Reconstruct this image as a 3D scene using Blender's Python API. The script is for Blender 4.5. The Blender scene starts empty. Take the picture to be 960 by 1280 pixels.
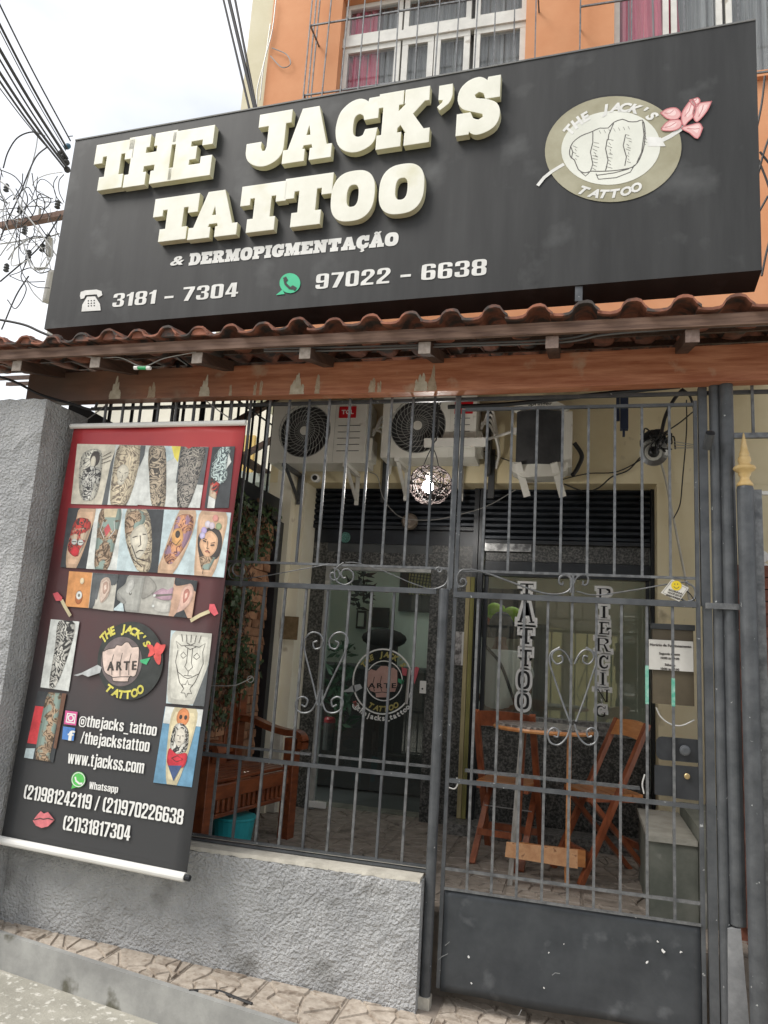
import bpy, bmesh, math, random
from mathutils import Vector, Matrix
random.seed(7)
S = bpy.context.scene
COL = S.collection
# ---------------------------------------------------------------- camera
F_PX = 927.54
CAM = Vector((0.0, -4.2065, 1.7595))
PI_, YA, RO = math.radians(10.558), math.radians(-15.085), math.radians(3.613)
fw = Vector((math.sin(YA)*math.cos(PI_), math.cos(YA)*math.cos(PI_), math.sin(PI_)))
rt = Vector((math.cos(YA), -math.sin(YA), 0)); up = rt.cross(fw)
RR = rt*math.cos(RO)+up*math.sin(RO); UU = -rt*math.sin(RO)+up*math.cos(RO)
cd = bpy.data.cameras.new('camera'); cam = bpy.data.objects.new('camera', cd); COL.objects.link(cam)
cam.matrix_world = Matrix(((RR.x, UU.x, -fw.x, CAM.x), (RR.y, UU.y, -fw.y, CAM.y), (RR.z, UU.z, -fw.z, CAM.z), (0, 0, 0, 1)))
cd.sensor_fit = 'VERTICAL'; cd.sensor_height = 24; cd.lens = F_PX/1280*24; cd.clip_start = .05; cd.clip_end = 2000
S.camera = cam
# ---------------------------------------------------------------- sky, sun, exposure
S.view_settings.view_transform = 'Standard'; S.view_settings.look = 'None'
S.view_settings.exposure = 1.18; S.view_settings.gamma = 1
EL, AZ = math.radians(50), math.radians(236)
W = bpy.data.worlds.new('World'); S.world = W; W.use_nodes = True
nt = W.node_tree; nt.nodes.clear()
def wn(t, **k):
    n = nt.nodes.new(t)
    for a, b in k.items(): setattr(n, a, b)
    return n
out = wn('ShaderNodeOutputWorld'); mixs = wn('ShaderNodeMixShader')
sky = wn('ShaderNodeTexSky', sky_type='NISHITA', sun_disc=False, sun_elevation=EL, sun_rotation=AZ, air_density=1.0, dust_density=4.0)
b1 = wn('ShaderNodeBackground'); b1.inputs[1].default_value = .10
b2 = wn('ShaderNodeBackground'); b2.inputs[1].default_value = .62
tc = wn('ShaderNodeTexCoord'); mp = wn('ShaderNodeMapping'); mp.inputs['Scale'].default_value = (1.4, 1.4, 3.2)
nz = wn('ShaderNodeTexNoise'); nz.inputs['Scale'].default_value = 1.9; nz.inputs['Detail'].default_value = 6
cr = wn('ShaderNodeValToRGB'); cr.color_ramp.elements[0].position = .30; cr.color_ramp.elements[0].color = (.66, .69, .73, 1)
cr.color_ramp.elements[1].position = .60; cr.color_ramp.elements[1].color = (1.0, 1.0, 1.0, 1)
for a, b in ((tc.outputs['Generated'], mp.inputs[0]), (mp.outputs[0], nz.inputs['Vector']), (nz.outputs[0], cr.inputs[0]), (cr.outputs[0], b2.inputs[0]),
             (sky.outputs[0], b1.inputs[0]), (b1.outputs[0], mixs.inputs[1]), (b2.outputs[0], mixs.inputs[2]), (mixs.outputs[0], out.inputs[0])):
    nt.links.new(a, b)
mixs.inputs[0].default_value = .82
sd = bpy.data.lights.new('sun', 'SUN'); sd.energy = 1.2; sd.angle = math.radians(25); sd.color = (1, .97, .92)
sun = bpy.data.objects.new('sun', sd); COL.objects.link(sun)
sdir = Vector((math.sin(AZ)*math.cos(EL), math.cos(AZ)*math.cos(EL), math.sin(EL)))
sun.rotation_euler = sdir.to_track_quat('Z', 'Y').to_euler(); sun.location = (-3, -8, 12)

# ---------------------------------------------------------------- materials
MATS = {}
def mat(name, c1, c2=None, rough=.6, metal=0., scale=6., detail=6., bump=0., bscale=40., bdist=.01, stretch=(1, 1, 1), ramp=(.35, .65), spots=None, spot=(.62, .66), sscale=14., spec=.5, emit=None, estr=1., coat=0., coords='Object', rnd=0., bstretch=None):
    if name in MATS: return MATS[name]
    m = bpy.data.materials.new(name); m.use_nodes = True; t = m.node_tree; n = t.nodes; L = t.links
    p = n['Principled BSDF']; p.inputs['Roughness'].default_value = rough; p.inputs['Metallic'].default_value = metal
    p.inputs['Specular IOR Level'].default_value = spec
    if coat: p.inputs['Coat Weight'].default_value = coat
    if emit: p.inputs['Emission Color'].default_value = (*emit, 1); p.inputs['Emission Strength'].default_value = estr
    g = lambda c: (c[0], c[1], c[2], 1)
    tcn = n.new('ShaderNodeTexCoord'); src = tcn.outputs[coords]
    if rnd:
        oi = n.new('ShaderNodeObjectInfo'); va = n.new('ShaderNodeVectorMath'); va.operation = 'ADD'
        sc_ = n.new('ShaderNodeMath'); sc_.operation = 'MULTIPLY'; sc_.inputs[1].default_value = 37
        L.new(oi.outputs['Random'], sc_.inputs[0]); L.new(src, va.inputs[0]); L.new(sc_.outputs[0], va.inputs[1]); src = va.outputs[0]
    if c2 is None: p.inputs['Base Color'].default_value = g(c1); col = None
    else:
        mpn = n.new('ShaderNodeMapping'); mpn.inputs['Scale'].default_value = stretch; L.new(src, mpn.inputs[0])
        no = n.new('ShaderNodeTexNoise'); no.inputs['Scale'].default_value = scale; no.inputs['Detail'].default_value = detail; no.inputs['Roughness'].default_value = .62
        L.new(mpn.outputs[0], no.inputs['Vector'])
        r = n.new('ShaderNodeValToRGB'); r.color_ramp.elements[0].position = ramp[0]; r.color_ramp.elements[1].position = ramp[1]
        r.color_ramp.elements[0].color = g(c1); r.color_ramp.elements[1].color = g(c2); L.new(no.outputs[0], r.inputs[0]); col = r.outputs[0]
        if spots:
            s2 = n.new('ShaderNodeTexNoise'); s2.inputs['Scale'].default_value = sscale; s2.inputs['Detail'].default_value = 8
            L.new(src, s2.inputs['Vector'])
            r2 = n.new('ShaderNodeValToRGB'); r2.color_ramp.elements[0].position = spot[0]; r2.color_ramp.elements[1].position = spot[1]; L.new(s2.outputs[0], r2.inputs[0])
            mx = n.new('ShaderNodeMix'); mx.data_type = 'RGBA'; L.new(r2.outputs[0], mx.inputs['Factor']); L.new(col, mx.inputs['A']); mx.inputs['B'].default_value = g(spots); col = mx.outputs['Result']
        if rnd:
            hs = n.new('ShaderNodeHueSaturation'); mr = n.new('ShaderNodeMapRange'); L.new(oi.outputs['Random'], mr.inputs[0]); mr.inputs[3].default_value = 1-rnd; mr.inputs[4].default_value = 1+rnd
            L.new(mr.outputs[0], hs.inputs['Value']); L.new(col, hs.inputs['Color']); col = hs.outputs[0]
        L.new(col, p.inputs['Base Color'])
    if bump:
        bn = n.new('ShaderNodeTexNoise'); bn.inputs['Scale'].default_value = bscale; bn.inputs['Detail'].default_value = 5
        if bstretch:
            mb_ = n.new('ShaderNodeMapping'); mb_.inputs['Scale'].default_value = bstretch; L.new(src, mb_.inputs[0]); L.new(mb_.outputs[0], bn.inputs['Vector'])
        else: L.new(src, bn.inputs['Vector'])
        b = n.new('ShaderNodeBump'); b.inputs['Strength'].default_value = bump; b.inputs['Distance'].default_value = bdist; L.new(bn.outputs[0], b.inputs['Height']); L.new(b.outputs[0], p.inputs['Normal'])
    MATS[name] = m; return m
def glass(name, tint=(.9, .95, .93), refl=.05, dirt=.05):
    m = bpy.data.materials.new(name); m.use_nodes = True; t = m.node_tree; n = t.nodes; L = t.links
    for x in list(n):
        if x.type == 'BSDF_PRINCIPLED': n.remove(x)
    o = n['Material Output']; tr = n.new('ShaderNodeBsdfTransparent'); tr.inputs[0].default_value = (*tint, 1)
    gl = n.new('ShaderNodeBsdfGlossy'); gl.inputs['Roughness'].default_value = .01; df = n.new('ShaderNodeBsdfDiffuse'); df.inputs[0].default_value = (.5, .5, .48, 1)
    fr = n.new('ShaderNodeLayerWeight'); fr.inputs[0].default_value = .5
    pw = n.new('ShaderNodeMath'); pw.operation = 'POWER'; pw.inputs[1].default_value = 5; L.new(fr.outputs['Facing'], pw.inputs[0])
    mu = n.new('ShaderNodeMath'); mu.operation = 'MULTIPLY_ADD'; mu.inputs[1].default_value = .9; mu.inputs[2].default_value = refl; mu.use_clamp = True
    m1 = n.new('ShaderNodeMixShader'); m2 = n.new('ShaderNodeMixShader'); m2.inputs[0].default_value = dirt
    L.new(pw.outputs[0], mu.inputs[0]); L.new(mu.outputs[0], m1.inputs[0]); L.new(tr.outputs[0], m1.inputs[1]); L.new(gl.outputs[0], m1.inputs[2])
    L.new(m1.outputs[0], m2.inputs[1]); L.new(df.outputs[0], m2.inputs[2]); L.new(m2.outputs[0], o.inputs[0])
    return m

# ---------------------------------------------------------------- geometry helpers
def ray(px, py): return (fw + RR*((px-480)/F_PX) + UU*((640-py)/F_PX))
def at(px, py, y=None, x=None, z=None):
    d = ray(px, py)
    t = (y-CAM.y)/d.y if y is not None else (x-CAM.x)/d.x if x is not None else (z-CAM.z)/d.z
    return CAM + d*t
class MB:
    def __init__(s): s.v = []; s.f = []
    def add(s, vs, fs):
        o = len(s.v); s.v += [Vector(p) for p in vs]; s.f += [tuple(i+o for i in f) for f in fs]; return s
    def box(s, x0, x1, y0, y1, z0, z1):
        return s.hexa([(x0, y0, z0), (x1, y0, z0), (x1, y1, z0), (x0, y1, z0)], [(x0, y0, z1), (x1, y0, z1), (x1, y1, z1), (x0, y1, z1)])
    def hexa(s, a, b): return s.add(list(a)+list(b), [(3, 2, 1, 0), (4, 5, 6, 7), (0, 1, 5, 4), (1, 2, 6, 5), (2, 3, 7, 6), (3, 0, 4, 7)])
    def bar(s, p, q, w=.016, h=None, upv=(0, 1, 0)):
        p, q = Vector(p), Vector(q); h = h or w; d = (q-p).normalized(); a = d.cross(Vector(upv))
        if a.length < 1e-4: a = d.cross(Vector((1, 0, 0)))
        a.normalize(); b = d.cross(a).normalized(); a = a*w/2; b = b*h/2
        return s.hexa([p-a-b, p+a-b, p+a+b, p-a+b], [q-a-b, q+a-b, q+a+b, q-a+b])
    def tube(s, pts, r=.005, n=6, cap=True):
        P = [Vector(p) for p in pts]; rs = r if isinstance(r, (list, tuple)) else [r]*len(P); o = len(s.v); pa = None
        for i, p in enumerate(P):
            d = (P[min(i+1, len(P)-1)]-P[max(i-1, 0)])
            d = d.normalized() if d.length > 1e-9 else Vector((0, 0, 1))
            if pa is None:
                a = d.cross(Vector((0, 0, 1)));  a = a if a.length > .05 else d.cross(Vector((0, 1, 0)))
            else: a = pa-d*pa.dot(d)
            a.normalize(); pa = a; b = d.cross(a)
            for k in range(n):
                t = 2*math.pi*k/n; s.v.append(p+(a*math.cos(t)+b*math.sin(t))*rs[i])
        for i in range(len(P)-1):
            for k in range(n):
                k2 = (k+1) % n; s.f.append((o+i*n+k, o+i*n+k2, o+(i+1)*n+k2, o+(i+1)*n+k))
        if cap: s.f.append(tuple(o+k for k in reversed(range(n)))); s.f.append(tuple(o+(len(P)-1)*n+k for k in range(n)))
        return s
    def lathe(s, prof, c=(0, 0, 0), axis=(0, 0, 1), n=16):
        c = Vector(c); ax = Vector(axis).normalized(); a = ax.orthogonal().normalized(); b = ax.cross(a); o = len(s.v)
        for r, h in prof:
            for k in range(n):
                t = 2*math.pi*k/n; s.v.append(c+ax*h+(a*math.cos(t)+b*math.sin(t))*max(r, 1e-4))
        m = len(prof)
        for i in range(m-1):
            for k in range(n):
                k2 = (k+1) % n; s.f.append((o+i*n+k, o+i*n+k2, o+(i+1)*n+k2, o+(i+1)*n+k))
        s.f.append(tuple(o+k for k in reversed(range(n)))); s.f.append(tuple(o+(m-1)*n+k for k in range(n))); return s
    def ball(s, c, r, n=12, sc=(1, 1, 1), m=8):
        o = len(s.v); c = Vector(c)
        for i in range(1, m):
            ph = math.pi*i/m
            for k in range(n):
                t = 2*math.pi*k/n; s.v.append(c+Vector((math.sin(ph)*math.cos(t)*r*sc[0], math.sin(ph)*math.sin(t)*r*sc[1], math.cos(ph)*r*sc[2])))
        for i in range(m-2):
            for k in range(n):
                k2 = (k+1) % n; s.f.append((o+i*n+k, o+(i+1)*n+k, o+(i+1)*n+k2, o+i*n+k2))
        a = len(s.v); s.v += [c+Vector((0, 0, r*sc[2])), c-Vector((0, 0, r*sc[2]))]
        for k in range(n):
            k2 = (k+1) % n; s.f.append((a, o+k, o+k2)); s.f.append((a+1, o+(m-2)*n+k2, o+(m-2)*n+k))
        return s
    def prism(s, pts, d):      # planar polygon (world points) pushed along vector d
        n = len(pts); A = [Vector(p) for p in pts]; d = Vector(d)
        return s.add(A+[p+d for p in A], [tuple(reversed(range(n))), tuple(range(n, 2*n))]+[(i, (i+1) % n, n+(i+1) % n, n+i) for i in range(n)])
    def poly(s, pts): return s.add(pts, [tuple(range(len(pts)))])
    def ribbon(s, pts, w, N):  # mitred flat stroke on a plane with normal N
        P = [Vector(p) for p in pts]; N = Vector(N); o = len(s.v)
        for i, p in enumerate(P):
            d = (P[min(i+1, len(P)-1)]-P[max(i-1, 0)]).normalized(); a = N.cross(d).normalized()*(w/2); s.v += [p-a, p+a]
        for i in range(len(P)-1): s.f.append((o+2*i, o+2*i+2, o+2*i+3, o+2*i+1))
        return s
    def mesh(s, name, m=None, off=(0, 0, 0), smooth=False, fixn=True):
        off = Vector(off); me = bpy.data.meshes.new(name); me.from_pydata([tuple(p-off) for p in s.v], [], s.f); me.update()
        if fixn:
            b = bmesh.new(); b.from_mesh(me); bmesh.ops.recalc_face_normals(b, faces=b.faces[:]); b.to_mesh(me); b.free()
        if m: me.materials.append(m)
        if smooth:
            for p in me.polygons: p.use_smooth = True
        return me
    def build(s, name, m, parent=None, smooth=False, fixn=True):
        if parent is None:
            xs = [p.x for p in s.v]; ys = [p.y for p in s.v]; zs = [p.z for p in s.v]
            off = Vector(((min(xs)+max(xs))/2, (min(ys)+max(ys))/2, min(zs)))
        else:
            off = wloc(parent)
        o = bpy.data.objects.new(name, s.mesh(name, m, off, smooth, fixn)); COL.objects.link(o)
        if parent is None: o.location = off
        else: o.parent = parent
        return o
def wloc(o):
    v = Vector((0, 0, 0))
    while o is not None: v += Vector(o.location); o = o.parent
    return v
def tag(o, label=None, cat=None, group=None, kind=None):
    if label: o['label'] = label
    if cat: o['category'] = cat
    if group: o['group'] = group
    if kind: o['kind'] = kind
    return o
def thing(name, loc, label, cat, group=None):
    o = bpy.data.objects.new(name, None); COL.objects.link(o); o.location = loc; o.empty_display_size = .1
    return tag(o, label, cat, group)
def struct(o): o['kind'] = 'structure'; return o
def dup(o, loc=None, rz=None, parent=None):
    c = o.copy(); COL.objects.link(c)
    if parent is not None: c.parent = parent
    if loc is not None: c.location = loc
    if rz is not None: c.rotation_euler = (0, 0, rz)
    for ch in [k for k in bpy.data.objects if k.parent == o]: dup(ch, parent=c)
    return c
def bevel(o, w=.004, seg=2):
    md = o.modifiers.new('bevel', 'BEVEL'); md.width = w; md.segments = seg; md.limit_method = 'ANGLE'; return o
class Plane:
    def __init__(s, o, U, V): s.o = Vector(o); s.U = Vector(U).normalized(); s.V = Vector(V).normalized(); s.N = s.U.cross(s.V).normalized(); s.flip()
    def flip(s):
        if s.N.dot(CAM-s.o) < 0: s.N = -s.N
    def px(s, x, y, off=0.):
        d = ray(x, y); o = s.o+s.N*off; t = (o-CAM).dot(s.N)/d.dot(s.N); return CAM+d*t
    def uv(s, x, y, off=0.): p = s.px(x, y, off)-s.o; return p.dot(s.U), p.dot(s.V)
    def w(s, u, v, off=0.): return s.o+s.U*u+s.V*v+s.N*off
# text and outline shapes -----------------------------------------------------
def text2d(body, bold=.0, italic=0., track=1.0):
    cu = bpy.data.curves.new('t', 'FONT'); cu.body = body; cu.offset = bold; cu.shear = italic; cu.resolution_u = 3; cu.space_character = track
    o = bpy.data.objects.new('t', cu); COL.objects.link(o); me = bpy.data.meshes.new_from_object(o)
    vs = [(v.co.x, v.co.y) for v in me.vertices]; fs = [tuple(p.vertices) for p in me.polygons]
    bpy.data.objects.remove(o); bpy.data.curves.remove(cu); bpy.data.meshes.remove(me); return vs, fs
def comps(vs, fs):
    """split a flat mesh into its connected pieces"""
    p = list(range(len(vs)))
    def find(i):
        while p[i] != i: p[i] = p[p[i]]; i = p[i]
        return i
    for f in fs:
        for k in f[1:]: p[find(k)] = find(f[0])
    g = {}
    for f in fs: g.setdefault(find(f[0]), []).append(f)
    res = []
    for fl in g.values():
        ids = sorted({i for f in fl for i in f}); mp = {i: k for k, i in enumerate(ids)}; res.append(([vs[i] for i in ids], [tuple(mp[i] for i in f) for f in fl]))
    return res
def put_text(mb, body, pl, p0, p1, hpx=None, h=None, off=.001, bold=.02, italic=0., sx=True, track=1.0, chars=None):
    """baseline from pixel p0 to p1 on plane pl, cap height in pixels hpx"""
    vs, fs = text2d(body, min(bold, .012), italic, track); x0 = min(v[0] for v in vs); x1 = max(v[0] for v in vs)
    a = pl.px(*p0, off); b = pl.px(*p1, off); d = b-a; W_ = d.length; d.normalize(); n = pl.N.cross(d); n = n if n.dot(pl.V) > 0 else -n
    if h is None: h = (pl.px(p0[0], p0[1]-hpx, off)-a).length
    k = W_/(x1-x0); ky = h/.70; bx = bold*ky*.85
    # heavy weight: copies shifted along the line, each a hair in front of the last
    for q, (vv, ff) in enumerate(comps(vs, fs) if chars else [(vs, fs)]):
        mm = MB() if chars else mb
        for i, (sx_, sy_) in enumerate(((0, 0), (-1, 0), (1, 0), (-.5, .25), (.5, -.25), (-.5, -.25), (.5, .25))):
            mm.add([a+d*((x-x0)*k+sx_*bx)+n*(y*ky+sy_*bx)+pl.N*(.00025*i) for x, y in vv], ff)
        if chars: chars(mm)
def arc_text(mb, body, c, r, a0, a1, size, bold=.03, inside=False, italic=.0):
    """c: function (dx, dy)->world point, circle radius r, characters from angle a0 to a1"""
    n = len(body)
    for i, ch in enumerate(body):
        if ch == ' ': continue
        vs, fs = text2d(ch, bold, italic); w = max(v[0] for v in vs)+min(v[0] for v in vs)
        a = a0+(a1-a0)*(i+.5)/n; rot = a+math.pi/2 if inside else a-math.pi/2
        ox, oy = r*math.cos(a), r*math.sin(a)
        mb.add([c(ox+math.cos(rot)*(x-w/2)*size-math.sin(rot)*y*size, oy+math.sin(rot)*(x-w/2)*size+math.cos(rot)*y*size) for x, y in vs], fs)
def sup(cx, cy, rx, ry, e=2.6, n=28):
    return [(cx+rx*math.copysign(abs(math.cos(t))**(2/e), math.cos(t)), cy+ry*math.copysign(abs(math.sin(t))**(2/e), math.sin(t))) for t in [2*math.pi*i/n for i in range(n)]]
A_ = [[(.35, 1), (.70, 1), (.94, .23), (1.05, .23), (1.05, 0), (.60, 0), (.60, .2), (.66, .2), (.63, .3), (.43, .3), (.40, .2), (.46, .2), (.46, 0), (0, 0), (0, .23), (.1, .23)], [(.46, .46), (.59, .46), (.525, .74)]]
C_ = [(.9, 1), (.9, .6), (.62, .6), (.60, .68), (.5, .74), (.4, .7), (.36, .6), (.36, .4), (.4, .3), (.5, .25), (.62, .28), (.66, .38), (.9, .38), (.87, .18), (.75, .05), (.5, -.02), (.25, .03), (.07, .18), (0, .4), (0, .6), (.07, .82), (.25, .97), (.45, 1.02), (.6, .98), (.68, .92), (.7, 1)]
SLAB = {
 'T': [[(0, 1), (.95, 1), (.95, .6), (.77, .6), (.77, .74), (.64, .74), (.64, .26), (.76, .26), (.76, 0), (.19, 0), (.19, .26), (.31, .26), (.31, .74), (.18, .74), (.18, .6), (0, .6)]],
 'H': [[(0, 1), (.46, 1), (.46, .77), (.39, .77), (.39, .62), (.66, .62), (.66, .77), (.59, .77), (.59, 1), (1.05, 1), (1.05, .77), (.96, .77), (.96, .23), (1.05, .23), (1.05, 0), (.59, 0), (.59, .23), (.66, .23), (.66, .38), (.39, .38), (.39, .23), (.46, .23), (.46, 0), (0, 0), (0, .23), (.09, .23), (.09, .77), (0, .77)]],
 'E': [[(0, 1), (.9, 1), (.9, .64), (.7, .64), (.7, .76), (.42, .76), (.42, .62), (.56, .62), (.56, .38), (.42, .38), (.42, .24), (.7, .24), (.7, .38), (.92, .38), (.92, 0), (0, 0), (0, .24), (.1, .24), (.1, .76), (0, .76)]],
 'J': [[(.2, 1), (.8, 1), (.8, .77), (.7, .77), (.7, .3), (.66, .13), (.54, .02), (.36, -.03), (.18, .02), (.05, .13), (0, .28), (0, .44), (.26, .44), (.26, .34), (.3, .25), (.37, .25), (.4, .34), (.4, .77), (.2, .77)]],
 'A': A_, 'C': [C_],
 'K': [[(0, 1), (.5, 1), (.5, .77), (.41, .77), (.41, .6), (.62, .77), (.56, .77), (.56, 1), (1.05, 1), (1.05, .77), (.97, .77), (.72, .55), (.98, .23), (1.1, .23), (1.1, 0), (.6, 0), (.6, .2), (.64, .2), (.49, .4), (.41, .33), (.41, .23), (.5, .23), (.5, 0), (0, 0), (0, .23), (.1, .23), (.1, .77), (0, .77)]],
 'S': [[(.85, 1), (.85, .62), (.58, .62), (.54, .72), (.42, .77), (.32, .72), (.36, .64), (.6, .58), (.8, .48), (.87, .3), (.8, .1), (.62, 0), (.42, -.03), (.3, .02), (.26, .07), (.24, 0), (0, 0), (0, .38), (.26, .38), (.32, .27), (.45, .22), (.55, .26), (.54, .34), (.3, .42), (.1, .5), (0, .66), (.04, .86), (.2, .99), (.4, 1.03), (.52, .99), (.6, .93), (.62, 1)]],
 "'": [[(.02, 1), (.34, 1), (.35, .72), (.26, .5), (.06, .36), (0, .44), (.12, .54), (.14, .62), (.02, .64)]],
 'O': [sup(.48, .5, .48, .52), sup(.48, .5, .15, .25)],
 'D': [[(0, 1), (.55, 1), (.8, .9), (.95, .65), (.95, .35), (.8, .1), (.55, 0), (0, 0), (0, .2), (.1, .2), (.1, .8), (0, .8)], [(.38, .78), (.5, .78), (.62, .65), (.62, .35), (.5, .22), (.38, .22)]],
 'R': [[(0, 1), (.62, 1), (.85, .92), (.9, .72), (.82, .56), (.7, .5), (.85, .2), (1, .2), (1, 0), (.62, 0), (.46, .4), (.38, .4), (.38, .2), (.48, .2), (.48, 0), (0, 0), (0, .2), (.1, .2), (.1, .8), (0, .8)], [(.38, .8), (.52, .8), (.6, .7), (.52, .6), (.38, .6)]],
 'M': [[(0, 1), (.42, 1), (.6, .5), (.78, 1), (1.2, 1), (1.2, .8), (1.1, .8), (1.1, .2), (1.2, .2), (1.2, 0), (.75, 0), (.75, .2), (.83, .2), (.83, .6), (.62, 0), (.55, 0), (.3, .6), (.3, .2), (.4, .2), (.4, 0), (0, 0), (0, .2), (.1, .2), (.1, .8), (0, .8)]],
 'P': [[(0, 1), (.6, 1), (.83, .92), (.9, .7), (.83, .48), (.6, .4), (.38, .4), (.38, .2), (.5, .2), (.5, 0), (0, 0), (0, .2), (.1, .2), (.1, .8), (0, .8)], [(.38, .8), (.5, .8), (.6, .7), (.5, .6), (.38, .6)]],
 'I': [[(0, 1), (.5, 1), (.5, .8), (.4, .8), (.4, .2), (.5, .2), (.5, 0), (0, 0), (0, .2), (.1, .2), (.1, .8), (0, .8)]],
 'G': [[(.9, 1), (.9, .64), (.64, .64), (.6, .72), (.5, .77), (.4, .72), (.34, .6), (.34, .4), (.4, .27), (.5, .22), (.6, .25), (.62, .32), (.52, .32), (.52, .5), (.95, .5), (.95, .32), (.88, .32), (.88, .1), (.7, 0), (.5, -.02), (.25, .03), (.07, .18), (0, .4), (0, .6), (.07, .82), (.25, .97), (.45, 1.02), (.6, .98), (.7, .9), (.72, 1)]],
 'N': [[(0, 1), (.36, 1), (.68, .45), (.68, .8), (.58, .8), (.58, 1), (1.05, 1), (1.05, .8), (.95, .8), (.95, 0), (.68, 0), (.34, .58), (.34, .2), (.45, .2), (.45, 0), (0, 0), (0, .2), (.1, .2), (.1, .8), (0, .8)]],
 'Ç': [C_, [(.38, -.07), (.55, -.07), (.6, -.2), (.45, -.28), (.35, -.24), (.45, -.18), (.45, -.12), (.38, -.1)]],
 'Ã': A_+[[(.3, 1.1), (.38, 1.2), (.5, 1.2), (.62, 1.14), (.7, 1.22), (.78, 1.2), (.7, 1.08), (.58, 1.06), (.45, 1.11), (.36, 1.06)]],
}
WID = {k: max(p[0] for p in v[0]) for k, v in SLAB.items()}
def rounder(c):
    """insert curve points where an outline bends gently, keep the real corners"""
    n = len(c)
    def turn(i):
        a, b, d = c[i-1], c[i], c[(i+1) % n]; v1 = (b[0]-a[0], b[1]-a[1]); v2 = (d[0]-b[0], d[1]-b[1]); return abs(math.degrees(math.atan2(v1[0]*v2[1]-v1[1]*v2[0], v1[0]*v2[0]+v1[1]*v2[1])))
    T_ = [turn(i) for i in range(n)]; o = []
    for i in range(n):
        j = (i+1) % n; o.append(c[i])
        if 3 < T_[i] < 56 and 3 < T_[j] < 56:
            p0, p1, p2, p3 = c[i-1], c[i], c[j], c[(j+1) % n]
            for t in (1/3, 2/3): o.append(tuple(.5*(2*p1[k]+(p2[k]-p0[k])*t+(2*p0[k]-5*p1[k]+4*p2[k]-p3[k])*t*t+(3*p1[k]-p0[k]-3*p2[k]+p3[k])*t**3) for k in (0, 1)))
    return o
def slab(ch, depth=0., bev=0., off=0.):
    cu = bpy.data.curves.new('s', 'CURVE'); cu.dimensions = '2D'; cu.fill_mode = 'BOTH' if depth else 'FRONT'; cu.extrude = depth/2; cu.bevel_depth = bev; cu.offset = off
    cu.bevel_resolution = 1
    for c in SLAB[ch]:
        c = rounder(c); s = cu.splines.new('POLY'); s.points.add(len(c)-1)
        for i, (x, y) in enumerate(c): s.points[i].co = (x, y, 0, 1)
        s.use_cyclic_u = True
    o = bpy.data.objects.new('s', cu); me = bpy.data.meshes.new_from_object(o)
    vs = [tuple(v.co) for v in me.vertices]; fs = [tuple(p.vertices) for p in me.polygons]
    bpy.data.objects.remove(o); bpy.data.curves.remove(cu); bpy.data.meshes.remove(me); return vs, fs
def rr_(x0, y0, x1, y1, r=.1):
    o = []
    for cx, cy, a in ((x1-r, y1-r, 0), (x0+r, y1-r, 90), (x0+r, y0+r, 180), (x1-r, y0+r, 270)):
        for k in range(4): t = math.radians(a+30*k); o.append((cx+r*math.cos(t), cy+r*math.sin(t)))
    return o
SIX = [[(.15, 0), (.37, 0), (.47, .04), (.52, .14), (.52, .48), (.46, .58), (.34, .6), (.22, .58), (.18, .55), (.18, .83), (.22, .87), (.3, .87), (.34, .83), (.34, .72), (.52, .72), (.52, .86), (.47, .96), (.37, 1), (.15, 1), (.05, .96), (0, .86), (0, .14), (.05, .04)], rr_(.18, .13, .34, .46, .05)]
PAR = [(.12, 1), (.26, 1), (.26, .9), (.2, .85), (.18, .7), (.18, .3), (.2, .15), (.26, .1), (.26, 0), (.12, 0), (.03, .1), (0, .25), (0, .75), (.03, .9)]
W_ = lambda h: [(.1, 0), (.28, 0), (.345, .5*h), (.41, 0), (.59, 0), (.69, h), (.53, h), (.49, .4*h), (.43, h), (.27, h), (.2, .4*h), (.16, h), (0, h)]
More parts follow.
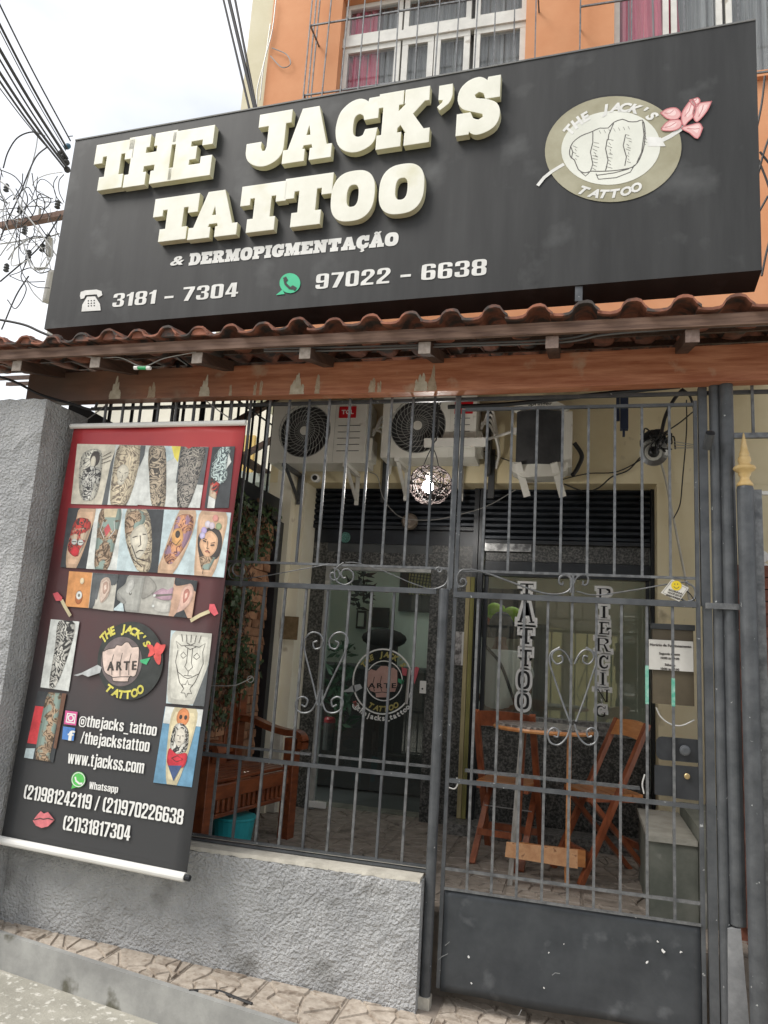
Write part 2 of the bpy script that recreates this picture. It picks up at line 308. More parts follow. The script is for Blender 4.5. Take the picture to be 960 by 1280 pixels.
HEAVY = {
 '0': [rr_(0, 0, .52, 1, .14), rr_(.18, .14, .34, .86, .07)], '1': [[(.12, 0), (.31, 0), (.31, 1), (.18, 1), (.13, .9), (0, .83), (0, .71), (.12, .75)]],
 '2': [[(0, 0), (.5, 0), (.5, .14), (.2, .14), (.22, .22), (.42, .5), (.5, .64), (.52, .78), (.48, .92), (.38, 1), (.14, 1), (.03, .92), (0, .78), (0, .62), (.18, .62), (.18, .82), (.22, .87), (.3, .87), (.34, .82), (.34, .72), (.28, .56), (.04, .26), (0, .12)]],
 '3': [[(0, .7), (.18, .7), (.18, .83), (.22, .87), (.3, .87), (.34, .83), (.34, .64), (.29, .58), (.2, .58), (.2, .46), (.29, .46), (.34, .4), (.34, .17), (.3, .13), (.22, .13), (.18, .17), (.18, .33), (0, .33), (0, .14), (.05, .04), (.15, 0), (.37, 0), (.47, .04), (.52, .14), (.52, .4), (.42, .52), (.52, .62), (.52, .86), (.47, .96), (.37, 1), (.15, 1), (.05, .96), (0, .86)]],
 '4': [[(.26, 0), (.44, 0), (.44, .2), (.53, .2), (.53, .33), (.44, .33), (.44, 1), (.2, 1), (0, .33), (0, .2), (.26, .2)], [(.14, .33), (.26, .33), (.26, .78)]],
 '6': SIX, '9': [[(.52-x, 1-y) for x, y in c] for c in SIX], '7': [[(.08, 0), (.27, 0), (.5, .84), (.5, 1), (0, 1), (0, .85), (.3, .85)]],
 '8': [[(.15, 0), (.37, 0), (.47, .04), (.52, .14), (.52, .42), (.46, .51), (.52, .6), (.52, .86), (.47, .96), (.37, 1), (.15, 1), (.05, .96), (0, .86), (0, .6), (.06, .51), (0, .42), (0, .14), (.05, .04)], rr_(.18, .13, .34, .44, .05), rr_(.18, .58, .34, .87, .05)],
 '(': [PAR], ')': [[(.26-x, y) for x, y in PAR]], '/': [[(0, 0), (.13, 0), (.36, 1), (.23, 1)]], '-': [[(0, .3), (.4, .3), (.4, .46), (0, .46)]], '_': [[(0, -.2), (.5, -.2), (.5, -.1), (0, -.1)]], '.': [[(0, 0), (.18, 0), (.18, .17), (0, .17)]],
 't': [[(.07, .9), (.25, .9), (.25, .76), (.34, .76), (.34, .64), (.25, .64), (.25, .16), (.27, .12), (.34, .12), (.34, 0), (.17, 0), (.09, .04), (.07, .12), (.07, .64), (0, .64), (0, .76), (.07, .76)]],
 'h': [[(0, 0), (.18, 0), (.18, .6), (.2, .64), (.29, .64), (.31, .6), (.31, 0), (.49, 0), (.49, .66), (.44, .75), (.34, .77), (.24, .76), (.18, .72), (.18, 1), (0, 1)]],
 'e': [[(.15, 0), (.35, 0), (.46, .05), (.49, .14), (.49, .28), (.31, .28), (.31, .16), (.28, .12), (.21, .12), (.18, .16), (.18, .34), (.49, .34), (.49, .6), (.44, .73), (.33, .77), (.16, .77), (.05, .73), (0, .62), (0, .14), (.05, .04)], [(.18, .44), (.31, .44), (.31, .6), (.28, .65), (.21, .65), (.18, .6)]],
 'j': [[(0, -.2), (.16, -.2), (.24, -.15), (.27, -.05), (.27, .76), (.09, .76), (.09, -.04), (.07, -.08), (0, -.08)], [(.09, .84), (.27, .84), (.27, 1), (.09, 1)]],
 'a': [[(.31, 0), (.49, 0), (.49, .6), (.44, .73), (.33, .77), (.16, .77), (.05, .73), (0, .6), (0, .52), (.18, .52), (.18, .6), (.21, .65), (.28, .65), (.31, .6), (.31, .48), (.12, .4), (.03, .34), (0, .26), (0, .1), (.04, .02), (.12, -.01), (.22, 0), (.31, .06)], [(.18, .14), (.22, .12), (.28, .14), (.31, .18), (.31, .36), (.2, .3), (.18, .26)]],
 'c': [[(.15, 0), (.34, 0), (.45, .04), (.49, .14), (.49, .3), (.31, .3), (.31, .17), (.28, .12), (.21, .12), (.18, .17), (.18, .6), (.21, .65), (.28, .65), (.31, .6), (.31, .48), (.49, .48), (.49, .62), (.45, .73), (.34, .77), (.15, .77), (.04, .73), (0, .62), (0, .14), (.04, .04)]],
 'k': [[(0, 0), (.18, 0), (.18, .2), (.23, .3), (.33, 0), (.52, 0), (.35, .46), (.5, .76), (.32, .76), (.18, .46), (.18, 1), (0, 1)]],
 's': [[(0, .14), (.05, .04), (.15, 0), (.33, 0), (.43, .04), (.48, .14), (.48, .26), (.43, .36), (.2, .52), (.18, .56), (.18, .62), (.21, .66), (.26, .66), (.29, .62), (.29, .54), (.46, .54), (.46, .62), (.42, .73), (.32, .77), (.16, .77), (.06, .73), (.01, .63), (.01, .5), (.06, .41), (.28, .27), (.3, .23), (.3, .16), (.27, .12), (.21, .12), (.18, .16), (.18, .28), (0, .28)]],
 'o': [rr_(0, 0, .5, .77, .14), rr_(.18, .12, .32, .65, .06)], 'w': [W_(.76)], 'W': [W_(1)],
 'm': [[(0, 0), (.18, 0), (.18, .6), (.2, .64), (.27, .64), (.29, .6), (.29, 0), (.47, 0), (.47, .6), (.49, .64), (.56, .64), (.58, .6), (.58, 0), (.76, 0), (.76, .66), (.71, .75), (.62, .77), (.52, .76), (.46, .7), (.42, .75), (.34, .77), (.24, .76), (.18, .71), (.18, .76), (0, .76)]],
 'p': [[(0, -.2), (.18, -.2), (.18, .05), (.24, 0), (.34, -.01), (.44, .02), (.49, .12), (.49, .64), (.44, .74), (.34, .77), (.24, .76), (.18, .7), (.18, .76), (0, .76)], [(.181, .16), (.21, .12), (.28, .12), (.31, .16), (.31, .6), (.28, .65), (.21, .65), (.181, .6)]],
 '@': [rr_(0, -.08, .8, .86, .3), rr_(.09, .01, .71, .77, .26), rr_(.2, .14, .58, .64, .14), rr_(.32, .26, .46, .52, .06)],
}
for k__, v__ in HEAVY.items(): SLAB[k__] = v__; WID[k__] = max(p[0] for p in v__[0])
SLAB[' '] = []; WID[' '] = .2
def put_heavy(s, pl, p0, p1, h, m_, parent, name, off=.001, gap=.07):
    """every character its own small part"""
    a = pl.px(*p0, off); b = pl.px(*p1, off); d = b-a; L_ = d.length; d.normalize(); n = pl.N.cross(d); n = n if n.dot(pl.V) > 0 else -n
    k = L_/(sum(WID[c]+gap for c in s)-gap); x = 0
    for c in s:
        if c != ' ':
            vs, fs = slab(c); mm = MB(); mm.add([a+d*((x+vx)*k)+n*(vy*h) for vx, vy, _ in vs], fs); mm.build(name, m_, parent)
        x += WID[c]+gap
def put_slab_line(mb, s, pl, p0, p1, h, off=.001, gap=.1, grow=0.):
    a = pl.px(*p0, off); b = pl.px(*p1, off); d = b-a; L_ = d.length; d.normalize(); n = pl.N.cross(d); n = n if n.dot(pl.V) > 0 else -n
    tot = sum(WID[c]+gap for c in s)-gap; k = L_/tot; x = 0
    for c in s:
        vs, fs = slab(c, off=grow); mb.add([a+d*((x+vx)*k)+n*(vy*h) for vx, vy, _ in vs], fs); x += WID[c]+gap
def spiral(c, r0, turns, a0, ccw=1, n=22, r1=.15):
    """flat spiral in the x-z plane around c (x, z) ending at radius r0*r1"""
    return [(c[0]+r0*(1-(1-r1)*i/n)*math.cos(a0+ccw*2*math.pi*turns*i/n), c[1]+r0*(1-(1-r1)*i/n)*math.sin(a0+ccw*2*math.pi*turns*i/n)) for i in range(n+1)]
def bez(pts, n=10):
    """Catmull-Rom through points"""
    P = [Vector(p) for p in pts]; P = [P[0]*2-P[1]]+P+[P[-1]*2-P[-2]]; o = []
    for i in range(1, len(P)-2):
        for k in range(n):
            t = k/n; o.append(.5*((2*P[i])+(P[i+1]-P[i-1])*t+(2*P[i-1]-5*P[i]+4*P[i+1]-P[i+2])*t*t+(3*P[i]-P[i-1]-3*P[i+1]+P[i+2])*t**3))
    o.append(P[-2]); return o
def smooth2(pts, n=3, lim=None):
    """closed rounded outline through 2D points"""
    o = []; m = len(pts)
    for i in range(m):
        p0, p1, p2, p3 = pts[i-1], pts[i], pts[(i+1) % m], pts[(i+2) % m]
        for k in range(n):
            t = k/n; q = [.5*(2*p1[j]+(p2[j]-p0[j])*t+(2*p0[j]-5*p1[j]+4*p2[j]-p3[j])*t*t+(3*p1[j]-p0[j]-3*p2[j]+p3[j])*t**3) for j in (0, 1)]
            if lim: q = [min(lim[1], max(lim[0], v)) for v in q]
            if not o or abs(q[0]-o[-1][0])+abs(q[1]-o[-1][1]) > 1e-6: o.append(tuple(q))
    return o
def clip(poly, a, b, c):   # keep a*x+b*y<=c
    o = []
    for i in range(len(poly)):
        p, q = poly[i], poly[(i+1) % len(poly)]; dp = a*p[0]+b*p[1]-c; dq = a*q[0]+b*q[1]-c
        if dp <= 0: o.append(p)
        if dp*dq < 0: t = dp/(dp-dq); o.append((p[0]+(q[0]-p[0])*t, p[1]+(q[1]-p[1])*t))
    return o
def crazy_tile(mb, rect, n, zf, base_z, rel=.007, gap=.006, extra=(), rng=random):
    """a stamped tile: irregular raised stones inside rect, grooves between"""
    x0, x1, y0, y1 = rect; pts = [(rng.uniform(x0, x1), rng.uniform(y0, y1)) for _ in range(n)]
    full = [(x0, y0), (x1, y0), (x1, y1), (x0, y1)]
    for e in extra: full = clip(full, *e)
    if len(full) < 3: return False
    mb.poly([(x, y, zf(x, y)+base_z) for x, y in full])
    for i, p in enumerate(pts):
        g = gap; c = [(x0+g, y0+g), (x1-g, y0+g), (x1-g, y1-g), (x0+g, y1-g)]
        for e in extra: c = clip(c, e[0], e[1], e[2]-g*1.2)
        for j, q in enumerate(pts):
            if i == j or len(c) < 3: continue
            a, b = q[0]-p[0], q[1]-p[1]; l = math.hypot(a, b); m = ((p[0]+q[0])/2, (p[1]+q[1])/2); c = clip(c, a/l, b/l, (a*m[0]+b*m[1])/l-g*.7)
        if len(c) < 3: continue
        cx = sum(v[0] for v in c)/len(c); cy = sum(v[1] for v in c)/len(c); k = len(c); o = len(mb.v); h = rel*rng.uniform(.7, 1.1)
        mb.add([(x, y, zf(x, y)+base_z) for x, y in c]+[(cx+(x-cx)*.93, cy+(y-cy)*.93, zf(x, y)+base_z+h) for x, y in c], [tuple(range(k, 2*k))]+[(i_, (i_+1) % k, k+(i_+1) % k, k+i_) for i_ in range(k)])
    return True
# ---------------------------------------------------------------- material palette
M_stucco = mat('grey_stucco', (.39, .395, .40), (.54, .545, .545), .85, scale=3, bump=1.0, bscale=58, bdist=.040, spots=(.20, .195, .18), spot=(.56, .80), sscale=4.2)
M_mortar = mat('pale_mortar', (.40, .375, .32), (.54, .51, .44), .9, scale=12, bump=.5, bscale=60, bdist=.006)
M_iron = mat('charcoal_painted_iron', (.068, .073, .079), (.115, .122, .13), .42, .25, scale=9, bump=.12, bscale=120, bdist=.002, spots=(.42, .43, .43), spot=(.70, .73), sscale=34, spec=.35)
M_irong = mat('worn_grey_iron', (.105, .11, .115), (.20, .205, .21), .40, .35, scale=30, bump=.15, bscale=150, bdist=.002, spots=(.08, .085, .09), spot=(.56, .70), sscale=13)
M_panel = mat('charcoal_sheet_steel', (.044, .049, .055), (.078, .085, .092), .38, .2, scale=4.5, bump=.1, bscale=22, bdist=.004, spots=(.15, .16, .17), spot=(.60, .80), sscale=7, spec=.3, ramp=(.3, .7))
M_chip = mat('chipped_white_paint', (.62, .62, .60), (.75, .75, .73), .8, scale=40)
M_cream = mat('cream_wall_paint', (.70, .60, .38), (.78, .69, .47), .8, scale=2.2, bump=.12, bscale=30, bdist=.004, spots=(.34, .28, .18), spot=(.64, .74), sscale=4)
M_creamp = mat('pale_cream_paint', (.74, .68, .52), (.80, .75, .62), .8, scale=2.5, bump=.1, bscale=30, bdist=.004, spots=(.45, .38, .28), spot=(.68, .76), sscale=5)
M_orange = mat('orange_wall_paint', (.60, .26, .12), (.68, .33, .17), .85, scale=1.3, bump=.15, bscale=14, bdist=.01, spots=(.42, .20, .10), spot=(.66, .76), sscale=3.2)
M_beam = mat('varnished_beam_wood', (.33, .105, .048), (.54, .235, .13), .46, scale=5, stretch=(.6, 4, 7), bump=.25, bscale=30, bdist=.003, bstretch=(.6, 6, 9), spots=(.48, .30, .20), spot=(.62, .74), sscale=7)
M_drip = mat('dried_plaster_drips', (.46, .40, .30), (.62, .56, .46), .9, scale=30, bump=.4, bscale=80, bdist=.003)
M_wgrey = mat('weathered_batten_wood', (.085, .045, .03), (.19, .115, .08), .75, scale=8, stretch=(.5, 6, 8), bump=.3, bscale=40, bdist=.003)
M_endg = mat('pale_sawn_wood_end', (.24, .20, .17), (.36, .31, .27), .8, scale=40, bump=.2, bscale=90, bdist=.002)
M_dark = mat('dark_rafter_wood', (.045, .024, .016), (.09, .048, .032), .7, scale=8, stretch=(6, .5, 6), bump=.2)
M_tile = mat('terracotta_roof_tile', (.15, .055, .034), (.33, .125, .072), .78, scale=7, bump=.3, bscale=60, bdist=.003, spots=(.055, .045, .04), spot=(.47, .60), sscale=8, rnd=.25)
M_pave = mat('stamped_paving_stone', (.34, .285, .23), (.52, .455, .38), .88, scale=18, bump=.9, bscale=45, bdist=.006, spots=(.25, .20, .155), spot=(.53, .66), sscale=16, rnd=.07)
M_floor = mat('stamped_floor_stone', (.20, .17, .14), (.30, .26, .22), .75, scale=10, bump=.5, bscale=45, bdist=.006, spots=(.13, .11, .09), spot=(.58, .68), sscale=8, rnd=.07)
M_kerb = mat('grey_kerb_concrete', (.24, .24, .23), (.37, .37, .35), .9, scale=4, bump=.35, bscale=35, bdist=.006, spots=(.11, .105, .08), spot=(.60, .66), sscale=3.6)
M_street = mat('worn_street_concrete', (.26, .25, .21), (.42, .40, .34), .92, scale=2.5, bump=.6, bscale=60, bdist=.008, spots=(.62, .60, .54), spot=(.56, .66), sscale=26)
M_gran = mat('dark_speckled_granite', (.022, .024, .023), (.20, .195, .18), .35, scale=60, detail=3, ramp=(.42, .72))
M_granl = mat('grey_speckled_granite', (.06, .06, .055), (.27, .26, .24), .5, scale=45, detail=3, ramp=(.36, .70))
M_black = mat('black_painted_metal', (.010, .012, .015), (.022, .026, .032), .35, .2, scale=5)
M_blackm = mat('matte_black', (.012, .012, .013), None, .7)
M_shut = mat('black_roller_shutter_steel', (.014, .018, .024), (.030, .036, .046), .38, .4, scale=6, bump=.1)
M_white = mat('white_painted_metal', (.60, .59, .55), (.74, .73, .68), .5, scale=6, spots=(.38, .34, .28), spot=(.68, .76), sscale=6)
M_whp = mat('white_plastic', (.74, .73, .69), (.80, .79, .76), .4, scale=4)
M_acw = mat('yellowed_white_ac_casing', (.64, .63, .57), (.74, .73, .67), .5, scale=4, spots=(.38, .35, .28), spot=(.66, .76), sscale=8)
M_acd = mat('dark_grille_plastic', (.03, .032, .035), (.055, .057, .06), .5, scale=9)
M_red = mat('red_badge', (.52, .012, .02), None, .4)
M_wht = mat('white_print', (.80, .80, .77), None, .6)
M_chair = mat('red_brown_varnished_wood', (.20, .055, .024), (.36, .11, .046), .32, scale=7, stretch=(3, 3, .6), bump=.1, bscale=40, bdist=.002, coat=.3)
M_seat = mat('orange_varnished_wood', (.46, .17, .055), (.62, .28, .10), .30, scale=7, stretch=(1, 6, 6), bump=.1, bscale=40, bdist=.002, coat=.3)
M_bench = mat('dark_bench_wood', (.12, .03, .012), (.24, .07, .024), .38, scale=7, stretch=(3, .6, 3), bump=.1, coat=.25)
M_gold = mat('matt_gold_paint', (.58, .40, .16), (.70, .52, .26), .5, .1, scale=12, bump=.15)
M_cable = mat('black_cable', (.015, .015, .016), None, .6)
M_wire = mat('overhead_wire_rubber', (.03, .03, .032), None, .7)
M_ltw = mat('galvanised_wire', (.36, .36, .35), None, .45, .6)
M_conc = mat('pole_concrete', (.30, .29, .27), (.40, .39, .36), .9, scale=6, bump=.3)
Y0 = 0.0; WY = 1.9; SY = 2.2; FZ = .385
gz = lambda x, y=0: -.030*(max(-6, min(5, x))+1.75)

# ---------------------------------------------------------------- ground
L_ = 400
g = MB(); xs = [-L_, -6, -3, 0, 3, 5, L_]
for i in range(6):
    a, b = xs[i], xs[i+1]
    g.poly([(a, -L_, gz(a)-.17), (b, -L_, gz(b)-.17), (b, L_, gz(b)-.17), (a, L_, gz(a)-.17)])
street = struct(g.build('street', M_street))
# kerb line (top outer edge), skewed against the facade
KA = Vector((-3.151, -.281)); KB = Vector((-1.403, -.50)); kd = (KB-KA).normalized(); kn = Vector((-kd.y, kd.x)); kn = kn if kn.y < 0 else -kn
kc = kn.dot(KA); KE = (kn.x, kn.y, kc)
def kpt(x, off=0): return Vector((x, (kc+off-kn.x*x)/kn.y))
k = MB(); xx = [-9+.45*i for i in range(34)]
for i in range(len(xx)-1):
    a, b = xx[i], xx[i+1]; pa, pb = kpt(a), kpt(b); qa, qb = kpt(a, -.035), kpt(b, -.035); ra, rb = kpt(a, .012), kpt(b, .012)
    k.hexa([(qa.x, qa.y, gz(a)-.2), (qb.x, qb.y, gz(b)-.2), (rb.x, rb.y, gz(b)-.2), (ra.x, ra.y, gz(a)-.2)], [(qa.x, qa.y, gz(a)+.004), (qb.x, qb.y, gz(b)+.004), (pb.x, pb.y, gz(b)+.004), (pa.x, pa.y, gz(a)+.004)])
kerb = struct(k.build('kerb', M_kerb))
# pavement bed and tiles
p = MB()
for i in range(len(xx)-1):
    a, b = xx[i], xx[i+1]; qa, qb = kpt(a, -.03), kpt(b, -.03)
    p.poly([(qa.x, qa.y, gz(a)-.006), (qb.x, qb.y, gz(b)-.006), (b, .45, gz(b)-.006), (a, .45, gz(a)-.006)])
pavement = struct(p.build('pavement', mat('groove_mortar', (.24, .20, .165), (.33, .28, .235), .95, scale=12)))
T = .45; r_ = random.Random(3)
for i in range(-4, 9):
    for j in range(0, 5):
        x0 = -2.02+T*i-.001; y1 = -.115-T*j+T; y0 = y1-T
        if i < 3 and j == 0: continue
        if x0 > 1.8 or x0 < -4.3: continue
        m = MB()
        if crazy_tile(m, (x0+.003, x0+T-.003, y0+.003, y1-.003), 15, gz, -.004, extra=[(KE[0], KE[1], KE[2]-.037)], rng=r_, rel=.012, gap=.0085):
            m.build('paving_tile', M_pave, pavement)
# raised floor of the entrance court
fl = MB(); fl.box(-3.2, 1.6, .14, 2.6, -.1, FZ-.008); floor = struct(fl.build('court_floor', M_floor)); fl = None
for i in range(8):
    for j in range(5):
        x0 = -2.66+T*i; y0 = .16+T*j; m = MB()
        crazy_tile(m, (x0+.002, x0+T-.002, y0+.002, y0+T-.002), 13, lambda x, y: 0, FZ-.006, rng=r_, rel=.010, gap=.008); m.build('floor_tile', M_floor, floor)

# ---------------------------------------------------------------- grey stucco pillar and low wall
def rough_box(mb, x0, x1, y0, y1, z0, z1, nx, nz, amp=.006, rr=random.Random(5), zb=None):
    """front face grid with slight unevenness plus sides"""
    V = []; zb = zb or (lambda x: z0)
    for j in range(nz+1):
        for i in range(nx+1):
            x = x0+(x1-x0)*i/nx; zz = zb(x); z = zz+(z1-zz)*j/nz
            e = 0 if (i in (0, nx) or j in (0,)) else 1
            V.append((x, y0-amp*rr.random()*e, z-(amp*rr.random() if j == nz else 0)))
    F = [(j*(nx+1)+i, j*(nx+1)+i+1, (j+1)*(nx+1)+i+1, (j+1)*(nx+1)+i) for j in range(nz) for i in range(nx)]
    o = len(V); V += [(x0, y1, z0), (x1, y1, z0), (x1, y1, z1), (x0, y1, z1)]
    n = nx+1
    F += [tuple([nz*n+i for i in range(n)]+[o+2, o+3]), tuple([j*n for j in range(nz, -1, -1)]+[o, o+3]), tuple([j*n+nx for j in range(nz+1)]+[o+2, o+1]), (o, o+1, o+2, o+3)]
    mb.add(V, F)
m = MB(); rough_box(m, -4.7, -3.315, -.37, .05, -.2, 3.215, 30, 60, .012)
pil = m.build('stucco_pillar', M_stucco); tag(pil, 'tall grey rough stucco gate pillar at the left edge beside the hanging banner', 'pillar')
wallb = thing('low_wall', (-2.05, -.05, 0), 'low grey rough stucco wall under the window bars, from the pillar to the round gate post', 'wall')
m = MB(); rough_box(m, -3.313, -.775, -.115, .09, -.2, .585, 60, 18, .008); m.build('stucco_face', M_stucco, wallb)
m = MB(); rr = random.Random(8); N = 40; top = []
for i in range(N): 
    a = -3.313+2.53*i/N; b = -3.313+2.53*(i+1)/N; dz = rr.uniform(-.006, .006)
    m.hexa([(a, -.118+dz*.5, .582+dz*.5), (b, -.118-dz*.4, .582-dz*.6), (b, .092, .582), (a, .092, .582)], [(a, -.112, .602), (b, -.112, .602), (b, .09, .606), (a, .09, .606)])
m.build('sill_mortar', M_mortar, wallb)

# ---------------------------------------------------------------- cream shop wall with its opening
cw = thing('shop_front_wall', (-.8, WY, 0), 'cream plastered shop wall behind the bars with the air conditioners on it', 'wall')
OX0, OX1, OZ = -2.375, .585, at(600, 604, y=WY).z
m = MB(); m.box(-2.74, OX0-.001, WY, WY+.42, 0, OZ); m.build('left_pier', M_creamp, cw)
m = MB(); m.box(OX1+.001, 2.6, WY, WY+.42, 0, OZ); m.build('right_pier', M_cream, cw)
m = MB(); m.box(-2.74, 2.6, WY, WY+.42, OZ+.001, 4.35); m.build('lintel_wall', M_cream, cw)
m = MB(); m.box(-2.62, OX0-.10, WY-.10, WY-.002, FZ, 3.9); m.build('pilaster', M_creamp, cw)
m = MB(); m.box(-2.62, -2.40, WY-.07, WY-.004, FZ+.01, 1.02); m.build('wall_plinth', M_mortar, cw)
m = MB(); a = at(353, 770, y=WY-.11); b = at(371, 800, y=WY-.11); m.box(a.x, b.x, WY-.115, WY-.101, b.z, a.z); m.build('meter_plate', mat('old_brass_plate', (.20, .14, .07), (.30, .22, .12), .6, .3, scale=20), cw)

# ---------------------------------------------------------------- upper building (orange) with its windows
ub = thing('orange_building', (-.5, WY, 4.4), 'orange painted upper storey with barred windows above the black shop sign', 'building')
UX = -3.20; ZT = 13
w1 = (-2.42, -.56, 6.15, 8.30); w2 = (.24, 2.25, 6.80, 9.1)
def wallgrid(mb, x0, x1, z0, z1, y0, y1, holes):
    xs = sorted({x0, x1, *[h[0] for h in holes], *[h[1] for h in holes]}); 
    for i in range(len(xs)-1):
        a, b = xs[i], xs[i+1]; hs = [h for h in holes if h[0] <= a+1e-6 and h[1] >= b-1e-6]; z = z0
        for h in sorted(hs, key=lambda h: h[2]): mb.box(a, b, y0, y1, z, h[2]); z = h[3]
        mb.box(a, b, y0, y1, z, z1)
m = MB(); wallgrid(m, UX, 6.5, 4.352, ZT, WY, WY+.35, [w1, w2]); m.build('wall', M_orange, ub)
m = MB(); m.box(-3.46, UX-.002, WY+.02, 7.5, 4.352, ZT); m.build('corner_strip', mat('pale_yellow_corner_paint', (.60, .55, .38), (.68, .63, .47), .85, scale=2, bump=.1), ub)
M_glassw = glass('window_glass', (.92, .94, .95), .04, .03)
def sash(parent, x0, x1, z0, z1, yy, w=.05):
    m = MB(); m.box(x0, x1, yy, yy+.05, z0, z0+w); m.box(x0, x1, yy, yy+.05, z1-w, z1); m.box(x0, x0+w, yy+.002, yy+.052, z0+w, z1-w); m.box(x1-w, x1, yy+.002, yy+.052, z0+w, z1-w)
    f = m.build('sash_frame', M_white, parent); m = MB(); m.box(x0+w, x1-w, yy+.02, yy+.026, z0+w, z1-w); m.build('pane', M_glassw, f)
M_curt = mat('grey_ribbed_curtain', (.24, .235, .23), (.42, .41, .40), .9, scale=3, stretch=(16, 1, .3))
M_curp = mat('pink_curtain', (.60, .07, .16), (.75, .25, .30), .9, scale=3, stretch=(14, 1, .3))
def curtain(parent, x0, x1, z0, z1, y, mt, n=40, amp=.02, x1t=None):
    m = MB(); V = []
    for i in range(n+1):
        t = i/n; V += [(x0+(x1-x0)*t, y+amp*math.sin(i*1.9), z0), (x0+((x1t or x1)-x0)*t, y+amp*math.sin(i*1.9), z1)]
    m.add(V, [(2*i, 2*i+2, 2*i+3, 2*i+1) for i in range(n)]); m.build('curtain', mt, parent, fixn=False)
def backroom(parent, w):
    m = MB(); x0, x1, z0, z1 = w; y0, y1 = WY+.36, WY+1.2
    m.poly([(x0-.2, y1, z0-.2), (x1+.2, y1, z0-.2), (x1+.2, y1, z1+.2), (x0-.2, y1, z1+.2)]); m.build('room_back', M_curt, parent)
# window 1: two rows, mullions measured in the photograph
x0, x1, z0, z1 = w1; yy = WY+.10
zm = at(540, 39, y=yy).z
wn1 = ub
xm1 = at(500, 85, y=yy).x; xm2 = at(541, 75, y=yy).x; xm3 = at(590, 50, y=yy).x
m = MB(); m.box(x0+.002, x1-.002, yy-.02, yy+.07, zm-.05, zm+.05); m.build('window_rail', M_white, ub)
for a, b in ((x0+.003, xm1-.01), (xm1+.01, xm3-.02), (xm3+.02, x1-.003)): sash(ub, a, b, zm+.052, z1-.003, yy)
for a, b in ((x0+.003, xm1-.01), (xm1+.01, xm2), (xm2+.01, xm3-.02), (xm3+.02, x1-.003)): sash(ub, a, b, z0+.003, zm-.052, yy, .06)
curtain(ub, x0, x1, z0, z1, yy+.10, M_curt, 90)
curtain(ub, x0+.02, x0+.55, z0, z0+1.5, yy+.072, M_curp, 16, .03, x0+.14); curtain(ub, x0+.05, x0+.40, z0+.9, z1, yy+.071, M_curp, 12, .03, x0+.36)
backroom(ub, w1)
x0, x1, z0, z1 = w2
for a, b in ((x0+.003, .72), (.74, 1.17), (1.20, 2.25)): sash(ub, a, b, z0+.003, z1-.003, yy)
curtain(ub, x0, x1, z0, z1, yy+.10, M_curt, 90); curtain(ub, x0+.02, x0+.62, z0, z1, yy+.072, M_curp, 18, .03, x0+.5); backroom(ub, w2)
m = MB(); m.box(w2[0]-.02, w2[1], WY-.05, WY+.08, w2[2]-.06, w2[2]-.002); m.build('window_sill', M_orange, ub)
# projecting window cages
def cage(w, xa, xb, za, zb, n, label):
    t = thing('window_cage', ((xa+xb)/2, WY-.3, za), label, 'window bars', 'iron cages on the upper windows'); r = MB()
    Y = WY-.26; h = (zb-za)/3
    for kz in range(4): r.bar((xa, Y, za+h*kz), (xb, Y, za+h*kz), .014); r.bar((xa, Y, za+h*kz), (xa-.0, WY-.0, za+h*kz), .014); r.bar((xb, Y, za+h*kz), (xb, WY, za+h*kz), .014)
    r.build('cage_rail', M_irong, t)
    for i in range(n): 
        x = xa+(xb-xa)*i/(n-1); m = MB(); m.bar((x, Y-.012, za-.05), (x+.03*math.sin(i), Y-.012, zb+.1), .011); m.build('bar', M_irong, t)
    for q in (1, 2):
        m = MB(); m.bar((xa, Y+.26*q/3, za-.3), (xa, Y+.26*q/3, zb), .012); m.build('bar', M_irong, t)
    return t
cage(w1, w1[0]-.22, w1[1]+.12, 6.2, 8.55, 13, 'thin rusty iron bar cage over the left upper window with white frames')
cage(w2, w2[0]-.30, 2.5, 6.6, 9.3, 7, 'sparse thin iron bar cage over the right upper window above the sign emblem')
# cables on the orange wall
for pts, lab in (([(345, 0), (340, 40), (330, 80), (325, 125)], 'thin pale cable running down the corner of the orange wall'), ([(338, 30), (332, 70), (322, 110), (321, 135)], 'second pale cable looping beside the orange wall corner'),
                 ([(340, 60), (358, 68), (363, 80), (352, 84), (338, 70)], 'small loose loop of cable on the orange wall left of the window')):
    m = MB(); m.tube(bez([at(x, y, y=WY-.03) for x, y in pts], 6), .006, 5); tag(m.build('wall_cable', M_ltw), lab, 'cable')

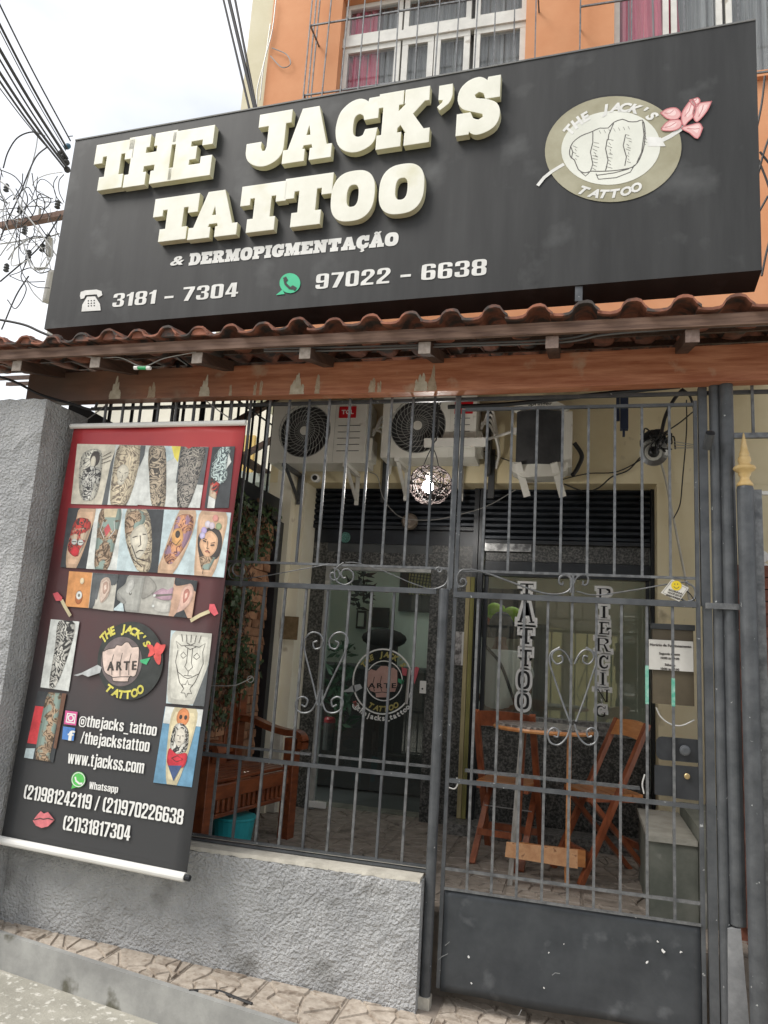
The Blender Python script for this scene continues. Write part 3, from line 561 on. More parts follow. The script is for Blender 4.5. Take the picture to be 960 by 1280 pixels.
# ---------------------------------------------------------------- roof of tiles, rafters, beam
SLOPE = .27; EY = -.55; EZ = 3.482
rz = lambda y: EZ+SLOPE*(y-EY)
roof = thing('tiled_awning', (-1.2, EY, EZ), 'sloping awning of terracotta tiles on wooden rafters under the black shop sign', 'roof')
PW = .2135; PL = .40
def tile_mesh(r):
    prof = [(0, .008), (.025, .0), (.055, -.004), (.085, .002), (.100, .018), (.112, .052), (.130, .074), (.150, .080), (.170, .080), (.190, .070), (.206, .036), (.226, .008)]
    m = MB(); n = len(prof); th = .020
    rows = [(0, 0., 1.), (PL+.05, .0, 1.)]
    for yy_, dz, sc in rows:
        z_ = SLOPE*yy_
        for x, z in prof: m.v.append(Vector((x+.004*r.uniform(-1, 1)*(yy_ > 0), yy_, z_+z+(.018 if yy_ == 0 else 0)+.002*r.uniform(-1, 1))))
        for x, z in prof: m.v.append(Vector((x, yy_, z_+z-th+(.018 if yy_ == 0 else 0))))
    for i in range(n-1):
        m.f += [(i, i+1, 2*n+i+1, 2*n+i), (n+i, 3*n+i, 3*n+i+1, n+i+1), (i, n+i, n+i+1, i+1), (2*n+i, 2*n+i+1, 3*n+i+1, 3*n+i)]
    m.f += [(0, 2*n, 3*n, n), (n-1, 2*n-1, 4*n-1, 3*n-1)]
    return m.mesh('roof_tile', M_tile, smooth=False)
tms = [tile_mesh(random.Random(k)) for k in range(4)]
rl = wloc(roof); TX = [-4.3]
while TX[-1] < 1.5: TX.append(TX[-1]+.198+.043*max(0, min(1, (TX[-1]+2.6)/3.0)))
NT = len(TX)-1; X0 = TX[0]
rr = random.Random(2)
for j in range(6):
    for i in range(NT):
        kx = (TX[i+1]-TX[i])/PW
        o = bpy.data.objects.new('roof_tile', tms[(i*7+j*3) % 4]); COL.objects.link(o); o.parent = roof
        o.location = Vector((TX[i], EY-.03+PL*j+rr.uniform(-.012, .012), rz(EY)+SLOPE*PL*j+.012+rr.uniform(-.006, .005)))-rl; o.rotation_euler = (rr.uniform(-.012, .012), rr.uniform(-.035, .035), rr.uniform(-.012, .012)); o.scale = (kx, 1, rr.uniform(.54, .66)+1.0*(kx-.93))
for i in range(11):                      # mortar plugs closing the left crests
    m = MB(); x = TX[i]+.100; z = rz(EY)+.016; y = EY-.012; mt = M_tile if i % 3 else M_wgrey
    m.prism([(x+.0, y, z+.004), (x+.098, y, z+.004), (x+.092, y, z+.036), (x+.07, y, z+.058), (x+.032, y, z+.058), (x+.010, y, z+.034)], (0, .03, .004)); m.build('crest_plug', M_tile, roof)
m = MB(); a = at(0, 425, y=-.52); m.box(-5, 1.7, EY+.015, EY+.04, EZ-.062, EZ+.0); m.build('eaves_batten', M_wgrey, roof)
for q in range(1, 6):
    m = MB(); m.hexa([(-5, EY+PL*q, rz(EY+PL*q)-.035), (1.7, EY+PL*q, rz(EY+PL*q)-.035), (1.7, EY+PL*q+.05, rz(EY+PL*q)-.02), (-5, EY+PL*q+.05, rz(EY+PL*q)-.02)], [(-5, EY+PL*q, rz(EY+PL*q)+.0), (1.7, EY+PL*q, rz(EY+PL*q)), (1.7, EY+PL*q+.05, rz(EY+PL*q)+.012), (-5, EY+PL*q+.05, rz(EY+PL*q)+.012)]); m.build('batten', M_dark, roof)
for px, py in ((20, 447), (118, 443), (245, 443), (380, 438), (530, 430), (690, 420), (866, 408)):
    c = at(px, py, y=-.52); x = c.x; zt = EZ-.064; h = .066; y0 = -.50; y1 = 1.88
    m = MB(); m.hexa([(x-.032, y0, zt-h), (x+.032, y0, zt-h), (x+.032, y1, zt-h+SLOPE*(y1-y0)), (x-.032, y1, zt-h+SLOPE*(y1-y0))], [(x-.032, y0, zt), (x+.032, y0, zt), (x+.032, y1, zt+SLOPE*(y1-y0)), (x-.032, y1, zt+SLOPE*(y1-y0))])
    rf = m.build('rafter', M_dark, roof); m = MB(); m.box(x-.033, x+.033, y0-.006, y0-.0005, zt-h-.001, zt-.001); m.build('rafter_end', M_endg if px < 600 else mat('brown_sawn_end', (.16, .11, .09), (.26, .19, .16), .8, scale=30), rf)
t_ = M_beam.node_tree; pb = t_.nodes['Principled BSDF']; l_ = pb.inputs['Base Color'].links[0].from_socket
tcb = t_.nodes.new('ShaderNodeTexCoord'); sxb = t_.nodes.new('ShaderNodeSeparateXYZ'); nb_ = t_.nodes.new('ShaderNodeTexNoise'); nb_.inputs['Scale'].default_value = 3; mb_ = t_.nodes.new('ShaderNodeMath'); mb_.operation = 'MULTIPLY_ADD'; mb_.inputs[1].default_value = 1.6
rb_ = t_.nodes.new('ShaderNodeMapRange'); rb_.inputs[1].default_value = -1.5; rb_.inputs[2].default_value = .4; rb_.inputs[3].default_value = .95; rb_.inputs[4].default_value = 0; mxb = t_.nodes.new('ShaderNodeMix'); mxb.data_type = 'RGBA'; mxb.inputs['B'].default_value = (.115, .075, .055, 1)
t_.links.new(tcb.outputs['Object'], sxb.inputs[0]); t_.links.new(tcb.outputs['Object'], nb_.inputs[0]); t_.links.new(nb_.outputs[0], mb_.inputs[0]); t_.links.new(sxb.outputs[0], mb_.inputs[2]); t_.links.new(mb_.outputs[0], rb_.inputs[0]); t_.links.new(rb_.outputs[0], mxb.inputs['Factor']); t_.links.new(l_, mxb.inputs['A']); t_.links.new(mxb.outputs['Result'], pb.inputs['Base Color'])
beam = thing('wooden_beam', (-1.2, -.06, 3.28), 'long red brown varnished wooden beam with pale drips above the iron bars', 'beam')
m = MB(); V = []; n = 60; BX0, BX1 = -3.72, 1.75
bz0 = lambda x: 3.288+.004*math.sin(x*1.7)+.006*max(0, x); bz1 = lambda x: bz0(x)+.205
for i in range(n):
    a = BX0+(BX1-BX0)*i/n; b = BX0+(BX1-BX0)*(i+1)/n
    m.hexa([(a, -.10, bz0(a)), (b, -.10, bz0(b)), (b, -.015, bz0(b)), (a, -.015, bz0(a))], [(a, -.10, bz1(a)), (b, -.10, bz1(b)), (b, -.015, bz1(b)), (a, -.015, bz1(a))])
o = m.build('beam_timber', M_beam, beam); b = bmesh.new(); b.from_mesh(o.data); bmesh.ops.remove_doubles(b, verts=b.verts[:], dist=1e-5); 
inn = [f for f in b.faces if abs(f.normal.x) > .9 and BX0+.01 < f.calc_center_median().x < BX1-.01]; bmesh.ops.delete(b, geom=inn, context='FACES'); b.to_mesh(o.data); b.free()
BPL = Plane((0, -.10, 3.3), (1, 0, 0), (0, 0, 1))
M_drip2 = mat('thin_plaster_stain', (.36, .27, .19), (.48, .38, .28), .9, scale=40, bump=.3)
def drip(px, w, hh, rr):
    """a run of plaster: several ragged strands that meet in a crust at the lower edge"""
    u, v = BPL.uv(px, 470); x = BPL.w(u, v).x; zb = bz0(x)+.004; n = max(2, int(w/.014)); m = MB(); P_ = []
    for k in range(n):
        c = x+(k-(n-1)/2)*w/n*.95+rr.uniform(-.003, .003); top = hh*(1-.75*(abs(k-(n-1)/2)/(n/2))**1.3)*rr.uniform(.75, 1.05); N_ = 9; L1 = []; R1 = []; ph = rr.uniform(0, 6)
        for i in range(N_+1):
            t = i/N_; hw_ = (w/n*.72*(1-t)**.45+.0022)*(1+.22*rr.uniform(-1, 1)); cc = c+.0035*math.sin(4*t+ph)*t; L1.append((cc-hw_, -.1012-.0002*k, zb+top*t)); R1.append((cc+hw_, -.1012-.0002*k, zb+top*t))
        m = MB(); m.prism(L1+R1[::-1], (0, .0018+.0002*k, 0)); P_.append(m)
    q = MB()
    for m in P_: q.add(m.v, m.f)
    o = q.build('plaster_drip', M_drip if w > .05 else M_drip2, beam); o['kind'] = 'stuff'
rr = random.Random(4)
for px, w, hh in ((147, .10, .17), (192, .05, .15), (258, .085, .16), (290, .016, .11), (320, .014, .13), (328, .012, .15), (372, .11, .16), (398, .03, .19), (466, .045, .13), (475, .02, .10), (527, .085, .15), (541, .06, .16)): drip(px, w*.8, hh, rr)
# ---------------------------------------------------------------- iron window grille (left) and gate (right)
gr = thing('window_grille', (-2.0, 0, .61), 'iron window bars with scroll work left of the round gate post', 'grille')
R1Z, R2Z, LRZ, BRZ = 2.245, 2.11, 1.090, .637; GX0, GX1 = -3.28, -.775
def hbar(parent, x0, x1, z, w=.02, h=None, y=0., name='rail', m_=None):
    m = MB(); h = h or w; m.box(x0, x1, y-w/2, y+w/2, z-h/2, z+h/2); return m.build(name, m_ or M_iron, parent)
hbar(gr, GX0, -.715, R1Z, .014, m_=M_irong); hbar(gr, GX0, -.79, R2Z, .028, .03, y=-.004); hbar(gr, GX0, -.765, LRZ, .022, .022); hbar(gr, GX0, -.765, BRZ, .022, .012); hbar(gr, GX0, -.765, BRZ-.022, .03, .012)
hbar(gr, GX0, -1.51, LRZ+.045, .03, .012, y=.10, m_=M_irong); hbar(gr, -1.46, -.79, LRZ+.045, .03, .012, y=.10, m_=M_irong); hbar(gr, GX0, 1.0, 3.275, .02, y=.03)
M_b = M_irong
xs_up = [-.858-.1345*i for i in range(18)]; xs_lo = [-.911-.1432*i for i in range(17)]; xs_mid = [-.908-.1358*i for i in range(18)]
def vbar(parent, x, z0, z1, w=.0138, y=0., m_=None, name='bar', j=0.):
    m = MB(); m.bar((x, y, z0), (x+j, y, z1), w); return m.build(name, m_ or M_b, parent)
for i, x in enumerate(xs_up): vbar(gr, x, R1Z+.007, 3.30, m_=(M_irong if i % 3 else M_iron))
for i, x in enumerate(xs_lo): vbar(gr, x, BRZ+.006, LRZ-.011, j=.004, m_=(M_irong if i % 3 != 1 else M_iron))
for i, x in enumerate(xs_mid): vbar(gr, x, LRZ+.011, R2Z-.015, j=.004, m_=(M_irong if i % 3 != 1 else M_iron))
vbar(gr, at(301.5, 729, y=-.012).x, R2Z-.02, R1Z+.02, y=-.012); vbar(gr, -.722, R2Z, 3.30, .02)
post = thing('gate_post', (-.742, -.02, 0), 'round charcoal iron post between the window bars and the gate', 'post')
m = MB(); m.lathe([(.028, gz(-.74)-.05), (.028, R2Z+.012), (.022, R2Z+.016)], (-.745, -.02, 0), n=20); m.build('tube', M_iron, post, smooth=False)
m = MB(); m.box(-.722, -.700, -.012, .012, R2Z+.02, 3.30); m.build('upper_bar', M_iron, post)
m = MB(); m.box(-.775, -.715, -.055, .012, gz(-.74)-.03, gz(-.74)+.05); m.build('base_mortar', M_mortar, post)
def scroll(parent, pts, r=.0055, y=-.006, m_=None):
    m = MB(); m.tube([(p[0], y, p[1]) for p in pts], r, 6); return m.build('scroll', m_ or M_irong, parent)
def scr_px(parent, px, y=-.006, r=.0055, n=8):
    m = MB(); m.tube(bez([at(a, b, y=y) for a, b in px], n), r, 6); return m.build('scroll', M_irong, parent)
def spx(cx, cy, r, a0, turns, ccw, tail=None, n=10):
    P = [(cx+r*(1-.8*i/n)*math.cos(a0+ccw*2*math.pi*turns*i/n), cy-r*(1-.8*i/n)*math.sin(a0+ccw*2*math.pi*turns*i/n)) for i in range(n+1)]
    return (tail or [])+P
# frieze scrolls between the two upper rails
scr_px(gr, spx(300, 713, 12, math.radians(70), 1.1, 1, [(420, 705), (360, 716), (310, 725), (290, 722)][::-1][:0])); scr_px(gr, [(296, 701), (287, 708), (287, 720), (296, 724), (330, 720), (380, 711), (412, 705)], r=.003)
scr_px(gr, spx(432, 719, 16, math.radians(100), 1.5, 1)); scr_px(gr, [(432, 703), (448, 704), (480, 714), (510, 727), (535, 736)], r=.003)
scr_px(gr, spx(549, 713, 4.5, math.radians(180), 1.1, -1)); scr_px(gr, [(559, 711), (561, 720), (556, 731), (544, 736), (534, 736)]); scr_px(gr, spx(417, 719, 9, math.radians(90), 1.2, -1))
# heart scrolls around the pale upright at px 405
for sx in (-1, 1):
    cx = 404
    f = lambda dx, y: (cx-(y-835)*.11+sx*dx, y)
    P = [f(2, 882), f(8, 862), f(16, 840), f(25, 815), f(27, 800), f(20, 791), f(10, 792), f(4, 800), f(6, 809), f(13, 811), f(16, 804), f(11, 801)]
    scr_px(gr, P, n=6); P = [f(2, 862), f(4, 878), f(10, 889), f(20, 891), f(28, 886), f(29, 876), f(22, 871), f(15, 875), f(17, 883), f(22, 881)]; scr_px(gr, P, n=6)
# ---- gate leaf
gt = thing('gate', (-.04, 0, .05), 'charcoal iron gate with scroll work, solid lower panel and lock plates, right of the post', 'gate')
GA, GB = -.682, .604
vbar(gt, GA, .06, 3.20, .02, m_=M_iron); vbar(gt, GB, .06, 3.22, .02, m_=M_iron)
hbar(gt, GA+.011, GB-.011, 3.20, .018); hbar(gt, GA+.011, GB-.011, 2.236, .014, m_=M_irong); hbar(gt, GA-.01, GB-.011, 2.098, .028, .032, y=-.006); hbar(gt, GA+.011, GB-.011, 1.089, .022, .022); hbar(gt, GA+.011, GB-.011, .640, .016, .014, m_=M_irong)
hbar(gt, -.60, .32, 1.135, .03, .016, y=.10, m_=M_irong)
for x in [-.536+.1437*i for i in range(8)]: vbar(gt, x, 2.243, 3.192)
for i, x in enumerate([-.553+.1286*i for i in range(9)]):
    vbar(gt, x+.002, 1.10, 2.082); vbar(gt, x, .647, 1.078); 
    vbar(gt, x, .551, .633)
m = MB(); N_ = 26; V = []; rr = random.Random(12)
nx, nz_ = 30, 12
for j in range(nz_+1):
    for i in range(nx+1):
        x = GA+.012+(GB-GA-.024)*i/nx; z = .045+.495*j/nz_; V.append((x, -.004+.004*math.sin(x*5+z*3)+.002*math.sin(x*11-z*9)+rr.uniform(-.0006, .0006), z+(.004*math.sin(x*9) if j == 0 else 0)))
m.add(V, [(j*(nx+1)+i, j*(nx+1)+i+1, (j+1)*(nx+1)+i+1, (j+1)*(nx+1)+i) for j in range(nz_) for i in range(nx)]); o = m.build('kick_panel', M_panel, gt, smooth=True)
so = o.modifiers.new('s', 'SOLIDIFY'); so.thickness = .004; so.offset = -1
hbar(gt, GA+.011, GB-.011, .545, .012, .012, y=-.012, name='panel_edge', m_=M_irong)
# paint chips on the panel
rr = random.Random(21)
for x, y, s in ((829, 1189, 5), (851, 1190, 3.5), (809, 1203, 3.5), (822, 1177, 2.5), (586, 1196, 3), (589, 1229, 2.5), (680, 1235, 2), (686, 1191, 2), (795, 1147, 2.2), (705, 1180, 1.4)):
    c = at(x, y, y=-.0125); R_ = s/230*.55; R_ *= .8; el = rr.uniform(-.7, .7); m = MB(); m.prism([(c.x+R_*math.cos(t*.7)*rr.uniform(.45, 1.35)+el*R_*math.sin(t*.7), -.0135, c.z+R_*math.sin(t*.7)*rr.uniform(.35, 1.3)) for t in range(9)], (0, .003, 0)); m.build('paint_chip', M_chip, gt)
for pts in ([(548, 1200), (552, 1196), (560, 1192)], [(556, 1182), (560, 1179), (562, 1177)], [(648, 1270), (652, 1262)], [(690, 1219), (694, 1216), (700, 1217)]):
    m = MB(); m.ribbon([(lambda c: (c.x, -.0132, c.z))(at(x, y, y=-.013)) for x, y in pts], .0035, (0, -1, 0)); m.build('scratch', mat('scratched_grey', (.24, .25, .25), None, .7), gt)
# gate scrolls
scr_px(gt, [(566+8, 741), (572, 728), (575, 716), (590, 710)][:0]+[(573, 735), (571, 722), (577, 713), (588, 712)]); scr_px(gt, spx(578, 727, 8, math.radians(150), 1.2, 1)); scr_px(gt, [(588, 711), (610, 717), (640, 728), (670, 739), (690, 743), (706, 741), (714, 734), (714, 724), (707, 719), (700, 721), (699, 728), (703, 731)])
for i in (-1, 1): scr_px(gt, [(715+i*2, 741), (714+i*1, 722), (715+i*8, 719), (715+i*15, 722), (715+i*16, 729), (715+i*12, 731), (715+i*11, 727)] if i < 0 else [(717, 741), (717, 730), (722, 721), (730, 718), (735, 722), (734, 730), (729, 731), (729, 726)])
scr_px(gt, [(720, 739), (745, 744), (790, 738), (830, 731), (860, 727)], r=.004); scr_px(gt, [(858, 728), (868, 735), (868, 748), (858, 752), (851, 748)]); vbar(gt, at(716, 735, y=0).x, 2.11, 2.232)
for sx in (-1, 1):
    f = lambda dx, y: (716+(835-y)*.0+sx*dx, y)
    scr_px(gt, [f(2, 830), f(8, 818), f(16, 812), f(24, 815), f(26, 823), f(20, 830), f(13, 827), f(14, 820), f(19, 821)], n=6)
    scr_px(gt, [f(2, 905), f(8, 922), f(18, 931), f(28, 928), f(31, 917), f(25, 910), f(18, 913), f(19, 921), f(24, 920)], n=6)
    scr_px(gt, [f(4, 902), f(14, 875), f(24, 845), f(29, 828), f(27, 816), f(16, 809)], n=6)
# lock plates
lk = at(846, 942, y=-.02)
def plate(px0, py0, px1, py1, y, name='lock_plate', r=.03):
    M_panel = mat('near_black_plate', (.022, .024, .028), (.04, .043, .048), .4, .2, scale=8)
    a = at(px0, py0, y=y); b = at(px1, py1, y=y); m = MB(); P = []
    for cx, cz, t0 in ((b.x-r*.2, a.z-r*.2, 0), (a.x+r, a.z-r, 90), (a.x+r, b.z+r, 180), (b.x-r*.2, b.z+r*.2, 270)):
        rr_ = r if t0 in (90, 180) else r*.2
        for k in range(5): t = math.radians(t0+90*k/4); P.append((cx+rr_*math.cos(t), y, cz+rr_*math.sin(t)))
    m.prism(P, (0, .006, 0)); return m.build(name, M_panel, gt)
plate(820, 920, 873, 954, .012); plate(818, 956, 845, 996, .012, r=.006); plate(842, 956, 874, 1001, -.004, r=.006)
c = at(856, 938, y=-.0); m = MB(); m.lathe([(.026, 0), (.026, .012), (.020, .014), (.020, .03), (.014, .032)], c, (0, -1, 0), 20); m.build('lock_cylinder', M_iron, gt)
c = at(858.5, 970, y=-.006); m = MB(); m.lathe([(.014, 0), (.014, .016), (.011, .018)], c, (0, -1, 0), 16); m.build('brass_cylinder', mat('worn_brass', (.42, .30, .14), (.55, .42, .22), .35, .8, scale=20), gt)
M_grn = mat('green_tape', (.03, .30, .20), (.30, .50, .42), .6, scale=30)
for px, y0_, y1_, xq in ((809, 832, 880, .349), (842.5, 848, 883, .4778)):
    a = at(px, y0_, y=0); b = at(px+.6, y1_, y=0); m = MB(); m.bar((xq, 0, a.z), (xq, 0, b.z), .0165); m.build('green_tape', M_grn, gt)

# ---------------------------------------------------------------- posts on the right
def pipe(name, px, r, y, z0, z1, m_, label, cat='post', n=20, pxy=760):
    c = at(px, pxy, y=y); m = MB(); m.lathe([(r*.9, z0), (r, z0+.004), (r, z1-.004), (r*.9, z1)], (c.x, y, 0), n=n); o = m.build(name, m_, smooth=False); return tag(o, label, cat)
c = at(884, 760, y=-.01); m = MB(); m.box(c.x-.021, c.x+.021, -.03, .012, gz(.6)-.1, 2.09); m.box(c.x-.026, c.x+.018, -.008, .03, 2.092, 3.3); tag(m.build('latch_post', M_iron), 'flat charcoal steel upright that the gate lock closes against', 'post')
c = at(898, 760, y=-.02); m = MB(); m.lathe([(.027, gz(.7)-.1), (.027, 3.3)], (c.x, -.02, 0), n=20); rv = m.build('thin_post', M_iron); tag(rv, 'thin round charcoal post just right of the gate lock upright', 'post')
c = at(913.5, 760, y=-.03); m = MB(); m.lathe([(.036, .575), (.037, .58), (.037, 3.3)], (c.x, -.03, 0), n=22); tag(m.build('drain_pipe', M_iron), 'thick round charcoal pipe that stops above the concrete stub', 'pipe')
m = MB(); a = at(908, 1163, y=-.03); b = at(930, 1163, y=-.03)
m.hexa([(a.x-.01, -.075, gz(.7)-.15), (b.x+.03, -.075, gz(.7)-.15), (b.x+.03, .12, gz(.7)-.15), (a.x-.01, .12, gz(.7)-.15)], [(a.x+.002, -.065, .56), (b.x-.02, -.065, .57), (b.x-.02, .12, .57), (a.x+.002, .12, .56)])
tag(m.build('concrete_stub', mat('grey_stub_concrete', (.13, .135, .14), (.24, .245, .25), .85, scale=7, bump=.4, bscale=30, bdist=.006, spots=(.34, .34, .33), spot=(.6, .7), sscale=5)), 'rough grey concrete stub below the cut end of the thick pipe', 'stub')
fp = thing('finial_post', (.83, -.1, 0), 'round grey post with a gold spear finial at the right edge', 'post')
c = at(935.5, 760, y=-.10); m = MB(); m.lathe([(.041, gz(.8)-.15), (.041, 2.70), (.038, 2.712)], (c.x, -.10, 0), n=24); m.build('tube', M_iron, fp)
m = MB(); H0 = 2.712; k = .25/.30
m.lathe([(.037, 0), (.041, .008), (.036, .02), (.024, .035), (.022, .05), (.032, .066), (.030, .075), (.050, .088), (.056, .098), (.050, .108), (.031, .116), (.027, .126), (.034, .14), (.030, .158), (.022, .166), (.026, .176), (.020, .19), (.012, .24), (.004, .285), (.001, .292)], (c.x, -.10, H0), n=28); o = m.build('spear_finial', M_gold, fp, smooth=True)
for (px0, px1), z0, z1, yy, lab in (((946, 957), gz(1)-.15, 2.70, -.09, 'flat grey steel bar standing right of the post with the gold finial'),):
    a = at(px0, 760, y=yy); b = at(px1, 760, y=yy); m = MB(); m.box(a.x, b.x, yy, yy+.03, z0, z1); tag(m.build('steel_upright', M_irong), lab, 'post')
m = MB(); a = at(893, 757, y=-.05); b = at(930, 760, y=-.05); m.box(at(881, 757, y=-.05).x, b.x-.012, -.075, -.062, 2.075, 2.105); tag(m.build('cross_bracket', M_irong), 'short grey steel strap welded across the pipes at gate top height', 'bracket')
m = MB(); a = at(884, 560, y=-.09); b = at(888, 541, y=-.16); m.tube([a, b], .024, 18, cap=False); m.tube([a, b], .018, 18, cap=False); m.lathe([(.018, 0), (.024, 0)], b, (b-a).normalized(), 18); o = m.build('cut_tube', M_iron); o.data.materials[0] = M_iron; tag(o, 'short open tube end sticking out beside the thick pipe under the beam', 'pipe')
# fixed light frame above the neighbour gate and the neighbour gate itself
nf = thing('side_grille', (1.1, 0, 3.0), 'grey steel frame with thin bars above the neighbouring gate at the right edge', 'grille')
a = at(905, 545, y=.0); m = MB(); m.box(a.x, 2.2, -.012, .012, a.z-.014, a.z+.014); m.build('rail', M_irong, nf)
m = MB(); m.box(a.x-.0, a.x+.028, -.014, .014, a.z+.015, 3.32); m.build('rail', M_irong, nf)
for k_ in range(6): vbar(nf, at(941, 520, y=0).x+.15*k_, a.z+.014, 3.32, .014)
ng = thing('neighbour_gate', (1.3, 0, .1), 'dark barred gate of the neighbouring entrance cut by the right edge', 'gate')
a = at(958, 609, y=.04); m = MB(); m.box(a.x-.06, 2.2, .03, .05, 2.70, 2.72); m.build('rail', M_white, ng); m = MB(); m.box(a.x-.02, 2.2, .03, .05, 1.66, 1.68); m.build('rail', M_irong, ng)
for k_ in range(8): vbar(ng, a.x+.035+.13*k_, .1, 2.70, .016, y=.06)
# brown brick reveal between the pipes, dark passage behind
nb = thing('brown_brick_reveal', (.85, .5, 0), 'narrow strip of red brown tiled wall seen between the two thick posts', 'wall')
a = at(922, 705, y=.35); zt = a.z; nrow = 34; hh = (zt-.05)/nrow
M_brb = mat('red_brown_wall_tile', (.16, .055, .035), (.24, .09, .055), .7, scale=9, bump=.2, rnd=.12)
for j in range(nrow):
    for i in range(2):
        m = MB(); x = .83+.16*i+(.08 if j % 2 else 0); m.box(x, x+.155, .35, .40, .05+hh*j, .05+hh*(j+1)-.006); m.build('wall_tile', M_brb, nb)
m = MB(); m.box(.80, 1.25, .38, .46, 0, zt); m.build('backing', M_brb, nb)
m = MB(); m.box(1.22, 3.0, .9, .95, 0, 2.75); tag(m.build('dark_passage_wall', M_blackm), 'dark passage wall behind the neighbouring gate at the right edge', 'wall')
for x_, z_, lab in ((952, 698, 'upper'), (953, 713, 'lower')):
    c = at(x_, z_, y=.5); m = MB(); m.lathe([(.02, 0), (.035, .01), (.04, .03), (.02, .034)], c, (-.3, -1, .2), 14); tag(m.build('wall_lamp', M_whp), f'{lab} of two small white round lamps in the dark gap at the right edge', 'lamp')
# ---------------------------------------------------------------- left side: brick wall, trellis, ivy, side bars, neighbours
SX = -2.60; SZ = at(330, 617, x=SX).z
bw = thing('side_brick_wall', (SX, .9, FZ), 'rough stacked brick side wall behind the ivy and the bench', 'wall')
M_brick = mat('rough_clay_brick', (.24, .115, .06), (.42, .23, .13), .85, scale=9, bump=.5, bscale=40, bdist=.006, spots=(.12, .07, .045), spot=(.6, .7), rnd=.22)
bm_ = []
for k_ in range(4):
    m = MB(); rr = random.Random(k_); j = lambda s=.006: rr.uniform(-s, s)
    L2 = .235; m.hexa([(0, j(), 0), (.045+j(.012), j(), 0), (.045+j(.012), L2+j(), 0), (0, L2+j(), 0)], [(0, j(), .062+j()), (.045+j(.014), j(), .062+j()), (.045+j(.014), L2+j(), .062+j()), (0, L2+j(), .062+j())]); bm_.append(m.mesh('brick', M_brick))
bl = wloc(bw); rr = random.Random(9); cnt = 0
for j in range(35):
    for i in range(8):
        y = -.02+.24*i-(.12 if j % 2 else 0)+.02
        if y < .02: continue
        o = bpy.data.objects.new('brick', bm_[(i*3+j*5) % 4]); COL.objects.link(o); o.parent = bw; o.location = Vector((SX-.03+rr.uniform(0, .02), y, FZ+.068*j))-bl; cnt += 1
m = MB(); m.box(SX-.14, SX-.025, .0, WY-.12, 0, SZ-.02); m.build('mortar_backing', mat('dark_mortar', (.09, .07, .055), (.13, .10, .08), .95, scale=20), bw)
m = MB(); m.box(SX-.15, SX+.06, .0, WY-.135, SZ-.20, SZ); m.build('top_board', M_black, bw); m = MB(); m.box(SX-.01, SX+.085, WY-.20, WY-.12, FZ, SZ-.202); m.build('edge_post', M_black, bw)
iv = thing('ivy', (SX+.1, .7, 1.0), 'dark ivy climbing the trellis on the brick side wall above the bench', 'plant')
M_leaf = mat('dark_ivy_leaf', (.018, .038, .012), (.05, .085, .028), .5, scale=12, rnd=0); M_leaf2 = mat('dry_ivy_leaf', (.07, .035, .018), (.13, .07, .035), .7, scale=12)
for nm, mt, n, rs in (('foliage', M_leaf, 3600, 1), ('dry_foliage', M_leaf2, 800, 2)):
    m = MB(); rr = random.Random(rs); V = m.v; F = m.f
    while n:
        y = rr.uniform(.0, 1.55); z = rr.uniform(1.15, SZ-.12); lim = 1.15+.25*math.sin(z*5)+.12*math.sin(z*13)+(.25 if z > 2.0 else 0)
        if y > lim or rr.random() < .25+.35*math.sin(y*9+z*7)*math.sin(z*4): n -= rr.random() < .2; continue
        n -= 1; s = rr.uniform(.012, .030); c = Vector((SX+.05+rr.random()**2*.13, y, z)); a = Vector((rr.uniform(-.4, .4), rr.uniform(-1, 1), rr.uniform(-1, 1))).normalized(); b = a.cross(Vector((1, rr.uniform(-.6, .6), rr.uniform(-.6, .6)))).normalized(); o_ = len(V)
        V += [c-a*s, c-a*s*.1+b*s*.75, c+a*s*1.2, c-a*s*.1-b*s*.75]; F.append((o_, o_+1, o_+2, o_+3))
    o = m.build(nm, mt, iv, fixn=False); o['kind'] = 'stuff'
tr = thing('trellis', (SX+.04, .8, FZ+.5), 'diamond lattice trellis on the side wall with ivy growing through it', 'trellis')
m = MB(); s_ = .085
for d in (-1, 1):
    for k_ in range(-30, 40):
        # line z = z0 + d*(y) + k*s
        z0 = 1.1; P = []
        for t in range(0, 2):
            pass
        ya, yb = .02, 1.35; za = z0+k_*s_*1.4+(0 if d > 0 else 1.4); zb_ = za+d*(yb-ya)
        lo, hi = 1.1, SZ-.2
        def cy(z): return ya+(z-za)/(d)
        pts = sorted([(ya, za), (yb, zb_)], key=lambda q: q[1]); (y1_, z1_), (y2_, z2_) = pts
        if z2_ < lo or z1_ > hi: continue
        if z1_ < lo: y1_ = cy(lo); z1_ = lo
        if z2_ > hi: y2_ = cy(hi); z2_ = hi
        m.bar((SX+.04+.006*d, y1_, z1_), (SX+.04+.006*d, y2_, z2_), .006, .01)
o = m.build('lattice', M_wgrey, tr); o['kind'] = 'stuff'
m = MB(); m.bar((SX+.05, .03, 1.1), (SX+.05, .03, SZ-.2), .03); m.build('lattice_frame', M_dark, tr)
sg = thing('side_fence', (SX-.05, .9, SZ), 'row of thin black iron bars standing on the side wall, left of the air conditioners', 'fence')
for k_ in range(13):
    y = .03+.135*k_; m = MB(); m.bar((SX-.05, y, SZ-.001), (SX-.05, y, min(4.1, rz(y)-.05)), .016); m.build('bar', M_black, sg)
m = MB(); m.bar((SX-.05, .0, 3.62), (SX-.05, WY-.15, 3.66), .012); m.build('rail', M_black, sg)
# second fence parallel behind the banner top
m = thing('rear_fence', (-3.0, .4, 2.2), 'black iron fence seen through the gap above the banner', 'fence')
for k_ in range(5): vbar(m, -3.42+.19*k_, 2.2, 3.55, .018, y=.42, m_=M_black)
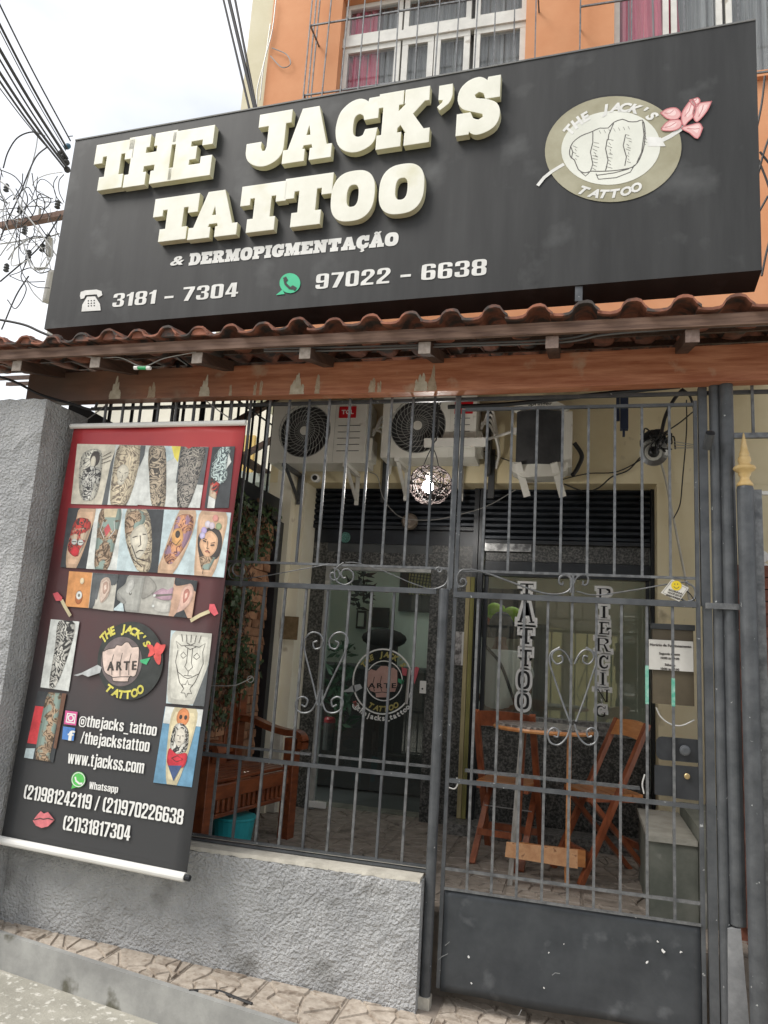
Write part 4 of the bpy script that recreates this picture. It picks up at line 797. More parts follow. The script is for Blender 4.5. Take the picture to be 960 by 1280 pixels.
# neighbours seen through the bars
nb2 = thing('neighbour_house', (-6, 5, 0), 'pale cream neighbouring house seen through the side bars beside the banner', 'house')
q1 = at(120, 505, y=6.0); q2 = at(345, 505, y=6.0); zt = at(230, 478, y=6.0).z
m = MB(); m.box(q1.x, q2.x+.6, 6.0, 9.0, 0, zt); m.build('wall', mat('bright_cream_render', (.70, .67, .58), (.78, .75, .67), .85, scale=2, bump=.1), nb2)
m = MB(); m.box(at(298, 560, y=5.97).x, at(318, 560, y=5.97).x, 5.94, 5.998, at(300, 600, y=5.97).z, at(300, 545, y=5.97).z); m.build('yellow_panel', mat('yellow_render', (.55, .38, .12), (.62, .45, .18), .8, scale=3), nb2)
m = MB(); m.box(at(235, 545, y=5.95).x, at(262, 545, y=5.95).x, 5.94, 5.999, at(240, 640, y=5.97).z, at(240, 560, y=5.97).z); m.build('window', M_blackm, nb2)
ln = thing('lean_to_roof', (-3.6, 2.5, 3.6), 'dark lean-to roof with open rafters over the side passage', 'roof')
for k_ in range(2):
    y = 1.9+.7*k_; m = MB(); m.bar((-4.0, y, 3.30), (-2.7, y, 4.02), .05, .06); m.build('rafter', M_dark, ln)
for k_ in range(1):
    x = -3.0+.35*k_; z = 3.34+.35*k_*.45+.06; m = MB(); m.bar((x, 1.6, z), (x, 3.3, z), .14, .02, upv=(0, 0, 1)); m.build('roof_board', M_wgrey if k_ % 2 else M_dark, ln)
m = MB(); a = at(100, 508, y=.25); b = at(146, 531, y=.25); c = at(96, 560, y=.25); m.prism([a+Vector((-.1, 0, .06)), b, b+Vector((0, 0, -.25)), c+Vector((-.1, 0, -.2))], (0, .05, 0)); tag(m.build('dark_board', M_blackm), 'dark sloping board behind the top left corner of the banner', 'board')
# ---------------------------------------------------------------- big black sign
def rotm(a, b, g): return (Matrix.Rotation(math.radians(a), 3, 'Z') @ Matrix.Rotation(math.radians(b), 3, 'X') @ Matrix.Rotation(math.radians(g), 3, 'Y'))
R_ = rotm(-3.248, -.279, .4515); sc_ = Vector((-1.3992, -.1772, 4.5908))
SPL = Plane(sc_, R_.col[0], R_.col[2]); SW, SH = 4.6043, 1.5129
sg_ = thing('shop_sign', sc_, 'big weathered black shop sign box with raised cream slab letters and a fist emblem', 'sign')
M_sign = mat('weathered_black_sign_sheet', (.020, .0205, .0208), (.040, .041, .041), .5, scale=1.6, stretch=(5, 1, .55), ramp=(.3, .75), spots=(.085, .088, .088), spot=(.58, .80), sscale=3.2, spec=.3, bump=.05, bscale=8, bdist=.01)
M_letter = mat('cream_acrylic_letter_face', (.66, .655, .56), (.75, .745, .66), .45, scale=5, spots=(.60, .58, .42), spot=(.58, .78), sscale=4)
M_print = mat('faded_white_print', (.62, .62, .59), (.74, .74, .71), .6, scale=14, spots=(.42, .42, .40), spot=(.68, .76), sscale=12)
P = lambda u, v, o: SPL.w(u*SW/2, v*SH/2, o)
m = MB(); D = -.24
m.hexa([P(-1, -1, D), P(1, -1, D), P(1, -1, 0), P(-1, -1, 0)], [P(-1, 1, D), P(1, 1, D), P(1, 1, 0), P(-1, 1, 0)]); o = m.build('sign_box', M_sign, sg_)
e = .012
m = MB()
for (a, b) in (((-1, 1), (1, 1)),): 
    p_, q_ = P(*a, .0), P(*b, .0); m.bar(p_, q_, .010, .010, upv=SPL.N)
m.build('edge_trim', mat('sign_edge_grey', (.10, .10, .10), (.16, .16, .155), .6, scale=4), sg_)
LET = [('T', 117, 165, 178, 235.5), ('H', 158.5, 217.5, 168, 229.5), ('E', 213, 265.5, 161, 222), ('J', 309, 362, 141.7, 207), ('A', 356, 416, 134.6, 200), ('C', 420, 472, 124, 190), ('K', 472.5, 538, 112.6, 182), ("'", 547, 565.6, 106, 137), ('S', 571.6, 625.5, 96, 168),
       ('T', 191, 246, 245.6, 300), ('A', 238, 298, 239, 296), ('T', 300, 356, 230, 288.6), ('T', 354.5, 414, 220, 281.5), ('O', 414, 468, 213.5, 276), ('O', 474, 530, 205, 267)]
DEP = .052; M_side = mat('yellowed_acrylic_edge', (.58, .55, .34), (.72, .70, .50), .5, scale=5)
for i, (ch, xl, xr, yt, yb) in enumerate(LET):
    vs, fs = slab(ch, 1.0, .016); vx = [v[0] for v in vs]; vy = [v[1] for v in vs]; vz = [v[2] for v in vs]
    a = SPL.uv(xl, (yt+yb)/2, DEP); b = SPL.uv(xr, (yt+yb)/2, DEP); t_ = SPL.uv((xl+xr)/2, yt, DEP)[1]; bo = SPL.uv((xl+xr)/2, yb, DEP)[1]
    sl = -.012 if i < 9 else -.005
    u0, u1 = a[0], b[0]; zmn, zmx = min(vz), max(vz); m = MB()
    m.add([SPL.w(u0+(u1-u0)*(x-min(vx))/(max(vx)-min(vx)), bo+(t_-bo)*(y-min(vy))/(max(vy)-min(vy)), .004+(DEP-.004)*(z-zmn)/(zmx-zmn)) for x, y, z in vs], fs)
    o = m.build('raised_letter', M_letter, sg_); o.data.materials.append(M_side)
    for pf in o.data.polygons:
        if abs(pf.normal.dot(SPL.N)) < .35: pf.material_index = 1
m = MB(); put_slab_line(m, 'DERMOPIGMENTAÇÃO', SPL, (236, 331.5), (497, 306), .084, .003, .10, .03); m.build('sign_lettering', M_print, sg_)
m = MB(); put_text(m, '&', SPL, (213, 332), (229, 330.5), h=.065, off=.003, bold=.05, italic=.2); m.build('sign_lettering', M_print, sg_)
put_heavy('3181 - 7304', SPL, (140, 384), (297, 370.5), .100, M_print, sg_, 'phone_digit', .003, .10)
put_heavy('97022 - 6638', SPL, (394, 361.5), (607.5, 343.5), .102, M_print, sg_, 'phone_digit', .003, .10)
def pxpoly(mb, pl, pts, off=.003): return mb.poly([pl.px(x, y, off) for x, y in pts])
def pxpr(mb, pl, pts, off, th=.0012): return mb.prism([pl.px(x, y, off) for x, y in pts], pl.N*th)
def ell(cx, cy, rx, ry, n=40, rot=0): return [(cx+rx*math.cos(t)*math.cos(rot)-ry*math.sin(t)*math.sin(rot), cy+rx*math.cos(t)*math.sin(rot)+ry*math.sin(t)*math.cos(rot)) for t in [2*math.pi*i/n for i in range(n)]]
def ring(mb, pl, A, B, off):  # two closed px outlines
    n = len(A); mb.add([pl.px(x, y, off) for x, y in A]+[pl.px(x, y, off) for x, y in B], [(i, (i+1) % n, n+(i+1) % n, n+i) for i in range(n)])
# telephone icon
m = MB(); pxpr(m, SPL, [(100, 370), (101, 365), (107, 363), (121, 362), (127, 364), (128, 369), (123, 372), (121, 368), (107, 369), (105, 373), (101, 374)], .003); pxpr(m, SPL, [(109, 371), (119, 370.5), (125, 380), (126, 388), (102, 389.5), (103, 381)], .003); m.build('telephone_icon', M_print, sg_)
m = MB()
for i in range(3):
    for j in range(3): pxpoly(m, SPL, ell(110.5+3.6*i, 376+3.2*j-.2*i, 1.0, 1.0, 6), .005)
m.build('icon_detail', M_sign, sg_)
M_wag = mat('chat_icon_green', (.02, .42, .20), (.03, .50, .26), .5, scale=9)
m = MB(); pxpr(m, SPL, ell(362.5, 354, 13, 12.5, 28), .003); pxpr(m, SPL, [(353, 362), (345, 369), (356, 367.5)], .0031); m.build('chat_icon', M_wag, sg_)
m = MB(); m.ribbon([SPL.px(x, y, .006) for x, y in ((355.5, 349), (357, 355), (362, 360), (368.5, 361))], .016, SPL.N); pxpoly(m, SPL, [(353.5, 347.5), (357.5, 345.5), (360, 350), (357, 353)], .0065); pxpoly(m, SPL, [(363, 358.5), (366, 356.5), (371, 359.5), (368.5, 364)], .0065); m.build('icon_detail', M_sign, sg_)
# emblem
M_olive = mat('faded_olive_ring', (.27, .25, .16), (.36, .34, .24), .6, scale=5); M_ebl = mat('emblem_cream', (.62, .63, .56), (.71, .72, .65), .6, scale=4); M_ink = mat('ink_line', (.05, .048, .045), (.16, .15, .14), .8, scale=60)
m = MB(); pxpr(m, SPL, ell(767.5, 184, 86, 66, 56, -.09), .0018); m.build('emblem_outline', M_blackm, sg_)
m = MB(); pxpr(m, SPL, ell(766.5, 186.5, 85.5, 66, 56, -.09), .0032); m.build('emblem_ring', M_olive, sg_)
m = MB(); pxpr(m, SPL, ell(763.5, 185, 62, 46, 48, -.10), .0048); em = m.build('emblem_disc', M_ebl, sg_)
fist = [(712, 188), (716, 178), (726, 170), (736, 166), (741, 164), (750, 160), (760, 160), (767, 153), (778, 149), (786, 152), (796, 152), (803, 150), (806, 160), (806, 175), (803, 190), (797, 203), (790, 209), (782, 211), (770, 213), (754, 214), (745, 214), (738, 214), (731, 216), (723, 212), (718, 200), (713, 196)]
m = MB()
def rib(pts, w, off=.0066, pl=SPL): m.ribbon([pl.px(x, y, off) for x, y in pts], w, pl.N)
fist = smooth2(fist, 2); rib(fist+[fist[0]], .0055)
for pts in ([(741, 178), (738, 190), (741, 205), (738, 214)], [(759, 174), (757, 186), (760, 200), (757, 213)], [(782, 168), (779, 182), (783, 196), (781, 207)], [(803, 152), (805, 168), (802, 190), (796, 203)], [(713, 182), (716, 190), (714, 198)], [(745, 217), (748, 224), (770, 222), (788, 215), (793, 206)], [(746, 219), (768, 216), (786, 211)], [(726, 215), (732, 220), (737, 215)], [(741, 164), (741, 178)], [(767, 154), (761, 168), (760, 175)]): rib(pts, .005, .0067)
rr = random.Random(40)
for cx, cy in ((741, 186), (759, 182), (782, 176), (803, 172), (716, 190), (740, 202), (758, 200), (782, 194)):
    for q in range(5): rib([(cx+rr.uniform(-1, 4), cy-8+4*q), (cx+rr.uniform(4, 8), cy-6+4*q+rr.uniform(-1, 1))], .0022, .0069+.0001*q)
for q in range(7): rib([(749+6*q, 163-q*.9), (751+6*q, 167-q*.9)], .002, .0069)
m.build('fist_drawing', M_ink, sg_)
m = MB(); rib([(672, 232), (680, 222), (690, 214), (705, 205)], .02, .0058); m.build('needle', M_print, sg_); m = MB(); rib([(826, 176), (838, 170), (850, 162), (856, 156)], .026, .0058); pxpr(m, SPL, [(808, 171), (826, 172), (832, 183), (810, 183)], .0057); m.build('stem', M_print, sg_)
M_pink = mat('faded_pink_petal', (.66, .33, .33), (.76, .50, .48), .6, scale=6)
for pts in ([(826, 141), (834, 136), (845, 135), (851, 142), (846, 149), (834, 148)], [(852, 150), (853, 140), (861, 128), (866, 124), (870, 132), (868, 144), (860, 152), (855, 157)], [(870, 152), (866, 142), (870, 131), (880, 128), (889, 127), (884, 138), (876, 148)], [(852, 160), (864, 156), (874, 154), (878, 160), (872, 173), (862, 166)], [(827, 160), (836, 151), (850, 150), (851, 158), (842, 163), (829, 163)], [(862, 126), (866, 124), (872, 122), (875, 126), (870, 134)]):
    it = max(range(len(pts)), key=lambda i: (pts[i][0]-853)**2+(pts[i][1]-157)**2); pts = pts[:it]+[pts[it], (pts[it][0]+.05, pts[it][1]+.05)]+pts[it+1:]
    m = MB(); pxpr(m, SPL, smooth2(pts), .0085, .001); pe = m.build('petal', M_pink, sg_); cx = sum(p_[0] for p_ in pts)/len(pts); cy = sum(p_[1] for p_ in pts)/len(pts)
    m = MB(); rib(smooth2(pts)+[smooth2(pts)[0]], .006, .0098); rib([(pts[0][0]*.6+cx*.4, pts[0][1]*.6+cy*.4), (cx, cy), (pts[3][0]*.6+cx*.4, pts[3][1]*.6+cy*.4)], .004, .0099); m.build('petal_line', mat('deep_pink_line', (.50, .16, .17), None, .6), pe)
    m = MB(); pxpr(m, SPL, smooth2([(cx+(x-cx)*.5+1, cy+(y-cy)*.5-1) for x, y in pts]), .0096, .0002); m.build('petal_light', mat('pale_pink_petal', (.78, .58, .56), None, .6), pe)
def EC(pl, cx, cy, kx, ky, off, sk=0.): return lambda dx, dy: pl.px(cx+dx*kx, cy-dy*ky+sk*dx, off)
for w_ in ("THE       ", "    JACK'S"):
    m = MB(); arc_text(m, w_, EC(SPL, 766, 187, 1, .775, .007, -.12), 61, math.radians(148), math.radians(38), 19, .05, italic=.25); m.build('emblem_lettering', M_print, sg_)
m = MB(); arc_text(m, "TATTOO", EC(SPL, 765, 186, 1, .77, .007, -.09), 79, math.radians(236), math.radians(300), 18, .05, True, .25); m.build('emblem_lettering', M_print, sg_)
m = MB(); pass
for a_, b_ in ((P(.6, -1.001, -.03), P(.6, -1.12, -.03)), (P(-.6, -1.001, -.2), P(-.6, -1.2, -.2)), (P(.6, -1.001, -.2), P(.6, -1.25, -.2)), (P(0, .5, D), P(0, .5, -1.9)), (P(-.7, .5, D), P(-.7, .5, -1.9))):
    m = MB(); m.bar(a_, b_, .04); m.build('bracket', M_iron, sg_)

# ---------------------------------------------------------------- hanging banner
Rb = rotm(-3.42, -1.32, 1.056); bc = Vector((-2.6893, -.1596, 1.7918)); bc = CAM+(bc-CAM)*.975
BPN = Plane(bc, Rb.col[0], Rb.col[2]); BW, BH = 1.2966*.975, 2.6172*.975
bn = thing('banner', bc, 'long printed tattoo studio banner hanging over the low wall between pillar and window bars', 'banner')
M_ban = mat('banner_vinyl', (.042, .043, .044), (.062, .062, .063), .45, scale=3)
t = M_ban.node_tree; pn = t.nodes['Principled BSDF']; tcn = t.nodes.new('ShaderNodeTexCoord'); sx_ = t.nodes.new('ShaderNodeSeparateXYZ'); t.links.new(tcn.outputs['Object'], sx_.inputs[0])
no_ = t.nodes.new('ShaderNodeTexNoise'); no_.inputs['Scale'].default_value = 2.2; no_.inputs['Detail'].default_value = 7; t.links.new(tcn.outputs['Object'], no_.inputs[0])
ad = t.nodes.new('ShaderNodeMath'); ad.operation = 'MULTIPLY_ADD'; ad.inputs[1].default_value = .9; t.links.new(no_.outputs[0], ad.inputs[0]); t.links.new(sx_.outputs[2], ad.inputs[2])
mr = t.nodes.new('ShaderNodeMapRange'); mr.inputs[1].default_value = -.65; mr.inputs[2].default_value = 1.75; t.links.new(ad.outputs[0], mr.inputs[0])
rp = t.nodes.new('ShaderNodeValToRGB'); e_ = rp.color_ramp.elements; e_[0].position = .20; e_[0].color = (.046, .047, .05, 1); e_[1].position = 1.; e_[1].color = (.52, .05, .05, 1)
for po, co in ((.36, (.065, .052, .054, 1)), (.56, (.105, .036, .038, 1)), (.72, (.24, .03, .035, 1)), (.9, (.42, .035, .045, 1))): q = e_.new(po); q.color = co
t.links.new(mr.outputs[0], rp.inputs[0]); t.links.new(rp.outputs[0], pn.inputs['Base Color'])
m = MB(); nx, ny = 14, 44
wob = lambda u, v: .004*math.sin(u*7+v*3)+.010*max(0, (v-.86)/.14)*math.sin(u*11)*(1-max(0, v-.97)*20)
V = []
for j in range(ny+1):
    for i in range(nx+1):
        u, v = i/nx, j/ny; V.append(BPN.w((u-.5)*BW, (v-.5)*BH, -.012+wob(u, v) if v > .8 else -.012+.002*math.sin(v*9)))
m.add(V, [(j*(nx+1)+i, j*(nx+1)+i+1, (j+1)*(nx+1)+i+1, (j+1)*(nx+1)+i) for j in range(ny) for i in range(nx)]); o = m.build('vinyl_sheet', M_ban, bn, smooth=True); so = o.modifiers.new('s', 'SOLIDIFY'); so.thickness = .003; so.offset = -1
m = MB(); m.tube([BPN.w(-BW/2-.015, BH/2, .003), BPN.w(BW/2+.012, BH/2, .003)], .017, 10); m.build('top_rod', M_whp, bn)
m = MB(); m.tube([BPN.w(-BW/2-.02, -BH/2, .003), BPN.w(BW/2+.0, -BH/2, .003)], .024, 12); br_ = m.build('bottom_rod', M_whp, bn)
m = MB(); m.tube([BPN.w(BW/2, -BH/2, .003), BPN.w(BW/2+.03, -BH/2, .003)], .016, 10); m.build('rod_tip', M_black, br_)
for a_, b_ in (((92, 536), (137, 503)), ((300, 532), (252, 497))):
    m = MB(); p_, q_ = BPN.px(*a_, .003), at(*b_, y=-.02); m.tube([p_, p_.lerp(q_, .5)+Vector((0, 0, -.004)), q_], .004, 5); m.build('cord', M_ltw, bn)
def skin(nm, c, ink, scale=28, lo=.47, hi=.53, ink2=None):
    return tuple(skin1(nm+s_, tuple(min(1, x*f) for x in c), tuple(x*f for x in ink), scale, lo, hi, tuple(x*f for x in ink2) if ink2 else None) for s_, f in (('_edge', .58), ('_middle', .84), ('_light', 1.1)))
def skin1(nm, c, ink, scale=28, lo=.47, hi=.53, ink2=None):
    """flat print: limb skin under line-work"""
    mm = mat(nm, tuple(x*.78 for x in c), tuple(min(1, x*1.3) for x in c), .5, scale=11, detail=3)
    t = mm.node_tree; pn = t.nodes['Principled BSDF']; l = pn.inputs['Base Color'].links[0].from_socket
    tc_ = t.nodes.new('ShaderNodeTexCoord'); w = t.nodes.new('ShaderNodeTexNoise'); w.inputs['Scale'].default_value = scale*.42; w.inputs['Detail'].default_value = 2.5; w.inputs['Distortion'].default_value = 1.2; t.links.new(tc_.outputs['Object'], w.inputs[0]); wm = t.nodes.new('ShaderNodeMath'); wm.operation = 'MULTIPLY'; wm.inputs[1].default_value = 7; wp = t.nodes.new('ShaderNodeMath'); wp.operation = 'PINGPONG'; wp.inputs[1].default_value = .5; t.links.new(w.outputs[0], wm.inputs[0]); t.links.new(wm.outputs[0], wp.inputs[0])
    r = t.nodes.new('ShaderNodeValToRGB'); r.color_ramp.elements[0].position = lo-.27; r.color_ramp.elements[1].position = hi-.18; t.links.new(wp.outputs[0], r.inputs[0])
    mx = t.nodes.new('ShaderNodeMix'); mx.data_type = 'RGBA'; t.links.new(r.outputs[0], mx.inputs['Factor']); t.links.new(l, mx.inputs['A']); mx.inputs['B'].default_value = (*ink, 1); res = mx.outputs['Result']
    if ink2:
        w2_ = t.nodes.new('ShaderNodeTexNoise'); w2_.inputs['Scale'].default_value = scale*.45; t.links.new(tc_.outputs['Object'], w2_.inputs[0]); r2 = t.nodes.new('ShaderNodeValToRGB'); r2.color_ramp.elements[0].position = .5; r2.color_ramp.elements[1].position = .56; t.links.new(w2_.outputs[0], r2.inputs[0])
        m2 = t.nodes.new('ShaderNodeMix'); m2.data_type = 'RGBA'; t.links.new(r2.outputs[0], m2.inputs['Factor']); t.links.new(res, m2.inputs['A']); m2.inputs['B'].default_value = (*ink2, 1); res = m2.outputs['Result']
    t.links.new(res, pn.inputs['Base Color']); return mm
fl_ = {}
def flat(c):
    k = tuple(round(x, 3) for x in c)
    if k not in fl_: fl_[k] = mat('print_colour_%d' % len(fl_), tuple(x*.84 for x in c), tuple(min(1, x*1.22+.005) for x in c), .5, scale=16, detail=4)
    return fl_[k]
def photo(q, bg, layers, strokes=()):
    """q: px quad TL TR BR BL; layers: (material, [(s,t)...]) with s right, t down"""
    def mp_(s, t_, off):
        a = (q[0][0]+(q[1][0]-q[0][0])*s, q[0][1]+(q[1][1]-q[0][1])*s); b = (q[3][0]+(q[2][0]-q[3][0])*s, q[3][1]+(q[2][1]-q[3][1])*s)
        return BPN.px(a[0]+(b[0]-a[0])*t_, a[1]+(b[1]-a[1])*t_, off)
    m = MB(); m.prism([mp_(*p, -.0045) for p in ((0, 0), (1, 0), (1, 1), (0, 1))], BPN.N*.0035); ph = m.build('photo_print', bg, bn); o = .0
    for i, (mt, pts) in enumerate(layers):
        if len(pts) > 4 and len(pts) < 12: pts = smooth2(pts, 4, (0, 1))
        if isinstance(mt, tuple): lay = zip(mt, ((1, 1), (.80, .985), (.54, .95)))
        elif len(pts) > 6: k_ = [k for k, v in fl_.items() if v == mt][0]; lay = ((flat(tuple(x*.80 for x in k_)), (1, 1)), (mt, (.84, .88)), (flat(tuple(x*1.13 for x in k_)), (.5, .55)))
        else: lay = ((mt, (1, 1)),)
        cs = sum(p_[0] for p_ in pts)/len(pts); ct = sum(p_[1] for p_ in pts)/len(pts)
        for q_, (mq, (fs_, ft_)) in enumerate(lay):
            m = MB(); m.poly([mp_(cs+(s-cs)*fs_, ct+(t_-ct)*ft_, o+.0003*i+.00009*q_) for s, t_ in pts]); m.build('printed_shape', mq, ph)
    o = .0003*len(layers)+.0003
    for mt, w, lst in strokes:
        m = MB()
        for pts in lst: m.ribbon([mp_(s, t_, o) for s, t_ in pts], w, BPN.N); o += .0001
        m.build('printed_line', mt, ph)
E_ = lambda cx, cy, rx, ry, n=14: [(cx+rx*math.cos(2*math.pi*i/n), cy+ry*math.sin(2*math.pi*i/n)) for i in range(n)]
K_ = (.03, .03, .03); SK1 = (.50, .46, .38); GREY = flat((.10, .11, .115)); PALE = flat((.62, .64, .61)); BLUE = flat((.50, .60, .62)); DK = flat((.045, .05, .055)); LINE = flat((.06, .05, .045)); LINEG = flat((.16, .15, .13)); TAN = flat((.62, .42, .28)); FAIR = flat((.60, .56, .46))
s_arm = skin('printed_skin_blackwork', (.46, .38, .28), (.07, .06, .05), 34, .47, .54); s_lion = skin('printed_skin_lion', (.58, .50, .36), (.20, .16, .12), 26, .50, .60); s_pale = skin('printed_pale_skin_line', (.60, .58, .50), (.10, .10, .09), 30, .60, .64)
s_grey = skin('printed_grey_sleeve', (.34, .31, .27), (.06, .06, .06), 40, .46, .54); s_blue = skin('printed_teal_tattoo', (.50, .60, .58), (.05, .07, .08), 34, .48, .54); s_redm = skin('printed_red_mask', (.46, .05, .04), (.05, .04, .035), 30, .50, .54, (.56, .44, .32))
s_col = skin('printed_colour_tattoo', (.60, .30, .16), (.14, .05, .05), 34, .5, .58, (.35, .22, .30)); s_bw = skin('printed_bw_sleeve', (.58, .57, .52), (.04, .04, .04), 30, .46, .52); s_brn = skin('printed_brown_sleeve', (.42, .30, .20), (.12, .08, .05), 30, .46, .54, (.26, .34, .30))
photo([(97, 555), (145, 556), (134, 631), (89, 630)], FAIR, [(GREY, [(.93, .3), (1, .1), (1, 1), (.85, 1)]), (s_pale, [(.18, .15), (.62, .1), (.72, .5), (.62, .9), (.25, .88), (.12, .5)]), (LINE, E_(.50, .24, .13, .13)), (FAIR, E_(.46, .29, .07, .10)), (s_bw, [(.28, .40), (.6, .38), (.72, .52), (.66, .66), (.58, .62), (.5, .9), (.3, .92), (.26, .7), (.18, .66)])], [(LINE, .004, [[(.7, .2), (.9, .12)], [(.68, .26), (.92, .18)], [(.68, .32), (.92, .26)]])])
photo([(145, 556), (182, 557), (172, 632), (134, 631)], PALE, [(s_lion, [(.12, 0), (.80, 0), (.86, .35), (.62, 1), (.12, 1), (.02, .5)]), (GREY, [(.83, 0), (1, 0), (1, .16), (.88, .36)]), (FAIR, E_(.36, .46, .2, .14)), (FAIR, E_(.34, .60, .12, .07))], [(LINEG, .004, [[(.22, .44), (.30, .46)], [(.42, .47), (.52, .45)], [(.30, .58), (.36, .61), (.42, .58)], [(.36, .5), (.36, .61)], [(.3, .7), (.36, .82), (.42, .7)]])])
photo([(182, 557), (226, 558), (215, 634), (172, 631)], PALE, [(s_arm, [(.15, 0), (.52, 0), (.66, .3), (.78, 1), (.42, 1), (.20, .45), (.12, .2)]), (flat((.70, .60, .10)), [(.74, 0), (1, 0), (.98, .26), (.86, .18)]), (BLUE, [(.56, 0), (.72, 0), (.84, .2), (.66, .26)])])
photo([(226, 558), (261, 559), (250, 635), (215, 634)], PALE, [(GREY, [(.0, 0), (1, 0), (1, .62), (0, .6)]), (s_grey, [(.1, 0), (.86, 0), (.82, .45), (.56, 1), (.2, 1), (.06, .5)])], [(FAIR, .003, [[(.3, .1), (.48, .06), (.66, .1)], [(.26, .17), (.48, .12), (.7, .17)], [(.25, .26), (.36, .36), (.48, .22), (.6, .36), (.7, .25)]])])
photo([(266, 559), (294, 558), (286, 635), (256, 635)], DK, [(s_blue, [(.1, .2), (.4, 0), (.8, .02), (.72, .3), (.78, .5), (.5, .62), (.1, .5)]), (PALE, [(.74, .1), (.9, .25), (.72, .36)]), (s_redm, [(.1, .5), (.5, .6), (.42, .86), (.1, .8)]), (PALE, [(.1, .8), (.4, .86), (.4, 1), (.1, 1)])])
photo([(86, 635), (120, 636), (108, 711), (76, 709)], DK, [(TAN, [(.42, 0), (1, 0), (.95, .3), (.60, 1), (.22, 1), (.15, .6), (.32, .2)]), (s_redm, [(.34, .18), (.86, .2), (.86, .45), (.6, .8), (.2, .72), (.18, .5)]), (PALE, E_(.38, .56, .11, .05)), (PALE, E_(.62, .57, .11, .05)), (flat((.55, .03, .04)), E_(.46, .72, .16, .08))], [(LINE, .005, [[(.3, .56), (.45, .56)], [(.56, .57), (.7, .57)], [(.5, .5), (.5, .65)]])])
photo([(120, 636), (154, 636), (146, 713), (108, 711)], PALE, [(s_brn, [(.2, 0), (.92, 0), (.86, .5), (.68, 1), (.28, 1), (.18, .5)]), (flat((.60, .50, .34)), [(.3, 0), (.8, 0), (.76, .14), (.34, .14)]), (flat((.55, .10, .11)), [(.52, .24), (.64, .34), (.5, .46), (.4, .34)])], [(PALE, .004, [[(.34, .2), (.28, .35), (.44, .48)], [(.72, .2), (.78, .35), (.6, .48)]]), (LINE, .004, [[(.4, .56), (.52, .68), (.66, .56)], [(.42, .62), (.52, .76), (.62, .62)], [(.44, .84), (.6, .84)]])])
photo([(154, 636), (205, 637), (197, 716), (146, 713)], BLUE, [(DK, [(.52, 0), (1, 0), (1, 1), (.55, 1)]), (s_lion, [(.1, 0), (.56, 0), (.76, .38), (.8, .95), (.5, .98), (.14, .5)]), (s_brn, [(.14, .06), (.5, .04), (.55, .22), (.2, .42), (.08, .3)]), (FAIR, [(.24, .42), (.52, .24), (.68, .48), (.6, .72), (.42, .8)])], [(LINE, .006, [[(.30, .46), (.42, .43)], [(.54, .40), (.62, .40)], [(.48, .42), (.52, .57), (.46, .6)], [(.42, .70), (.5, .66), (.60, .66)], [(.22, .6), (.36, .8), (.6, .92)], [(.3, .58), (.44, .78), (.66, .82)]])])
photo([(205, 637), (248, 638), (242, 719), (197, 716)], BLUE, [(TAN, [(.46, 0), (.92, 0), (.86, .4), (.42, 1), (0, 1), (.1, .7)]), (s_col, [(.42, .1), (.86, .1), (.8, .45), (.34, .85), (.12, .7), (.3, .4)]), (flat((.66, .36, .14)), E_(.46, .42, .17, .14)), (LINE, E_(.46, .38, .07, .06))], [(LINE, .004, [[(.30, .5), (.44, .55), (.56, .46)]])])
photo([(248, 638), (289, 641), (280, 722), (242, 719)], BLUE, [(TAN, [(.1, 0), (.84, 0), (.86, .4), (.6, 1), (.02, 1), (0, .4)]), (LINE, [(.1, .35), (.4, .25), (.72, .3), (.82, .5), (.7, .72), (.2, .74), (.05, .5)]), (flat((.68, .42, .26)), [(.12, .48), (.38, .3), (.66, .4), (.64, .6), (.38, .72), (.2, .62)]), (s_brn, [(.12, .7), (.66, .7), (.5, .9), (.24, .9)])]+[(flat(c), E_(a, b, .09, .055, 8)) for c, a, b in (((.42, .34, .58), .22, .30), ((.60, .56, .62), .32, .2), ((.58, .50, .56), .45, .22), ((.62, .28, .24), .54, .1), ((.46, .42, .60), .18, .38), ((.30, .38, .22), .66, .22))], [(flat((.50, .16, .13)), .008, [[(.32, .62), (.38, .61), (.45, .635)]]), (LINE, .0075, [[(.21, .455), (.31, .47)], [(.46, .52), (.58, .51)]]), (LINE, .0035, [[(.2, .42), (.33, .44)], [(.46, .49), (.6, .47)], [(.34, .565), (.38, .58), (.42, .565)], [(.36, .46), (.36, .57)], [(.3, .62), (.38, .6), (.46, .64)], [(.3, .88), (.28, .97)]])])
photo([(87, 714), (116, 716), (111, 760), (82, 758)], flat((.62, .28, .10)), [(flat((.36, .12, .04)), E_(.52, .72, .16, .2)), (PALE, E_(.52, .66, .13, .12)), (LINEG, E_(.52, .66, .05, .05)), (flat((.74, .62, .42)), E_(.58, .25, .09, .09))])
photo([(116, 716), (148, 718), (142, 764), (111, 760)], flat((.52, .50, .44)), [(flat((.30, .29, .27)), [(0, .3), (.2, .1), (.34, .3), (.22, .7), (.1, 1), (0, 1)]), (GREY, [(0, 0), (1, 0), (.9, .3), (.5, .15), (.25, .4), (.15, 1), (0, 1)]), (flat((.60, .48, .40)), [(.36, .2), (.62, .1), (.76, .3), (.7, .62), (.46, .82), (.36, .6)]), (flat((.44, .30, .24)), [(.46, .28), (.6, .22), (.66, .4), (.56, .56), (.47, .5)]), (flat((.66, .54, .46)), [(.50, .34), (.58, .3), (.60, .42), (.52, .46)])], [(flat((.36, .24, .19)), .003, [[(.4, .24), (.55, .14), (.7, .22), (.72, .45), (.6, .66), (.48, .78)]])])
